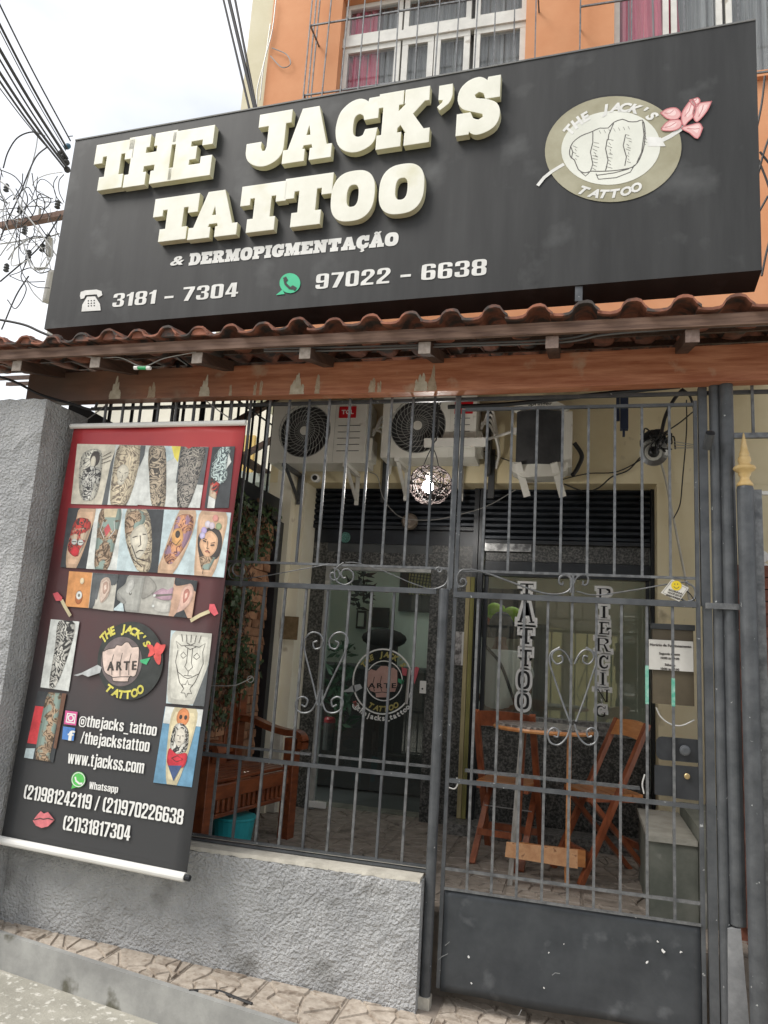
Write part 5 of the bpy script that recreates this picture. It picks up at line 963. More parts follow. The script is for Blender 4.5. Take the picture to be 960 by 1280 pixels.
photo([(148, 718), (181, 720), (173, 766), (142, 763)], DK, [(flat((.36, .36, .33)), [(.42, 0), (1, 0), (1, 1), (.5, 1), (.35, .75), (.1, .7), (.05, .45), (.3, .25)]), (BLUE, [(0, .95), (.3, .72), (.42, 1), (0, 1)]), (flat((.27, .27, .25)), [(.10, .5), (.25, .62), (.45, .74), (.35, .8), (.08, .66)]), (flat((.46, .46, .43)), [(.4, .2), (.6, .1), (.66, .3), (.5, .5), (.34, .45)]), (LINEG, E_(.56, .5, .05, .04)), (PALE, E_(.56, .48, .02, .02))])
photo([(181, 720), (219, 722), (211, 770), (173, 766)], flat((.40, .39, .35)), [(flat((.32, .31, .28)), [(.0, .0), (.3, .1), (.45, .3), (.3, .5), (.0, .6)]), (flat((.46, .45, .41)), [(.4, .62), (.7, .66), (1, .64), (1, .9), (.5, .9)]), (flat((.42, .28, .34)), [(.35, .48), (.62, .3), (.82, .33), (1, .26), (1, .56), (.7, .6), (.5, .56)]), (LINEG, [(.35, .48), (1, .42), (1, .46), (.5, .53)]), (PALE, E_(.42, .5, .05, .04)), (PALE, E_(.44, .78, .05, .04))])
photo([(219, 722), (247, 726), (240, 773), (211, 770)], flat((.56, .36, .26)), [(DK, [(0, 0), (1, 0), (1, .3), (.7, .12), (.1, .2)]), (flat((.66, .44, .36)), [(.4, .25), (.72, .1), (.9, .3), (.8, .62), (.5, .85), (.3, .9), (.35, .6)]), (flat((.46, .20, .16)), [(.48, .34), (.62, .24), (.74, .34), (.68, .52), (.52, .62)]), (flat((.70, .50, .42)), [(.54, .38), (.64, .34), (.64, .46), (.56, .52)]), (DK, [(.3, .9), (.6, .8), (.8, 1), (.2, 1)])])
photo([(64, 774), (99.5, 777), (86, 864), (51, 859)], PALE, [(s_bw, [(.28, .02), (.86, .04), (.78, .5), (.52, .96), (.28, .96), (.28, .4)]), (s_bw, [(.3, .03), (.8, .05), (.7, .3), (.36, .3)])])
photo([(48, 864), (83, 867), (67, 953), (30, 947)], DK, [(flat((.60, .05, .06)), [(.0, .22), (.32, .22), (.32, .78), (.0, .78)]), (BLUE, [(0, .86), (.3, .84), (.3, 1), (0, 1)]), (s_brn, [(.36, 0), (.80, 0), (.86, .4), (.84, .9), (.86, 1), (.4, 1), (.3, .5)]), (flat((.16, .08, .05)), [(.84, 0), (1, 0), (1, .8), (.9, .8)])])
photo([(214, 788), (265, 792), (255, 883), (208, 879)], BLUE, [(flat((.62, .61, .54)), [(.12, 0), (1, .0), (.98, .45), (.7, .98), (.04, .98), (.0, .35)]), (GREY, [(.86, .7), (1, .42), (1, 1), (.7, 1)])], [(LINE, .0035, [
    [(.2, .24), (.14, .14), (.28, .2), (.5, .18), (.72, .2), (.86, .14), (.82, .26), (.86, .42), (.78, .56), (.6, .62), (.5, .64), (.4, .62), (.24, .56), (.16, .42), (.2, .26)], [(.28, .32), (.34, .28), (.42, .33), (.34, .37), (.28, .33)], [(.6, .33), (.68, .28), (.76, .33), (.68, .37), (.6, .34)],
    [(.44, .22), (.44, .42), (.4, .48), (.5, .54), (.6, .48), (.56, .42), (.56, .22)], [(.5, .54), (.5, .6), (.4, .6)], [(.5, .6), (.6, .6)], [(.36, .2), (.5, .24), (.64, .2)], [(.4, .15), (.5, .18), (.6, .15)],
    [(.2, .5), (.3, .7), (.42, .78)], [(.8, .52), (.7, .68), (.6, .76)], [(.42, .78), (.36, .72), (.46, .72), (.5, .66), (.54, .72), (.64, .72), (.58, .78), (.64, .84), (.54, .84), (.5, .9), (.46, .84), (.36, .84), (.42, .78)]]+[[(x, .14), (x+.02*s, .04)] for x, s in ((.3, -2), (.4, -1), (.5, 0), (.6, 1), (.7, 2))])])
photo([(207, 883), (254, 887), (240, 984), (192, 978)], flat((.14, .30, .44)), [(PALE, [(0, 0), (1, 0), (1, .22), (0, .22)]), (flat((.66, .58, .38)), [(.24, 0), (.82, 0), (.84, .35), (.6, 1), (.34, 1), (.2, .5)]), (flat((.62, .24, .10)), E_(.50, .12, .17, .12)), (LINE, E_(.44, .12, .04, .03)), (LINE, E_(.57, .12, .04, .03)), (s_bw, [(.30, .26), (.5, .2), (.7, .3), (.7, .56), (.3, .56)]), (flat((.64, .60, .52)), E_(.50, .38, .14, .12)), (flat((.58, .04, .06)), [(.26, .54), (.48, .6), (.74, .58), (.7, .76), (.3, .76)]), (flat((.06, .10, .22)), [(.3, .76), (.66, .74), (.5, .95)])], [(LINE, .003, [[(.42, .36), (.47, .36)], [(.54, .36), (.59, .36)], [(.46, .44), (.54, .44)], [(.5, .36), (.5, .41)], [(.36, .3), (.34, .5)], [(.66, .3), (.68, .5)], [(.36, .66), (.5, .62), (.66, .66), (.5, .7), (.36, .66)]])])
# small razor motifs
for pts, pts2 in (([(66, 742), (72, 740), (78, 747), (77, 751), (70, 751)], [(77, 750), (81, 758), (88, 770)]), ([(262, 755), (268, 755), (273, 767), (268, 770), (261, 763)], [(262, 764), (250, 769), (238, 776)])):
    m = MB(); pxpr(m, BPN, pts, .001, .0008); m.build('razor_motif', flat((.62, .10, .12)), bn); m = MB(); m.ribbon([BPN.px(x, y, .0015) for x, y in pts2], .022, BPN.N); m.build('razor_motif', flat((.55, .48, .30)), bn)
# round banner emblem
m = MB(); pxpr(m, BPN, ell(163, 826, 41, 49, 48, .10), .0, .001); m.build('emblem_ring', flat((.035, .04, .038)), bn)
m = MB(); pxpr(m, BPN, ell(152, 827, 25.5, 31, 40, .10), .0016, .0006); m.build('emblem_disc', flat((.16, .13, .13)), bn)
fb = [(128, 815), (130, 818-4), (136, 811), (143, 810), (146, 806), (152, 807), (156, 803), (161, 803), (165, 809), (172, 808), (174, 812), (173, 828), (170, 843), (166, 846), (163, 845), (160, 850), (160, 852), (148, 852), (141, 851), (140, 846), (134, 843), (130, 838), (128, 826)]
m = MB(); fb = smooth2(fb, 2); pxpr(m, BPN, fb, .0028, .0005); m.build('fist_print', flat((.68, .54, .47)), bn)
m = MB()
for pts in (fb+[fb[0]], [(142, 818), (139, 830), (140, 844)], [(153, 816), (150, 830), (150, 845)], [(164, 817), (161, 830), (161, 844)], [(140, 847), (150, 846), (162, 846)]): rib(pts, .0045, .0036, BPN)
m.build('fist_line', LINE, bn)
m = MB(); put_text(m, 'ARTE', BPN, (134, 838), (170, 837), h=.050, off=.0038, bold=.05, track=1.5); m.build('banner_lettering', LINE, bn)
YEL = flat((.66, .60, .12))
for w_ in ("THE       ", "    JACK'S"):
    m = MB(); arc_text(m, w_, EC(BPN, 155, 827, 1, 1.18, .003, .06), 31, math.radians(142), math.radians(30), 11.5, .05, italic=.2); m.build('banner_lettering', YEL, bn)
m = MB(); arc_text(m, "TATTOO", EC(BPN, 155, 827, 1, 1.18, .003, .06), 39, math.radians(232), math.radians(312), 11.5, .05, True, .2); m.build('banner_lettering', YEL, bn)
m = MB(); pxpr(m, BPN, [(92, 844), (102, 841), (108, 838), (122, 831), (127, 834), (125, 841), (110, 846), (103, 843), (97, 845)], .003, .0005); m.build('needle_print', flat((.50, .52, .52)), bn)
m = MB(); pxpr(m, BPN, [(175, 825), (188, 822), (183, 831), (176, 828)], .003, .0005); m.build('stem_print', flat((.06, .42, .18)), bn)
for pts in ([(183, 806), (191, 807), (193, 817), (185, 821), (187, 813)], [(192, 812), (196, 803), (201, 806), (207, 806), (203, 816), (196, 820)], [(192, 819), (201, 818), (200, 830), (196, 829)]):
    m = MB(); pxpr(m, BPN, smooth2(pts), .0034, .0005); m.build('flower_print', flat((.70, .10, .09)), bn)
def bt(s, p0, p1, hpx, bold=.05, tr=1.0): m_ = MB(); put_text(m_, s, BPN, p0, p1, hpx=hpx, off=.001, bold=bold, track=tr); m_.build('banner_lettering', M_wht, bn)
def hv(s, p0, p1, hpx): put_heavy(s, BPN, p0, p1, (BPN.px(p0[0], p0[1]-hpx, .001)-BPN.px(*p0, .001)).length, M_wht, bn, 'banner_letter', .001)
hv('@thejacks_tattoo', (98, 907), (195, 920), 14); hv('/thejackstattoo', (100, 929), (186, 940), 15); hv('www.tjackss.com', (84, 954), (179, 967), 16); hv('Whatsapp', (111, 986), (147, 991), 9)
hv('(21)981242119 / (21)970226638', (29, 998), (228, 1031), 17.5); hv('(21)31817304', (78, 1037), (162, 1051), 18)
m = MB(); pxpr(m, BPN, [(82, 888), (97, 890), (95, 907), (80, 905)], .001, .0006); m.build('camera_icon', flat((.60, .10, .28)), bn); m = MB(); ring(m, BPN, ell(88.5, 897.5, 4, 4.4, 16), ell(88.5, 897.5, 2.4, 2.8, 16), .002); ring(m, BPN, [(84, 891), (95, 892.5), (93.5, 904.5), (82, 903)], [(85.2, 892.5), (93.6, 893.7), (92.3, 903), (83.4, 901.6)], .002); m.build('icon_detail', M_wht, bn)
m = MB(); pxpr(m, BPN, [(79, 908), (94, 910), (92, 926), (77.5, 924)], .001, .0006); m.build('letter_icon', flat((.08, .22, .55)), bn); m = MB(); put_text(m, 'f', BPN, (84.5, 925), (91.5, 925.8), hpx=12, off=.002, bold=.07); m.build('icon_detail', M_wht, bn)
m = MB(); pxpr(m, BPN, ell(98, 974.5, 9, 10, 22), .001, .0006); pxpr(m, BPN, [(91, 980), (89, 986), (96, 984)], .0011, .0006); m.build('chat_icon', flat((.10, .50, .10)), bn); m = MB(); rib([(94, 971), (95, 976), (99, 979.5), (103, 979.5)], .011, .0025, BPN); rib([(98+8*math.cos(t*.4), 974.5+8.8*math.sin(t*.4)) for t in range(17)], .005, .0026, BPN); m.build('icon_detail', M_wht, bn)
m = MB(); pxpr(m, BPN, [(41, 1026), (47, 1018), (51, 1014), (55, 1017), (60, 1015), (68, 1025), (60, 1033), (52, 1035), (45, 1032)], .001, .0006); m.build('lips_icon', flat((.66, .18, .20)), bn); m = MB(); rib([(42, 1025), (50, 1023), (54, 1024), (60, 1023), (67, 1025)], .006, .0022, BPN); m.build('icon_detail', LINE, bn)
# ---------------------------------------------------------------- air conditioners
def ac_unit(px, label):
    """px: corner pixels of the front face at y=1.5: x0, x1, ztop, zbottom in metres"""
    x0, x1, z0, z1 = px; yf = 1.50; yb = 1.80; t = thing('air_conditioner', ((x0+x1)/2, yb, z0), label, 'air conditioner', 'outdoor air conditioner units with round fans')
    cx = x0+.30; cz = (z0+z1)/2+.01; R = .235; n = 48; m = MB()
    # front face with a round opening, returned to the casing
    O = [(cx+R*math.cos(2*math.pi*i/n), yf, cz+R*math.sin(2*math.pi*i/n)) for i in range(n)]; I = [(p_[0], yf+.05, p_[2]) for p_ in O]
    def edge(t_):
        c_, s_ = math.cos(t_), math.sin(t_); k1 = min(((x0+.57-cx) if c_ > 0 else (x0-cx))/c_ if abs(c_) > 1e-6 else 9, ((z1-cz) if s_ > 0 else (z0-cz))/s_ if abs(s_) > 1e-6 else 9); return (cx+c_*k1, yf, cz+s_*k1)
    Q = [edge(2*math.pi*i/n) for i in range(n)]
    m.add(O+Q+I, [(i, (i+1) % n, n+(i+1) % n, n+i) for i in range(n)]+[(i, (i+1) % n, 2*n+(i+1) % n, 2*n+i) for i in range(n)])
    for (sx, sz) in ((x0, z0), (x0+.57, z0), (x0, z1), (x0+.57, z1)):
        near = sorted(range(n), key=lambda i: (Q[i][0]-sx)**2+(Q[i][2]-sz)**2)[:2]; m.poly([Q[near[0]], (sx, yf, sz), Q[near[1]]])
    m.build('fan_panel', M_acw, t)
    m = MB(); m.box(x0+.57, x1, yf+.004, yf+.02, z0, z1); m.box(x0, x1, yf+.021, yb, z1-.012, z1); m.box(x0, x1, yf+.021, yb, z0, z0+.012); m.box(x0, x0+.012, yf+.021, yb, z0+.013, z1-.013); m.box(x1-.012, x1, yf+.021, yb, z0+.013, z1-.013); m.build('casing', M_acw, t)
    m = MB(); m.box(x0+.013, x1-.013, yf+.11, yf+.12, z0+.013, z1-.013); m.build('fan_cavity', M_acd, t)
    m = MB()
    for k in range(30):
        a0 = 2*math.pi*k/30; pts = [(cx+r*math.cos(a0-1.1*(r/R)), yf-.004, cz+r*math.sin(a0-1.1*(r/R))) for r in [.045+(R-.045)*q/7 for q in range(8)]]; m.tube(pts, .0022, 4, cap=False)
    for r in (.09, .135, .18, R-.004): m.tube([(cx+r*math.cos(2*math.pi*i/36), yf-.001, cz+r*math.sin(2*math.pi*i/36)) for i in range(37)], .0022, 4, cap=False)
    m.build('guard_grille', mat('ac_guard_grey', (.32, .32, .30), None, .5), t)
    m = MB()
    for k in range(3):
        a = 2*math.pi*k/3+.4; P = []
        for s_, r_ in ((-.35, .05), (-.55, .20), (.0, .225), (.38, .20), (.25, .05)): P.append((cx+r_*math.cos(a+s_), yf+.05+.03*s_, cz+r_*math.sin(a+s_)))
        m.prism(P, (0, .004, 0))
    m.build('fan_blade', M_acd, t)
    m = MB(); m.lathe([(.04, 0), (.038, .008), (.0, .010)], (cx, yf-.002, cz), (0, -1, 0), 20); m.build('hub_cap', M_acw, t)
    for k in range(5):
        m = MB(); z = z0+.10+.055*k; m.box(x0+.60, x1-.05, yf+.001, yf+.0035, z, z+.005); m.build('louvre_line', M_acd, t)
    m = MB(); bx0, bx1, bz0_, bz1_ = x0+.60, x0+.60+.15, z1-.155, z1-.055; m.box(bx0, bx1, yf-.001, yf+.003, bz0_, bz1_); bd = m.build('brand_badge', M_red, t)
    pl = Plane((0, yf-.0015, 0), (1, 0, 0), (0, 0, 1)); vs, fs = text2d('TCL', .03); w = max(v[0] for v in vs); m = MB(); m.add([(bx0+.022+x*(.106/w), yf-.0018, bz0_+.034+y*.05) for x, y in vs], fs); m.build('badge_lettering', M_wht, bd)
    for k in (x0+.14, x1-.16):
        m = MB(); m.box(k-.02, k+.02, yf+.0, WY, z0-.03, z0-.001); m.bar((k, yf+.06, z0-.03), (k, WY-.01, z0-.24), .03, .008); m.box(k-.018, k+.018, WY-.012, WY-.001, z0-.28, z0-.032); m.build('wall_bracket', M_white if k > x0+.2 or x0 > -2 else M_iron, t)
    m = MB(); m.box(x1+.001, x1+.035, yf+.10, yb-.04, z0+.05, z0+.24); m.build('valve_cover', M_acw, t)
    m = MB()
    for q in range(4): m.tube(bez([(x1+.02, yf+.15, z0+.33-.02*q), (x1+.10, yf+.18, z0+.30+.05*q), (x1+.16, yf+.25+.02*q, z0+.12), (x1+.13, WY-.02, z0+.02*q)], 6), .011, 6)
    m.build('pipe_lagging', M_whp, t); m = MB(); m.box(x1+.07, x1+.12, WY-.05, WY-.002, z0-.26, z0+.16); m.build('trunking', M_acd, t)
    return t
ac_unit((-2.585, -1.74, 3.275, 3.82), 'white outdoor air conditioner with a round fan at the left, above the shop door')
ac_unit((-1.60, -.82, 3.32, 3.835), 'white outdoor air conditioner with a round fan in the middle, behind the wicker lamp')
# third unit: dark front panel between white rounded cheeks
x0, x1, z0, z1 = -.50, -.155, 3.24, 3.73; t = thing('tower_air_conditioner', (x0, WY, z0), 'tall air conditioner with dark front and white rounded frame, right of the fan units', 'air conditioner')
yf = 1.52; m = MB(); n = 10; A = [(x0+(x1-x0)*i/n, yf+.012-.030*math.sin(math.pi*i/n), 0) for i in range(n+1)]
m.add([(a, b, z0+.02) for a, b, _ in A]+[(a, b, z1-.03) for a, b, _ in A], [(i, i+1, n+2+i, n+1+i) for i in range(n)]); m.build('dark_front', M_acd, t)
m = MB(); P = [(x0-.035, yf, z1-.02), (x0-.02, yf, z1+.015), (x0+.08, yf-.03, z1+.052), (x1-.08, yf-.03, z1+.052), (x1+.02, yf, z1+.015), (x1+.06, yf, z1-.02), (x1+.03, yf, z1-.035), (x1-.06, yf-.02, z1-.012), (x0+.08, yf-.02, z1-.012), (x0-.0, yf, z1-.035)]; m.prism(P, (0, .05, 0)); m.build('top_trim', M_acw, t)
m = MB(); m.box(x1+.002, x1+.085, yf+.02, WY-.08, z0, z1-.036); m.box(x0, x1, yf+.03, WY-.08, z0+.0, z1-.03); m.build('casing', M_acw, t)
m = MB(); m.prism([(x0-.03, yf+.0, z0+.04), (x1+.06, yf, z0+.04), (x1+.05, yf, z0-.02), (x1-.04, yf-.01, z0-.075), (x0+.06, yf-.01, z0-.085), (x0-.03, yf, z0-.03)], (0, .2, 0)); m.build('base_tray', M_acw, t)
for k in (x0+.03, x1-.04):
    m = MB(); m.bar((k-.01, yf-.05, z0+.02), (k+.06, yf+.12, z0-.21), .055, .012, upv=(0, 1, 0)); m.bar((k, yf-.04, z0+.02), (k, WY, z0+.0), .04, .012); m.build('wall_bracket', M_white, t)
pl = Plane((0, yf-.0325, 0), (1, 0, 0), (0, 0, 1)); m = MB(); vs, fs = text2d('Springer', .02); w = max(v[0] for v in vs); m.add([(x0+.085+x*(.19/w), yf-.0315, z1+.002+y*.042) for x, y in vs], fs); m.build('maker_lettering', M_blackm, t)
m = MB(); m.tube(bez([(x1+.10, yf+.2, z0+.25), (x1+.16, yf+.22, z0+.15), (x1+.13, yf+.22, z0+.05), (x1+.09, yf+.2, z0-.02)], 6), .018, 7); m.build('pipe_lagging', M_cable, t)
# bits around the units
def tag_obj(o, l, c, g=None): return tag(o, l, c, g)
m = MB(); a = at(530, 553, y=1.42); b = at(652, 548, y=1.42); m.box(a.x, at(610, 545, y=1.42).x, 1.42, 1.45, a.z-.035, a.z+.035); tag(m.build('mounting_rail', M_white), 'white steel mounting rail crossing in front of the middle air conditioner', 'bracket')
m = MB(); m.tube([at(600, 552, y=1.55), at(645, 538, y=1.6)], .012, 8); m.box(*(at(640, 536, y=1.6).x+q for q in (0, .05)), 1.58, 1.62, *(at(640, 540, y=1.6).z+q for q in (-.02, .03))); tag(m.build('drain_hose', M_whp), 'short white drain tube between the middle and the dark fronted air conditioner', 'hose')
m = MB(); a = at(777, 490, y=1.0); b = at(785, 536, y=1.0); m.box(a.x-.035, a.x-.012, 1.0, 1.03, at(777, 525, y=1).z, 3.9); m.box(a.x-.008, a.x+.045, .99, 1.05, b.z, 3.9); m.box(a.x+.008, a.x+.024, 1.0, 1.03, b.z-.05, b.z); tag(m.build('hanging_channel', mat('navy_painted_steel', (.02, .03, .06), (.03, .045, .09), .5, scale=9)), 'dark navy steel channel hanging down above the gate', 'bracket')
m = MB(); a = at(612, 533, y=1.75); m.box(a.x-.02, a.x+.012, 1.76, 1.885, 3.25, 3.85); tag(m.build('wall_trunking', M_acd), 'dark vertical trunking on the cream wall between the middle unit and the dark fronted one', 'trunking')
# wicker lamp, lit
lc = at(538, 606, y=.9); wl = thing('wicker_lamp', lc, 'lit round wicker basket pendant lamp hanging behind the bars', 'lamp')
m = MB(); rr = random.Random(6); Rl = .155
for k in range(34):
    ax = Vector((rr.uniform(-1, 1), rr.uniform(-1, 1), rr.uniform(-1, 1))).normalized(); a = ax.orthogonal().normalized(); b = ax.cross(a); off = rr.uniform(-.35, .35)
    r2 = math.sqrt(1-off*off); t0 = rr.uniform(0, 6.28); P = []
    for i in range(15):
        t_ = t0+i*(4.4/14); q = (ax*off+(a*math.cos(t_)+b*math.sin(t_))*r2)*Rl*(1+.02*math.sin(3*t_)); P.append(lc+Vector((q.x, q.y, q.z*.92)))
    m.tube(P, .0036, 4, cap=False)
m.build('woven_shade', mat('dark_wicker', (.018, .012, .012), (.05, .035, .032), .8, scale=40), wl)
m = MB(); m.ball(lc+Vector((-.012, -.03, -.02)), .040, 16, (1, 1, 1.1)); bulb = m.build('bulb', mat('lit_bulb', (.9, .88, .82), None, .4, emit=(1, .96, .90), estr=120), wl, smooth=True)
m = MB(); m.lathe([(.02, .03), (.022, .08), (.012, .10)], lc+Vector((-.012, -.02, 0)), n=12); m.build('bulb_socket', M_whp, wl)
m = MB(); m.tube(bez([lc+Vector((-.06, 0, .13)), lc+Vector((-.03, 0, .22)), lc+Vector((.0, 0, .27)), lc+Vector((.03, 0, .22)), lc+Vector((.055, 0, .13))], 6), .004, 5); m.build('hoop_handle', M_cable, wl)
top = at(547, 498, y=.45); m = MB(); P = [lc+Vector((0, 0, .10)), lc+Vector((.0, -.02, .27)), lc.lerp(top, .6)+Vector((.02, 0, 0)), top]; m.tube(bez(P, 8), .005, 5)
for k in range(9):
    c_ = lc.lerp(top, .55+.05*k); m.tube([c_+Vector((.018*math.cos(t_)+.006*math.sin(k), 0, .02*math.sin(t_))) for t_ in [i*.785 for i in range(9)]], .004, 4, cap=False)
m.build('hanging_cord', M_cable, wl)
# small wall things
c = at(395, 598, y=1.72); t = thing('security_camera', c, 'small white bullet security camera on the cream pilaster by the left unit', 'camera'); d = Vector((.15, -1, -.12)).normalized()
m = MB(); m.lathe([(.020, -.07), (.032, -.06), (.036, .0), (.036, .045), (.028, .05)], c, d, 18); m.build('camera_body', M_whp, t); m = MB(); m.lathe([(.022, .046), (.022, .053), (.0, .054)], c, d, 16); m.build('lens', M_blackm, t); m = MB(); m.bar(c-d*.02, (c.x-.0, 1.795, c.z+.03), .02); m.build('camera_mount', M_whp, t)
c = at(817, 565, y=1.45); t = thing('flood_lamp', c, 'dark round lamp with a silver rim in a tangle of cables, right of the gate', 'lamp'); d = Vector((.05, -1, -.35)).normalized()
m = MB(); m.lathe([(.03, -.16), (.06, -.14), (.075, -.05), (.088, .0), (.10, .02)], c+Vector((0, .03, .08)), d, 20); m.build('lamp_body', M_black, t); m = MB(); m.lathe([(.075, .0), (.103, .02), (.103, .026), (.070, .005), (.04, -.02)], c, d, 24); m.build('silver_rim', mat('dull_silver', (.42, .43, .42), (.60, .60, .58), .3, .8, scale=9), t); m = MB(); m.ball(c+Vector((0, .0, -.0)), .042, 14); m.build('lens', M_black, t, smooth=True)
c = at(512, 652, y=2.05); m = MB(); m.lathe([(.018, 0), (.020, .02), (.055, .03), (.070, .01), (.074, -.03), (.06, -.06), (.0, -.062)], c, (.15, -1, -.15), 20); tag(m.build('alarm_bell', mat('dull_brown_metal', (.14, .11, .09), (.24, .20, .16), .5, .3, scale=12)), 'round brown bell hanging in front of the dark shutter below the wicker lamp', 'bell')
def cab(name, pts, r, mt, label, cat='cable', y=None, parent=None, grp=None):
    m = MB(); P = [at(p[0], p[1], y=(p[2] if len(p) > 2 else y)) for p in pts]; m.tube(bez(P, 7) if len(P) > 2 else P, r, 5); o = m.build(name, mt, parent); 
    if parent is None: tag(o, label, cat, grp)
    return o
cab('cable', [(462, 590), (472, 596), (478, 620), (490, 638), (506, 648), (540, 650), (575, 643), (610, 632), (645, 612)], .004, M_ltw, 'thin pale cable sagging below the air conditioners across the shutter', y=1.85)
cab('cable', [(705, 605), (730, 614), (748, 610), (765, 596), (785, 588), (800, 572)], .006, M_cable, 'black cable drooping along the lintel towards the round lamp', y=1.86)
cab('cable', [(700, 600), (735, 592), (770, 590), (800, 575), (812, 560)], .005, M_cable, 'second black cable running from the dark fronted unit to the round lamp', y=1.84)
cab('cable', [(590, 560), (610, 566), (628, 573), (642, 578)], .005, M_cable, 'short black cable between the middle and the dark fronted unit', y=1.84)
cab('cable', [(825, 575), (832, 600), (840, 640), (850, 690), (858, 730), (862, 752)], .010, M_mortar, 'thick cream conduit running down the right wall from the round lamp', y=1.86)
cab('cable', [(858, 500), (858, 540), (853, 600), (850, 630), (842, 648)], .005, M_cable, 'thin black cable looping down at the right of the gate opening', y=1.8)
cab('cable', [(866, 515), (850, 528), (835, 538), (822, 545)], .005, M_cable, 'thin black cable from the right post to the round lamp', y=1.0)
t = thing('cable_bundle', at(822, 540, y=1.4), 'tangled bunch of black cables above the round lamp at the right', 'cables'); rr = random.Random(31)
cab('lead', [(852, 488), (842, 500), (832, 520), (826, 545)], .014, M_cable, '', y=1.3, parent=t); cab('lead', [(852, 486), (862, 495), (868, 512)], .010, M_cable, '', y=1.3, parent=t)
for k in range(12):
    a = (822+rr.uniform(-10, 12), 545+rr.uniform(-8, 10)); m = MB(); P = [at(a[0]+rr.uniform(-16, 18)*q, a[1]+rr.uniform(-14, 18)*q, y=1.38+rr.uniform(-.04, .05)) for q in (0, .5, .8, 1)]; m.tube(bez(P, 6), .006, 5); m.build('lead', M_cable, t)
m = MB(); m.ball(at(822, 545, y=1.42), .06, 10, (1, .6, .9)); m.build('junction_lump', M_cable, t)
for k in range(3): cab('tie_wire', [(842, 552+4*k), (868, 556+2*k)], .003, M_ltw, ('upper', 'middle', 'lowest')[k]+' of three thin wires from the cable tangle to the right post', 'wire', y=.9)
cab('conduit', [(560, 509), (640, 505), (760, 492), (850, 483)], .016, M_black, 'black conduit running under the awning behind the top of the gate', y=.5)
cab('cable', [(0, 428, -.48), (110, 446, -.48), (150, 447, -.48), (178, 458, -.5), (205, 448, -.48), (245, 440, -.48)], .0035, M_ltw, 'thin wire sagging under the left eaves with a small green fuse')
m = MB(); c = at(178, 460, y=-.5); m.lathe([(.006, -.05), (.011, -.02), (.011, .02), (.006, .05)], c, (1, 0, -.05), 8); t = m.build('fuse', mat('green_fuse', (.02, .35, .12), None, .4)); tag(t, 'tiny green and white inline fuse on the wire under the left eaves', 'fuse'); m = MB(); m.lathe([(.012, -.055), (.012, -.03)], c, (1, 0, -.05), 8); m.lathe([(.012, .03), (.012, .055)], c, (1, 0, -.05), 8); m.build('fuse_cap', M_whp, t)
for k, lab in enumerate(('upper', 'lower')): cab('eaves_cable', [(330, 436+3*k), (430, 434+4*k), (560, 430+3*k), (700, 424+4*k), (760, 412+6*k), (866, 404+6*k), (960, 402+4*k)], .006, mat('grey_cable', (.14, .14, .14), None, .6), f'{lab} of two long grey cables slung under the eaves over the beam', y=-.40-.02*k)

# ---------------------------------------------------------------- shutters, door, shop window
Yd = SY
def px_box(mb, x0, y0, x1, y1, ya, yb): a = at(x0, y0, y=ya); b = at(x1, y1, y=ya); return mb.box(a.x, b.x, ya, yb, b.z, a.z)
sh = thing('roller_shutters', (-.9, Yd-.1, 2.9), 'rolled up black steel shutters and their guides at the top of the shop opening', 'shutter')
zl, zr = 2.86, 2.755; xm = -.845; n = 9
for (xa, xb, zb) in ((OX0+.002, xm-.05, zl), (xm+.05, OX1-.03, zr-.0)):
    k = int((OZ+.1-zb)/.052)
    for q in range(k+1):
        z = zb+.052*q; m = MB(); m.prism([(xa, Yd-.04, z), (xa, Yd-.062, z+.012), (xa, Yd-.062, z+.034), (xa, Yd-.04, z+.047), (xa, Yd-.02, z+.047), (xa, Yd-.02, z)], (xb-xa, 0, 0)); m.build('slat', M_shut, sh)
    m = MB(); m.box(xa, xb, Yd-.07, Yd-.02, zb-.03, zb-.001); m.build('bottom_rail', M_black, sh)
m = MB(); m.box(OX0+.004, OX1-.004, Yd-.015, Yd+.05, 2.7, 3.4); m.build('housing', M_black, sh)
for xa, xb in ((xm-.045, xm-.004), (xm+.004, xm+.045), (OX1-.028, OX1-.003)): m = MB(); m.box(xa, xb, Yd-.10, Yd-.01, FZ+.005, 3.2); m.build('guide_rail', M_black, sh)
dr = thing('shop_entrance', (-1.75, Yd, FZ), 'glass shop door with the round fist sticker in a dark granite surround', 'door')
DX0, DX1, DZ = -2.235, -1.262, 2.49
m = MB(); m.box(OX0+.003, DX0-.002, Yd-.01, Yd+.12, FZ, 2.84); m.box(DX1+.002, xm-.05, Yd-.01, Yd+.12, FZ, 2.84); m.box(DX0-.001, DX1+.001, Yd-.01, Yd+.12, DZ+.002, 2.62); m.build('granite_surround', M_gran, dr)
m = MB(); m.box(DX0-.001, DX1+.001, Yd+.0, Yd+.12, 2.622, 2.84); m.build('transom', mat('dark_grey_transom', (.05, .055, .055), (.08, .085, .085), .35, scale=5), dr)
m = MB(); m.lathe([(.05, 0), (.05, .01)], at(432, 672, y=Yd-.005), (0, -1, 0), 18); m.build('teal_reflection', mat('teal_reflection_paint', (.20, .46, .40), None, .5), dr)  # light reflection on the dark transom glass, painted as a teal disc
m = MB(); m.box(DX0, DX0+.045, Yd-.015, Yd+.045, FZ, DZ); m.box(DX0+.046, DX1, Yd-.015, Yd+.045, DZ-.035, DZ); m.build('door_frame', mat('worn_aluminium', (.36, .37, .36), (.55, .55, .53), .45, .5, scale=12, spots=(.66, .66, .62), spot=(.6, .66), sscale=9), dr)
M_gl = glass('door_glass', (.86, .92, .90), .05, .015)
m = MB(); m.box(DX0+.05, DX1-.006, Yd+.012, Yd+.022, FZ+.03, DZ-.038); gl_ = m.build('glass_pane', M_gl, dr)
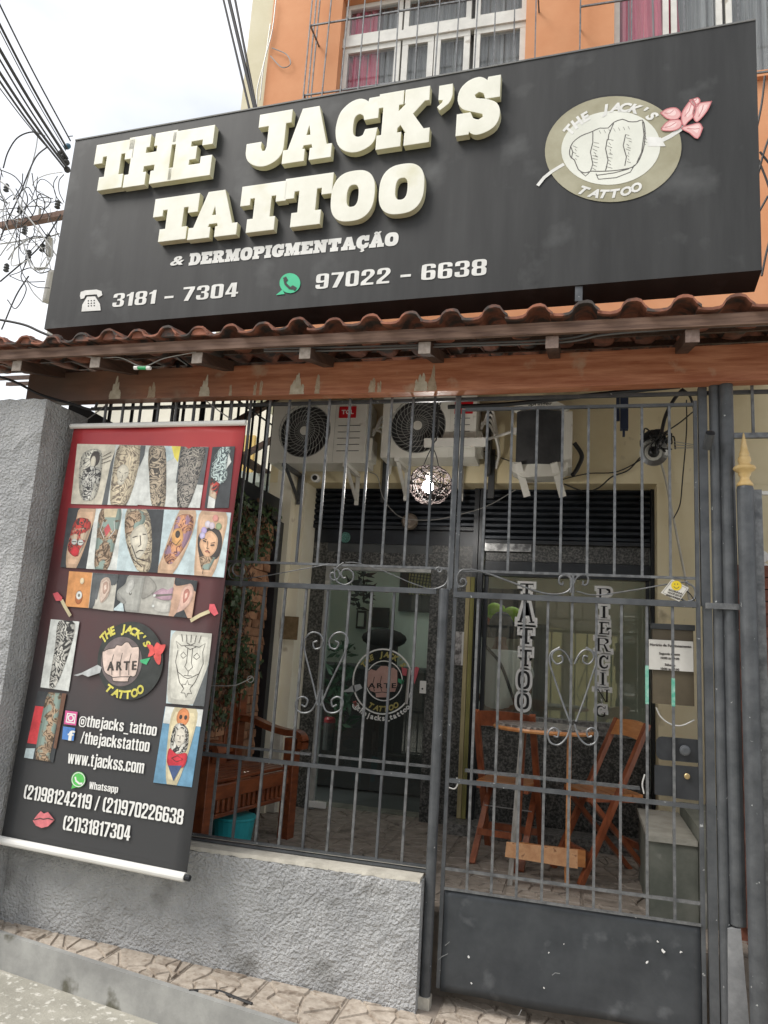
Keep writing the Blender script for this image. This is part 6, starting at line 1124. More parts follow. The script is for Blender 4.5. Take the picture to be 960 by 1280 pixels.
m = MB(); a = at(512, 836, y=Yd-.05); b = at(508, 880, y=Yd-.05); m.tube([b, a], .014, 10); m.box(a.x-.008, a.x+.008, Yd-.05, Yd+.01, a.z-.05, a.z-.03); m.box(b.x-.008, b.x+.008, Yd-.05, Yd+.01, b.z+.03, b.z+.05); m.build('handle', mat('brushed_steel', (.5, .5, .5), None, .3, .9), dr)
m = MB(); px_box(m, 525, 851, 532, 867, Yd-.02, Yd+.03); m.build('lock', M_whp, dr); m = MB(); c = at(528, 861, y=Yd-.022); m.lathe([(.008, 0), (.008, .004)], c, (0, -1, 0), 8); m.build('keyhole', M_blackm, dr)
m = MB(); px_box(m, 386, 1001, 406, 1011, Yd-.03, Yd+.0); m.build('pivot_cover', M_whp, dr)
# fist sticker on the door
SP_ = Plane((0, Yd-.000, 0), (1, 0, 0), (0, 0, 1)); zo = .006
m = MB(); ring(m, SP_, ell(478.5, 852, 38, 41.5, 44), ell(478.5, 852, 36.2, 39.6, 44), zo); ring(m, SP_, ell(480, 851, 23.5, 25.5, 36), ell(480, 851, 22.3, 24.2, 36), zo); m.build('sticker_ring', M_wht, dr)
fd = [(458.5, 840), (464, 836), (470, 838), (476, 832), (484, 832), (487, 835), (492, 834), (497, 838), (497, 856), (494, 865), (490, 865), (484, 866), (483, 872), (470, 872), (469, 866), (463, 864), (459, 858)]
m = MB(); pxpoly(m, SP_, fd, zo); m.build('fist_print', mat('sticker_skin', (.42, .25, .21), (.52, .33, .28), .6, scale=9), dr)
m = MB(); [rib(p_, .006, zo+.001, SP_) for p_ in (fd+[fd[0]], [(468, 846), (466, 855), (468, 864)], [(477, 845), (475, 855), (477, 864)], [(487, 846), (485, 856), (486, 865)], [(469, 866), (478, 865), (485, 866)])]; m.build('fist_line', M_blackm, dr)
m = MB(); put_text(m, 'ARTE', SP_, (460.5, 860), (495, 860), hpx=6, off=zo+.0015, bold=.04, track=1.3); m.build('sticker_lettering', M_blackm, dr)
M_stg = mat('sticker_gold', (.30, .26, .07), (.42, .36, .12), .6, scale=9)
m = MB(); arc_text(m, "THE JACK'S", EC(SP_, 479, 852, 1, 1.08, zo), 28.5, math.radians(146), math.radians(32), 8.5, .05, italic=.2); m.build('sticker_lettering', M_stg, dr)
m = MB(); arc_text(m, "TATTOO", EC(SP_, 479, 852, 1, 1.08, zo), 34.5, math.radians(236), math.radians(306), 8.5, .05, True, .2); m.build('sticker_lettering', M_stg, dr)
m = MB(); arc_text(m, "@thejacks_tattoo", EC(SP_, 478, 850, 1, 1.08, zo), 47, math.radians(219), math.radians(318), 8.6, .04, True); m.build('sticker_lettering', M_wht, dr)
m = MB(); pxpoly(m, SP_, [(441, 877), (445, 876), (447, 881), (443, 884)], zo); m.build('camera_icon', mat('sticker_pink', (.5, .14, .12), None, .6), dr)
m = MB(); pxpoly(m, SP_, [(426, 865), (435, 861), (440, 857), (450, 855), (453, 860), (444, 865), (436, 865)], zo); m.build('needle_print', mat('sticker_silver', (.45, .47, .47), None, .5), dr)
for pts in ([(502, 834), (509, 836), (508, 845), (503, 844)], [(516, 838), (520, 833), (524, 835), (521, 846), (518, 855), (516, 848)]): m = MB(); pxpoly(m, SP_, pts, zo); m.build('flower_print', mat('sticker_red', (.50, .10, .12), None, .6), dr)
m = MB(); pxpoly(m, SP_, [(497, 848), (505, 850), (503, 856), (497, 852)], zo); m.build('stem_print', mat('sticker_green', (.05, .28, .14), None, .6), dr)
m = MB(); px_box(m, 565, 789, 580, 832, Yd-.04, Yd-.035); po_ = m.build('small_poster', mat('grey_photo_poster', (.10, .09, .09), (.55, .53, .52), .6, scale=14, ramp=(.42, .58))); tag(po_, 'small black and white picture taped to the granite between door and window', 'poster'); m = MB(); px_box(m, 578, 790, 580.5, 832, Yd-.043, Yd-.041); m.build('poster_border', M_wht, po_)
for k, mt in ((0, mat('yellowed_bare_wood', (.26, .21, .10), (.42, .36, .20), .8, scale=4, stretch=(8, 8, .8))), (1, mat('mossy_wood', (.14, .13, .04), (.26, .24, .08), .8, scale=4, stretch=(8, 8, .8)))):
    a, b = at(581+5.6*k, 770, y=Yd-.13), at(586+5.6*k, 770, y=Yd-.13); m = MB(); m.box(a.x, b.x, Yd-.13, Yd-.112, FZ+.09, 2.42); tag(m.build('wood_strip', mt), ('pale yellow wooden strip on the shutter guide left of the shop window', 'mossy wooden strip beside the pale one left of the shop window')[k], 'strip')
# shop window
sw = thing('shop_window', (-.1, Yd, 1.3), 'large shop window lettered TATTOO and PIERCING above a granite plinth', 'window')
X0_, X1_, Zb, Zt = xm+.05, OX1-.03, 1.30, 2.45
m = MB(); m.box(X0_, X1_, Yd-.01, Yd+.12, FZ, Zb-.03); m.build('granite_plinth', M_gran, sw)
m = MB(); m.box(X0_, X1_, Yd-.05, Yd+.10, Zb-.10, Zb-.0); m.build('granite_sill', M_granl, sw)
m = MB(); m.box(X0_, X1_, Yd-.02, Yd+.12, Zt+.13, 2.74); m.build('granite_header', M_gran, sw); m = MB(); m.box(X0_, X1_, Yd-.03, Yd+.08, Zt+.0, Zt+.125); m.build('header_band', M_black, sw)
m = MB(); px_box(m, 603, 676, 664, 690, Yd-.06, Yd-.03); m.build('scratched_plate', mat('scratched_bright_steel', (.10, .10, .10), (.50, .50, .49), .3, .6, scale=12, ramp=(.4, .7)), sw)
m = MB(); m.box(X0_, X0_+.035, Yd+.0, Yd+.06, Zb, Zt); m.box(X1_-.03, X1_, Yd+.0, Yd+.06, Zb, Zt); m.build('window_frame', M_black, sw)
m = MB(); m.box(X0_+.036, X1_-.031, Yd+.02, Yd+.028, Zb+.001, Zt-.001); m.build('glass_pane', glass('shop_glass', (.92, .94, .91), .13, .02), sw)
M_wl = mat('white_window_vinyl', (.82, .82, .80), None, .6)
WL = [('T', 648.5, 668.5, 728, 745), ('A', 645.6, 670, 751, 781), ('T', 648, 667.5, 783, 807), ('T', 648.5, 666, 810, 835), ('O', 645.6, 664, 837, 863), ('O', 644.5, 663, 865, 888), ('P', 745, 765, 734, 753), ('I', 749, 761, 756, 774), ('E', 747.6, 763, 776, 794.5), ('R', 743, 765, 796, 816), ('C', 747.6, 761.5, 818, 837), ('I', 748, 759, 839, 858), ('N', 741.5, 763.6, 860, 879), ('G', 743, 759, 881, 897)]
for ch, xl, xr, yt, yb in WL:
    a = at(xl, (yt+yb)/2, y=Yd+.015); b = at(xr, (yt+yb)/2, y=Yd+.015); zt_, zb_ = at((xl+xr)/2, yt, y=Yd+.015).z, at((xl+xr)/2, yb, y=Yd+.015).z
    for g_, mt, yy_ in ((.085, M_wl, Yd+.014), (-.08, M_blackm, Yd+.0125)):
        vs, fs = slab(ch, off=g_); w = WID[ch]; m = MB(); m.add([(a.x+(b.x-a.x)*x/w, yy_, zb_+(zt_-zb_)*y) for x, y, _ in vs], fs); m.build('window_letter', mt, sw)
m = MB(); m.box(-.99, .51, Yd-.32, Yd-.052, FZ+.001, FZ+.085); m.build('plinth_step', M_granl, sw)

# ---------------------------------------------------------------- inside the shop
rm = thing('shop_interior', (-.9, 4, 0), 'dim pale room inside the shop behind the glass door and window', 'room')
M_rw = mat('grey_green_room_wall', (.62, .70, .66), (.68, .76, .72), .85, scale=2); M_ry = mat('olive_yellow_panel', (.42, .38, .16), (.50, .46, .22), .7, scale=2, stretch=(4, 1, .5)); M_rd = mat('dark_grey_furnishing', (.045, .048, .05), None, .6)
XL, XR, YB = -3.6, 1.4, 5.4
m = MB(); m.box(XL, XR, YB, YB+.1, 0, 3.6); m.build('back_wall', M_rw, rm); m = MB(); m.box(XL-.1, XL, Yd+.2, YB, 0, 3.6); m.build('left_wall', M_rw, rm); m = MB(); m.box(XR, XR+.1, Yd+.2, YB, 0, 3.6); m.build('right_wall', M_rw, rm)
m = MB(); m.box(XL, XR, Yd+.13, 2.5, 3.3, 3.4); m.box(XL, XR, 4.9, YB, 3.3, 3.4); m.box(XL, -3.1, 2.501, 4.899, 3.3, 3.4); m.box(-1.5, -1.0, 2.501, 4.899, 3.3, 3.4); m.box(.9, XR, 2.501, 4.899, 3.3, 3.4); m.build('ceiling', M_rw, rm); m = MB(); m.box(XL, XR, Yd+.13, YB, .2, FZ-.02); m.build('room_floor', M_rd, rm)  # gaps in the ceiling are added skylights that brighten both rooms
m = MB(); m.box(-1.30, -1.22, 2.6, 5.3, FZ, 3.3); m.build('partition', M_rw, rm)
ctr = thing('reception_counter', (-2.0, 3.4, FZ), 'black reception counter behind the glass door', 'counter'); m = MB(); m.box(-3.2, -1.32, 3.3, 3.9, FZ, 1.56); m.build('counter_body', M_blackm, ctr); m = MB(); m.box(-3.24, -1.31, 3.25, 3.95, 1.561, 1.60); m.build('counter_top', M_rd, ctr)
ch_ = thing('tall_chair_back', at(478, 798, y=4.2), 'black padded chair back seen over the counter through the glass door', 'chair'); m = MB(); c = at(480, 798, y=4.2); m.ball(c, .27, 16, (1, .35, .42)); m.build('head_rest', M_blackm, ch_, smooth=True); m = MB(); m.box(c.x-.18, c.x+.16, 4.15, 4.25, FZ, c.z-.05); m.build('back_pad', M_blackm, ch_)
def indoor(name, x0, y0, x1, y1, Y, mt, lab, cat, th=.04): m = MB(); px_box(m, x0, y0, x1, y1, Y, Y+th); return tag(m.build(name, mt), lab, cat)
indoor('wall_screen', 466, 759, 485, 785, YB-.06, M_rd, 'dark grey square screen on the back wall inside the door', 'screen')
fr_ = indoor('picture_frame', 446, 763, 456, 786, YB-.06, M_rd, 'small dark picture frame on the wall inside the door', 'picture'); m = MB(); px_box(m, 448, 766, 454, 783, YB-.07, YB-.062); m.build('picture', M_rw, fr_)
wf = indoor('inner_window', 501, 704, 541, 766, YB-.05, M_rd, 'small lattice window high on the back wall inside the shop door', 'window'); m = MB(); px_box(m, 512, 706, 540, 744, YB-.06, YB-.052); m.build('lattice_pane', M_ry, wf)
m = MB()
for q in range(9): m.bar(at(512+4*q, 706, y=YB-.068), at(506+4*q, 744, y=YB-.068), .012, .004); m.bar(at(512, 708+4*q, y=YB-.073), at(541, 712+4*q, y=YB-.073), .008, .004)
m.build('lattice', M_rd, wf)
rr = random.Random(17)
for nm, c, s, n_, lab in (('hanging_carving', at(451, 735, y=4.0), (.10, .10, .26), 60, 'dark spiky carved mask hanging inside the shop door'), ('potted_palm', at(425, 860, y=3.0), (.14, .14, .42), 110, 'dark green leafy plant inside the door behind the heart scroll')):
    m = MB()
    for q in range(n_):
        v = Vector((rr.gauss(0, .45), rr.gauss(0, .45), rr.uniform(-1, 1))); p_ = c+Vector((v.x*s[0], v.y*s[1], v.z*s[2])); d = Vector((rr.uniform(-1, 1), rr.uniform(-1, 1), rr.uniform(-.3, 1))).normalized(); w_ = d.cross(Vector((0, 1, .2))).normalized()*.02; m.prism([p_, p_+d*.06+w_, p_+d*.15, p_+d*.06-w_], (0, .003, 0))
    t = m.build(nm, M_rd if 'carv' in nm else mat('palm_green', (.02, .06, .035), (.05, .12, .07), .5, scale=9)); tag(t, lab, 'ornament' if 'carv' in nm else 'plant')
rl_ = thing('red_jar', at(412, 903, y=2.75), 'glass jar with a red lid inside the door at the left', 'jar'); c = at(412, 903, y=2.75); m = MB(); m.lathe([(.05, -.25), (.055, -.02), (.05, 0)], c, n=14); m.build('jar_body', M_rd, rl_); m = MB(); m.lathe([(.055, 0), (.055, .03), (.04, .05)], c, n=14); m.build('lid', mat('dark_red_lid', (.25, .01, .02), None, .4), rl_)
# right room: olive panels, shelves, screen
indoor('grey_curtain', 668, 780, 683, 905, 4.6, mat('grey_door_curtain', (.16, .18, .17), (.26, .28, .26), .8, scale=3, stretch=(9, 1, .4)), 'grey curtain strip inside the shop window right of the TATTOO lettering', 'curtain')
indoor('dark_backdrop', 604, 735, 668, 800, 4.7, M_rd, 'dark cupboard behind the person inside the shop window', 'cupboard')
# neon green bow balloon
gb = thing('lime_bow', at(628, 768, y=3.15), 'lime green balloon bow above the person inside the shop window', 'balloon'); M_lime = mat('lime_green_latex', (.42, .78, .02), (.50, .85, .05), .3, scale=4)
for px, py, r_, s_ in ((618, 764, .085, (1, .8, 1)), (640, 768, .085, (1.1, .8, .9)), (630, 778, .06, (.8, .7, 1.3)), (627, 762, .035, (1, 1, 1.3))): m = MB(); m.ball(at(px, py, y=3.15), r_, 14, s_); m.build('balloon', M_lime, gb, smooth=True)
m = MB(); m.ball(at(612, 775, y=3.2), .05, 10); m.build('orange_balloon', mat('orange_latex', (.55, .10, .04), None, .4), gb, smooth=True)
# person: back turned, white shirt, bag strap
def skinned(name, joints, edges, m_, parent=None, sub=2):
    me = bpy.data.meshes.new(name); me.from_pydata([j[0] for j in joints], edges, []); o = bpy.data.objects.new(name, me); COL.objects.link(o)
    md = o.modifiers.new('skin', 'SKIN'); md.use_smooth_shade = True
    for i, j in enumerate(joints): me.skin_vertices[0].data[i].radius = j[1] if isinstance(j[1], tuple) else (j[1], j[1])
    me.skin_vertices[0].data[0].use_root = True; ss = o.modifiers.new('s', 'SUBSURF'); ss.levels = ss.render_levels = sub
    me.materials.append(m_); o.parent = parent; return o
pc = at(624, 830, y=2.6); px_ = pc.x; pz = FZ; pr = thing('person', (px_, 2.6, pz), 'person in a white t-shirt with a dark bag strap behind the shop window', 'person')
J = [((0, 0, .93), (.14, .10)), ((0, 0, 1.12), (.13, .09)), ((.0, -.0, 1.32), (.155, .10)), ((0, .01, 1.42), (.09, .07)), ((0, .04, 1.50), (.05, .05)), ((.0, .07, 1.58), (.07, .08)), ((0, .08, 1.68), (.075, .09)),
     ((.20, 0, 1.37), .055), ((.26, .05, 1.12), .042), ((.20, .22, .98), .032), ((.18, .28, .96), .028), ((-.20, 0, 1.37), .055), ((-.27, .05, 1.12), .042), ((-.20, .22, 1.0), .032), ((-.17, .29, 1.0), .028),
     ((.10, 0, .86), .095), ((.11, .01, .48), .06), ((.11, .03, .08), .04), ((.12, .15, .035), .035), ((-.10, 0, .86), .095), ((-.11, .01, .48), .06), ((-.11, .03, .08), .04), ((-.12, .15, .035), .035)]
Ed = [(0, 1), (1, 2), (2, 3), (3, 4), (4, 5), (5, 6), (2, 7), (7, 8), (8, 9), (9, 10), (2, 11), (11, 12), (12, 13), (13, 14), (0, 15), (15, 16), (16, 17), (17, 18), (0, 19), (19, 20), (20, 21), (21, 22)]
skinned('body', J, Ed, mat('brown_skin', (.22, .12, .08), None, .6), pr)
Js = [((0, 0, .86), (.175, .125)), ((0, 0, 1.12), (.165, .118)), ((0, 0, 1.33), (.18, .12)), ((.20, 0, 1.38), .075), ((.27, .03, 1.18), .065), ((-.20, 0, 1.38), .075), ((-.27, .03, 1.18), .065), ((0, .01, 1.44), (.10, .08))]
skinned('shirt', Js, [(0, 1), (1, 2), (2, 3), (3, 4), (2, 5), (5, 6), (2, 7)], mat('white_shirt_cloth', (.80, .80, .77), (.86, .86, .83), .9, scale=5, bump=.5, bscale=7, bdist=.02), pr)
skinned('trousers', [((0, 0, .90), (.16, .12)), ((.10, 0, .80), .11), ((.11, .01, .46), .08), ((.11, .03, .10), .065), ((-.10, 0, .80), .11), ((-.11, .01, .46), .08), ((-.11, .03, .10), .065)], [(0, 1), (1, 2), (2, 3), (0, 4), (4, 5), (5, 6)], M_rd, pr)
m = MB(); m.ball(Vector((px_, 2.68, pz+1.66)), .118, 18, (.95, 1.05, 1.15)); m.build('hair', mat('dark_grey_cap', (.05, .052, .055), None, .8), pr, smooth=True)
m = MB(); m.tube(bez([(px_-.12, 2.53, pz+1.47), (px_+.02, 2.46, pz+1.33), (px_+.12, 2.46, pz+1.1), (px_+.19, 2.52, pz+.9)], 6), .013, 6); m.build('bag_strap', M_blackm, pr); m = MB(); m.ball((px_+.24, 2.55, pz+.80), .16, 12, (.8, .5, 1)); m.build('shoulder_bag', M_blackm, pr, smooth=True)

# ---------------------------------------------------------------- notice, letter box, smiley card, concrete counter
lb = thing('letter_box', at(842, 840, y=.13), 'brown smoked letter box with the opening hours notice on it behind the bars', 'box')
a = at(816, 786, y=.10); b = at(868, 883, y=.10); m = MB(); m.box(a.x, b.x, .10, .17, b.z, a.z); m.build('box_body', mat('brown_smoked_plastic', (.085, .068, .045), (.13, .105, .07), .35, scale=5), lb); m = MB(); m.box(a.x-.008, b.x+.008, .09, .18, a.z+.001, a.z+.03); m.build('box_lid', M_rd, lb)
a = at(811, 799, y=.085); b = at(867, 840, y=.085); m = MB(); m.box(a.x, b.x, .085, .088, b.z, a.z); nt_ = m.build('notice_sheet', mat('paper_notice', (.62, .60, .55), (.72, .70, .65), .8, scale=4), lb)
npl = Plane((0, .0842, 0), (1, 0, 0), (0, 0, 1))
for s_, p0, p1, h_ in (('Horário de Funcionamento', (812.5, 807), (864, 810), 3.2), ('Segunda a sexta', (824, 818), (850, 819.5), 2.8), ('10:00 às 19:00', (826, 823.5), (849, 825), 2.8), ('Sábado', (831, 832), (844, 833), 2.8), ('10:00 às 17:00', (826, 837), (849, 838.5), 2.8)):
    m = MB(); put_text(m, s_, npl, p0, p1, hpx=h_, off=0, bold=.03); m.build('notice_lettering', LINE, nt_)
cdp = [(840, 724), (861, 735), (849, 752), (826, 741)]; cpl = Plane((0, -.022, 0), (1, 0, 0), (0, 0, 1)); m = MB(); m.prism([cpl.px(x, y) for x, y in cdp], (0, .003, 0)); cd_ = m.build('smiley_card', mat('card_white', (.62, .60, .54), None, .7)); tag(cd_, 'tilted white warning card with a yellow smiley tied to the top rail of the gate', 'sign')
m = MB(); c0 = cpl.px(845.5, 732, .001); m.lathe([(.026, 0), (.026, .0008)], c0, (0, -1, 0), 22); m.build('smiley', mat('smiley_yellow', (.70, .52, .02), None, .6), cd_)
m = MB(); m.ribbon([c0+Vector((.014*math.cos(t_), -.0014, .014*math.sin(t_))) for t_ in [math.radians(200+14*i) for i in range(11)]], .003, (0, -1, 0)); m.ribbon([c0+Vector((-.008, -.0014, .004)), c0+Vector((-.008, -.0014, .011))], .004, (0, -1, 0)); m.ribbon([c0+Vector((.006, -.0014, .004)), c0+Vector((.006, -.0014, .011))], .004, (0, -1, 0))
m.ribbon([cpl.px(x, y, .0015) for x, y in ((840, 726), (859, 735.5), (848.5, 750), (828.5, 740.5), (839.5, 726.5))], .002, (0, -1, 0)); m.build('smiley_line', LINE, cd_)
for i, s_ in enumerate(('SORRIA', 'VOCÊ ESTÁ', 'SENDO FILMADO')): m = MB(); put_text(m, s_, cpl, (835.5-1.5*i, 738+3.2*i), (853-1.5*i, 743.5+3.2*i), hpx=2.2, off=.001, bold=.03); m.build('card_lettering', LINE, cd_)
cab('card_tie', [(852, 735), (862, 742), (868, 752), (866, 760)], .003, M_cable, 'thin black tie hanging from the smiley card to the gate rail', 'cable', y=-.01)
cc = thing('concrete_ledge', (.65, 1.1, FZ), 'low grey green concrete ledge inside the gate at the right', 'ledge'); M_led = mat('mossy_grey_concrete', (.10, .11, .09), (.20, .205, .175), .8, scale=3, bump=.2, bscale=20, spots=(.36, .36, .33), spot=(.6, .72), sscale=5)
zt_ = at(812, 1050, y=.55).z; m = MB(); m.box(.405, .66, .53, 1.35, FZ-.01, zt_); m.box(.664, 1.2, .50, 1.35, FZ-.01, zt_+.10); m.build('ledge_block', M_led, cc); m = MB(); m.box(.395, .658, .515, 1.36, zt_+.001, zt_+.03); m.build('ledge_cap', mat('pale_worn_cement', (.30, .29, .25), (.40, .39, .34), .9, scale=9, bump=.4), cc)
cab('white_cable', [(820, 884), (826, 896), (838, 905), (852, 907), (868, 900)], .004, M_whp, 'white cable drooping under the letter box', y=.15)
m = MB(); m.tube(bez([at(x, y, y=.08) for x, y in ((571, 972), (572, 980), (568, 986), (560, 984))], 5), .004, 5); tag(m.build('loose_cord', M_whp), 'short white cord hooked round the left end of the inner gate bar', 'cord')
m = MB(); m.tube(bez([at(x, y, y=.08) for x, y in ((806, 968), (803, 980), (805, 992))], 5), .004, 5); tag(m.build('loose_cord', M_whp), 'short white cord at the right end of the inner gate bar', 'cord')
m = MB(); m.tube(bez([at(x, y, y=-.03) for x, y in ((259, 857), (290, 857), (303, 853), (316, 846))], 5), .003, 5); m.tube([at(313+4*math.cos(q), 849+4*math.sin(q), y=-.03) for q in [i*.7 for i in range(10)]], .003, 5); tag(m.build('tie_wire', M_ltw), 'thin loose wire tying the banner edge to the window bars', 'wire')

# ---------------------------------------------------------------- furniture
def folding_chair(w, label, mw, ms, seatz=.50, H=1.02, dep=.40, lean=.0):
    """local frame: front towards -y; legs cross like an X seen from the side"""
    t = thing('folding_chair', (0, 0, 0), label, 'chair', 'folding wooden chairs'); hw = w/2
    for sx in (-1, 1):
        m = MB(); m.bar((sx*hw, -dep/2-.06, 0), (sx*hw, dep/2+.02, H), .032, .042, upv=(1, 0, 0)); m.build('leg', mw, t)      # long leg up to the backrest
        m = MB(); m.bar((sx*(hw-.035), dep/2+.10, 0), (sx*(hw-.035), -dep/2+.02, seatz-.03), .03, .04, upv=(1, 0, 0)); m.build('leg', mw, t)
    yb = lambda z: -dep/2-.06+(dep+.08)*z/H
    m = MB(); n = 10; zb_, zt_ = H-.11, H-.0
    V = []
    for i in range(n+1):
        u = i/n; x = -hw-.01+(w+.02)*u; bow = .02*math.sin(math.pi*u); V += [(x, yb(zb_)-.018+bow, zb_+.012*math.sin(math.pi*u)), (x, yb(zt_)-.018+bow, zt_+.02*math.sin(math.pi*u)**.6-.01)]
    V2 = [(a, b+.018, c) for a, b, c in V]; N2 = len(V)
    m.add(V+V2, [(2*i, 2*i+2, 2*i+3, 2*i+1) for i in range(n)]+[(N2+2*i, N2+2*i+1, N2+2*i+3, N2+2*i+2) for i in range(n)]+[(2*i+1, 2*i+3, N2+2*i+3, N2+2*i+1) for i in range(n)]+[(2*i, N2+2*i, N2+2*i+2, 2*i+2) for i in range(n)]+[(0, 1, N2+1, N2), (2*n, N2+2*n, N2+2*n+1, 2*n+1)])
    m.build('backrest', mw, t)
    for q in range(5):
        y = -dep/2+(dep/5)*q; m = MB(); m.box(-hw+.018, hw-.018, y+.004, y+dep/5-.004, seatz-.012, seatz+.008); m.build('seat_slat', ms, t)
    m = MB(); m.box(-hw+.02, -hw+.05, -dep/2, dep/2, seatz-.045, seatz-.013); m.box(hw-.05, hw-.02, -dep/2, dep/2, seatz-.045, seatz-.013); m.build('seat_rail', mw, t)
    m = MB(); m.box(-hw+.016, hw-.016, yb(.17)-.012, yb(.17)+.012, .14, .185); m.build('stretcher', mw, t); m = MB(); m.box(-hw+.05, hw-.05, dep/2+.02, dep/2+.045, .18, .22); m.build('stretcher', mw, t)
    m = MB(); m.tube([(-hw+.03, .0, .33), (hw-.03, .0, .33)], .004, 6); m.build('steel_rod', M_ltw, t); return t
ch1 = folding_chair(.40, 'red brown folding chair on the left of the small table, back to the window', M_chair, M_seat, .52, 1.0)
ch1.location = (-.47, 1.42, FZ); ch1.rotation_euler = (0, 0, math.radians(180-8))
ch2 = folding_chair(.38, 'folding chair with a paler orange top rail, right of the small table', M_chair, M_seat, .54, 1.0)
ch2.location = (.17, 1.28, FZ); ch2.rotation_euler = (0, 0, math.radians(-62))
for c_ in ch2.children:
    if c_.name.startswith('backrest'): c_.data.materials[0] = M_seat
tb = thing('folding_table', (-.20, .95, FZ), 'small folding wooden bar table with a speckled top between the two folding chairs', 'table')
zt_ = FZ+.935; m = MB(); cx, cy = -.22, .98; P = [(cx+(.31 if abs(math.cos(t_)) > .2 else .31)*math.cos(t_), cy+.25*math.sin(t_), zt_) for t_ in [2*math.pi*i/28 for i in range(28)]]
m.prism(P, (0, 0, .022)); m.build('table_top', mat('speckled_table_top', (.10, .09, .08), (.42, .38, .34), .3, scale=40, detail=3, ramp=(.45, .6)), tb); m = MB(); n = len(P); Q = [(cx+(p_[0]-cx)*1.015, cy+(p_[1]-cy)*1.015) for p_ in P]
m.tube([(a, b, zt_-.004) for a, b in Q]+[(Q[0][0], Q[0][1], zt_-.004)], .014, 6); m.build('table_edge', M_seat, tb)
m = MB(); m.bar((cx+.17, cy, FZ+.12), (cx+.17, cy, zt_), .035, .03, upv=(1, 0, 0)); m.build('leg', M_seat, tb)
m = MB(); m.bar((cx-.16, cy+.1, FZ), (cx-.12, cy+.02, zt_), .032, .03, upv=(1, 0, 0)); m.build('leg', M_bench, tb); m = MB(); m.bar((cx-.17, cy-.20, FZ), (cx-.13, cy-.05, zt_), .035, .03, upv=(1, 0, 0)); m.build('leg', mat('bleached_grey_wood', (.20, .19, .17), (.34, .32, .29), .7, scale=9, stretch=(5, 5, .6)), tb)
m = MB(); m.bar((cx+.17, cy-.03, FZ), (cx+.165, cy-.02, FZ+.14), .035, .03, upv=(1, 0, 0)); m.build('leg', M_seat, tb)
m = MB(); m.box(cx-.14, cx+.28, cy+.0, cy+.022, FZ+.11, FZ+.21); m.build('foot_board', M_seat, tb)
m = MB(); a = at(632, 1053, y=.72); b = at(722, 1084, y=.72); m.hexa([at(631, 1071, y=.72), at(722, 1086, y=.74), at(722, 1086, y=.74)+Vector((0, .02, 0)), at(631, 1071, y=.72)+Vector((0, .02, 0))], [at(633, 1053, y=.72), at(722, 1063, y=.74), at(722, 1063, y=.74)+Vector((0, .02, 0)), at(633, 1053, y=.72)+Vector((0, .02, 0))])
m.build('lower_board', mat('raw_chipboard', (.50, .24, .11), (.66, .38, .20), .7, scale=22, spots=(.30, .13, .06), spot=(.62, .68), sscale=22), tb)
# bench, built along its own axis
be = thing('wooden_bench', (-2.22, .20, FZ), 'dark varnished wooden bench with curved arms standing along the brick side wall', 'bench'); bA = math.radians(-11); be.rotation_euler = (0, 0, bA)
def bb(name, x0, x1, y0, y1, z0, z1, mt=M_bench): m = MB(); m.box(x0, x1, y0, y1, z0, z1); o = bpy.data.objects.new(name, m.mesh(name, mt)); COL.objects.link(o); o.parent = be; return bevel(o, .004, 1)
LB = .98
for y in (0, LB): bb('leg', -.045, .045, y-.045, y+.045, 0, .70); bb('leg', -.55, -.47, y-.045, y+.045, 0, .98)
bb('seat_rail', -.02, .02, .046, LB-.046, .385, .475); bb('lower_rail', -.02, .02, .046, LB-.046, .275, .30)
for k in range(16): bb('skirt_slat', -.012, .012, .07+.0555*k, .098+.0555*k, .301, .384)
for k in range(8): bb('seat_slat', -.46+.056*k, -.418+.056*k, .0, LB, .476, .498)
bb('back_rail', -.535, -.495, .046, LB-.046, .90, .985); bb('back_rail', -.535, -.495, .046, LB-.046, .55, .60)
for k in range(12): bb('back_slat', -.525, -.505, .08+.075*k, .11+.075*k, .601, .899)
for y in (0, LB):
    m = MB(); pts = [(-.50, y, .80), (-.36, y, .795), (-.2, y, .755), (-.06, y, .735), (.04, y, .735), (.085, y, .70), (.085, y, .63)]; P = bez(pts, 5); 
    for i in range(len(P)-1): m.bar(P[i], P[i+1]+(P[i+1]-P[i])*.15, .085 if i < 26 else .085, .05, upv=(0, 1, 0)) if False else None
    V = []
    for i, p_ in enumerate(P):
        d = (P[min(i+1, len(P)-1)]-P[max(i-1, 0)]).normalized(); nn = Vector((d.z, 0, -d.x)); nn = -nn if nn.z < 0 else nn; V += [p_+Vector((0, -.042, 0))-nn*.022, p_+Vector((0, .042, 0))-nn*.022, p_+Vector((0, .042, 0))+nn*.022, p_+Vector((0, -.042, 0))+nn*.022]
    F = [(0, 1, 2, 3), tuple(4*(len(P)-1)+q for q in (3, 2, 1, 0))]
    for i in range(len(P)-1):
        for q in range(4): F.append((4*i+q, 4*i+(q+1) % 4, 4*i+4+(q+1) % 4, 4*i+4+q))
    m.add(V, F); o = bpy.data.objects.new('arm_rest', m.mesh('arm_rest', M_bench)); COL.objects.link(o); o.parent = be
a = at(270, 1015, y=.62); m = MB(); c = at(302, 1040, y=.55); m.lathe([(.12, 0), (.145, .22), (.15, .225), (.15, .24)], (c.x-.10, .62, FZ), n=24); tb_ = m.build('plastic_tub', mat('turquoise_plastic', (.02, .30, .33), (.03, .36, .40), .4, scale=3)); tag(tb_, 'turquoise plastic tub under the wooden bench', 'tub')
cu_ = MB(); cu_.ball(at(352, 935, y=1.05)+Vector((-.12, .02, 0)), .12, 12, (1, .4, .8)); 
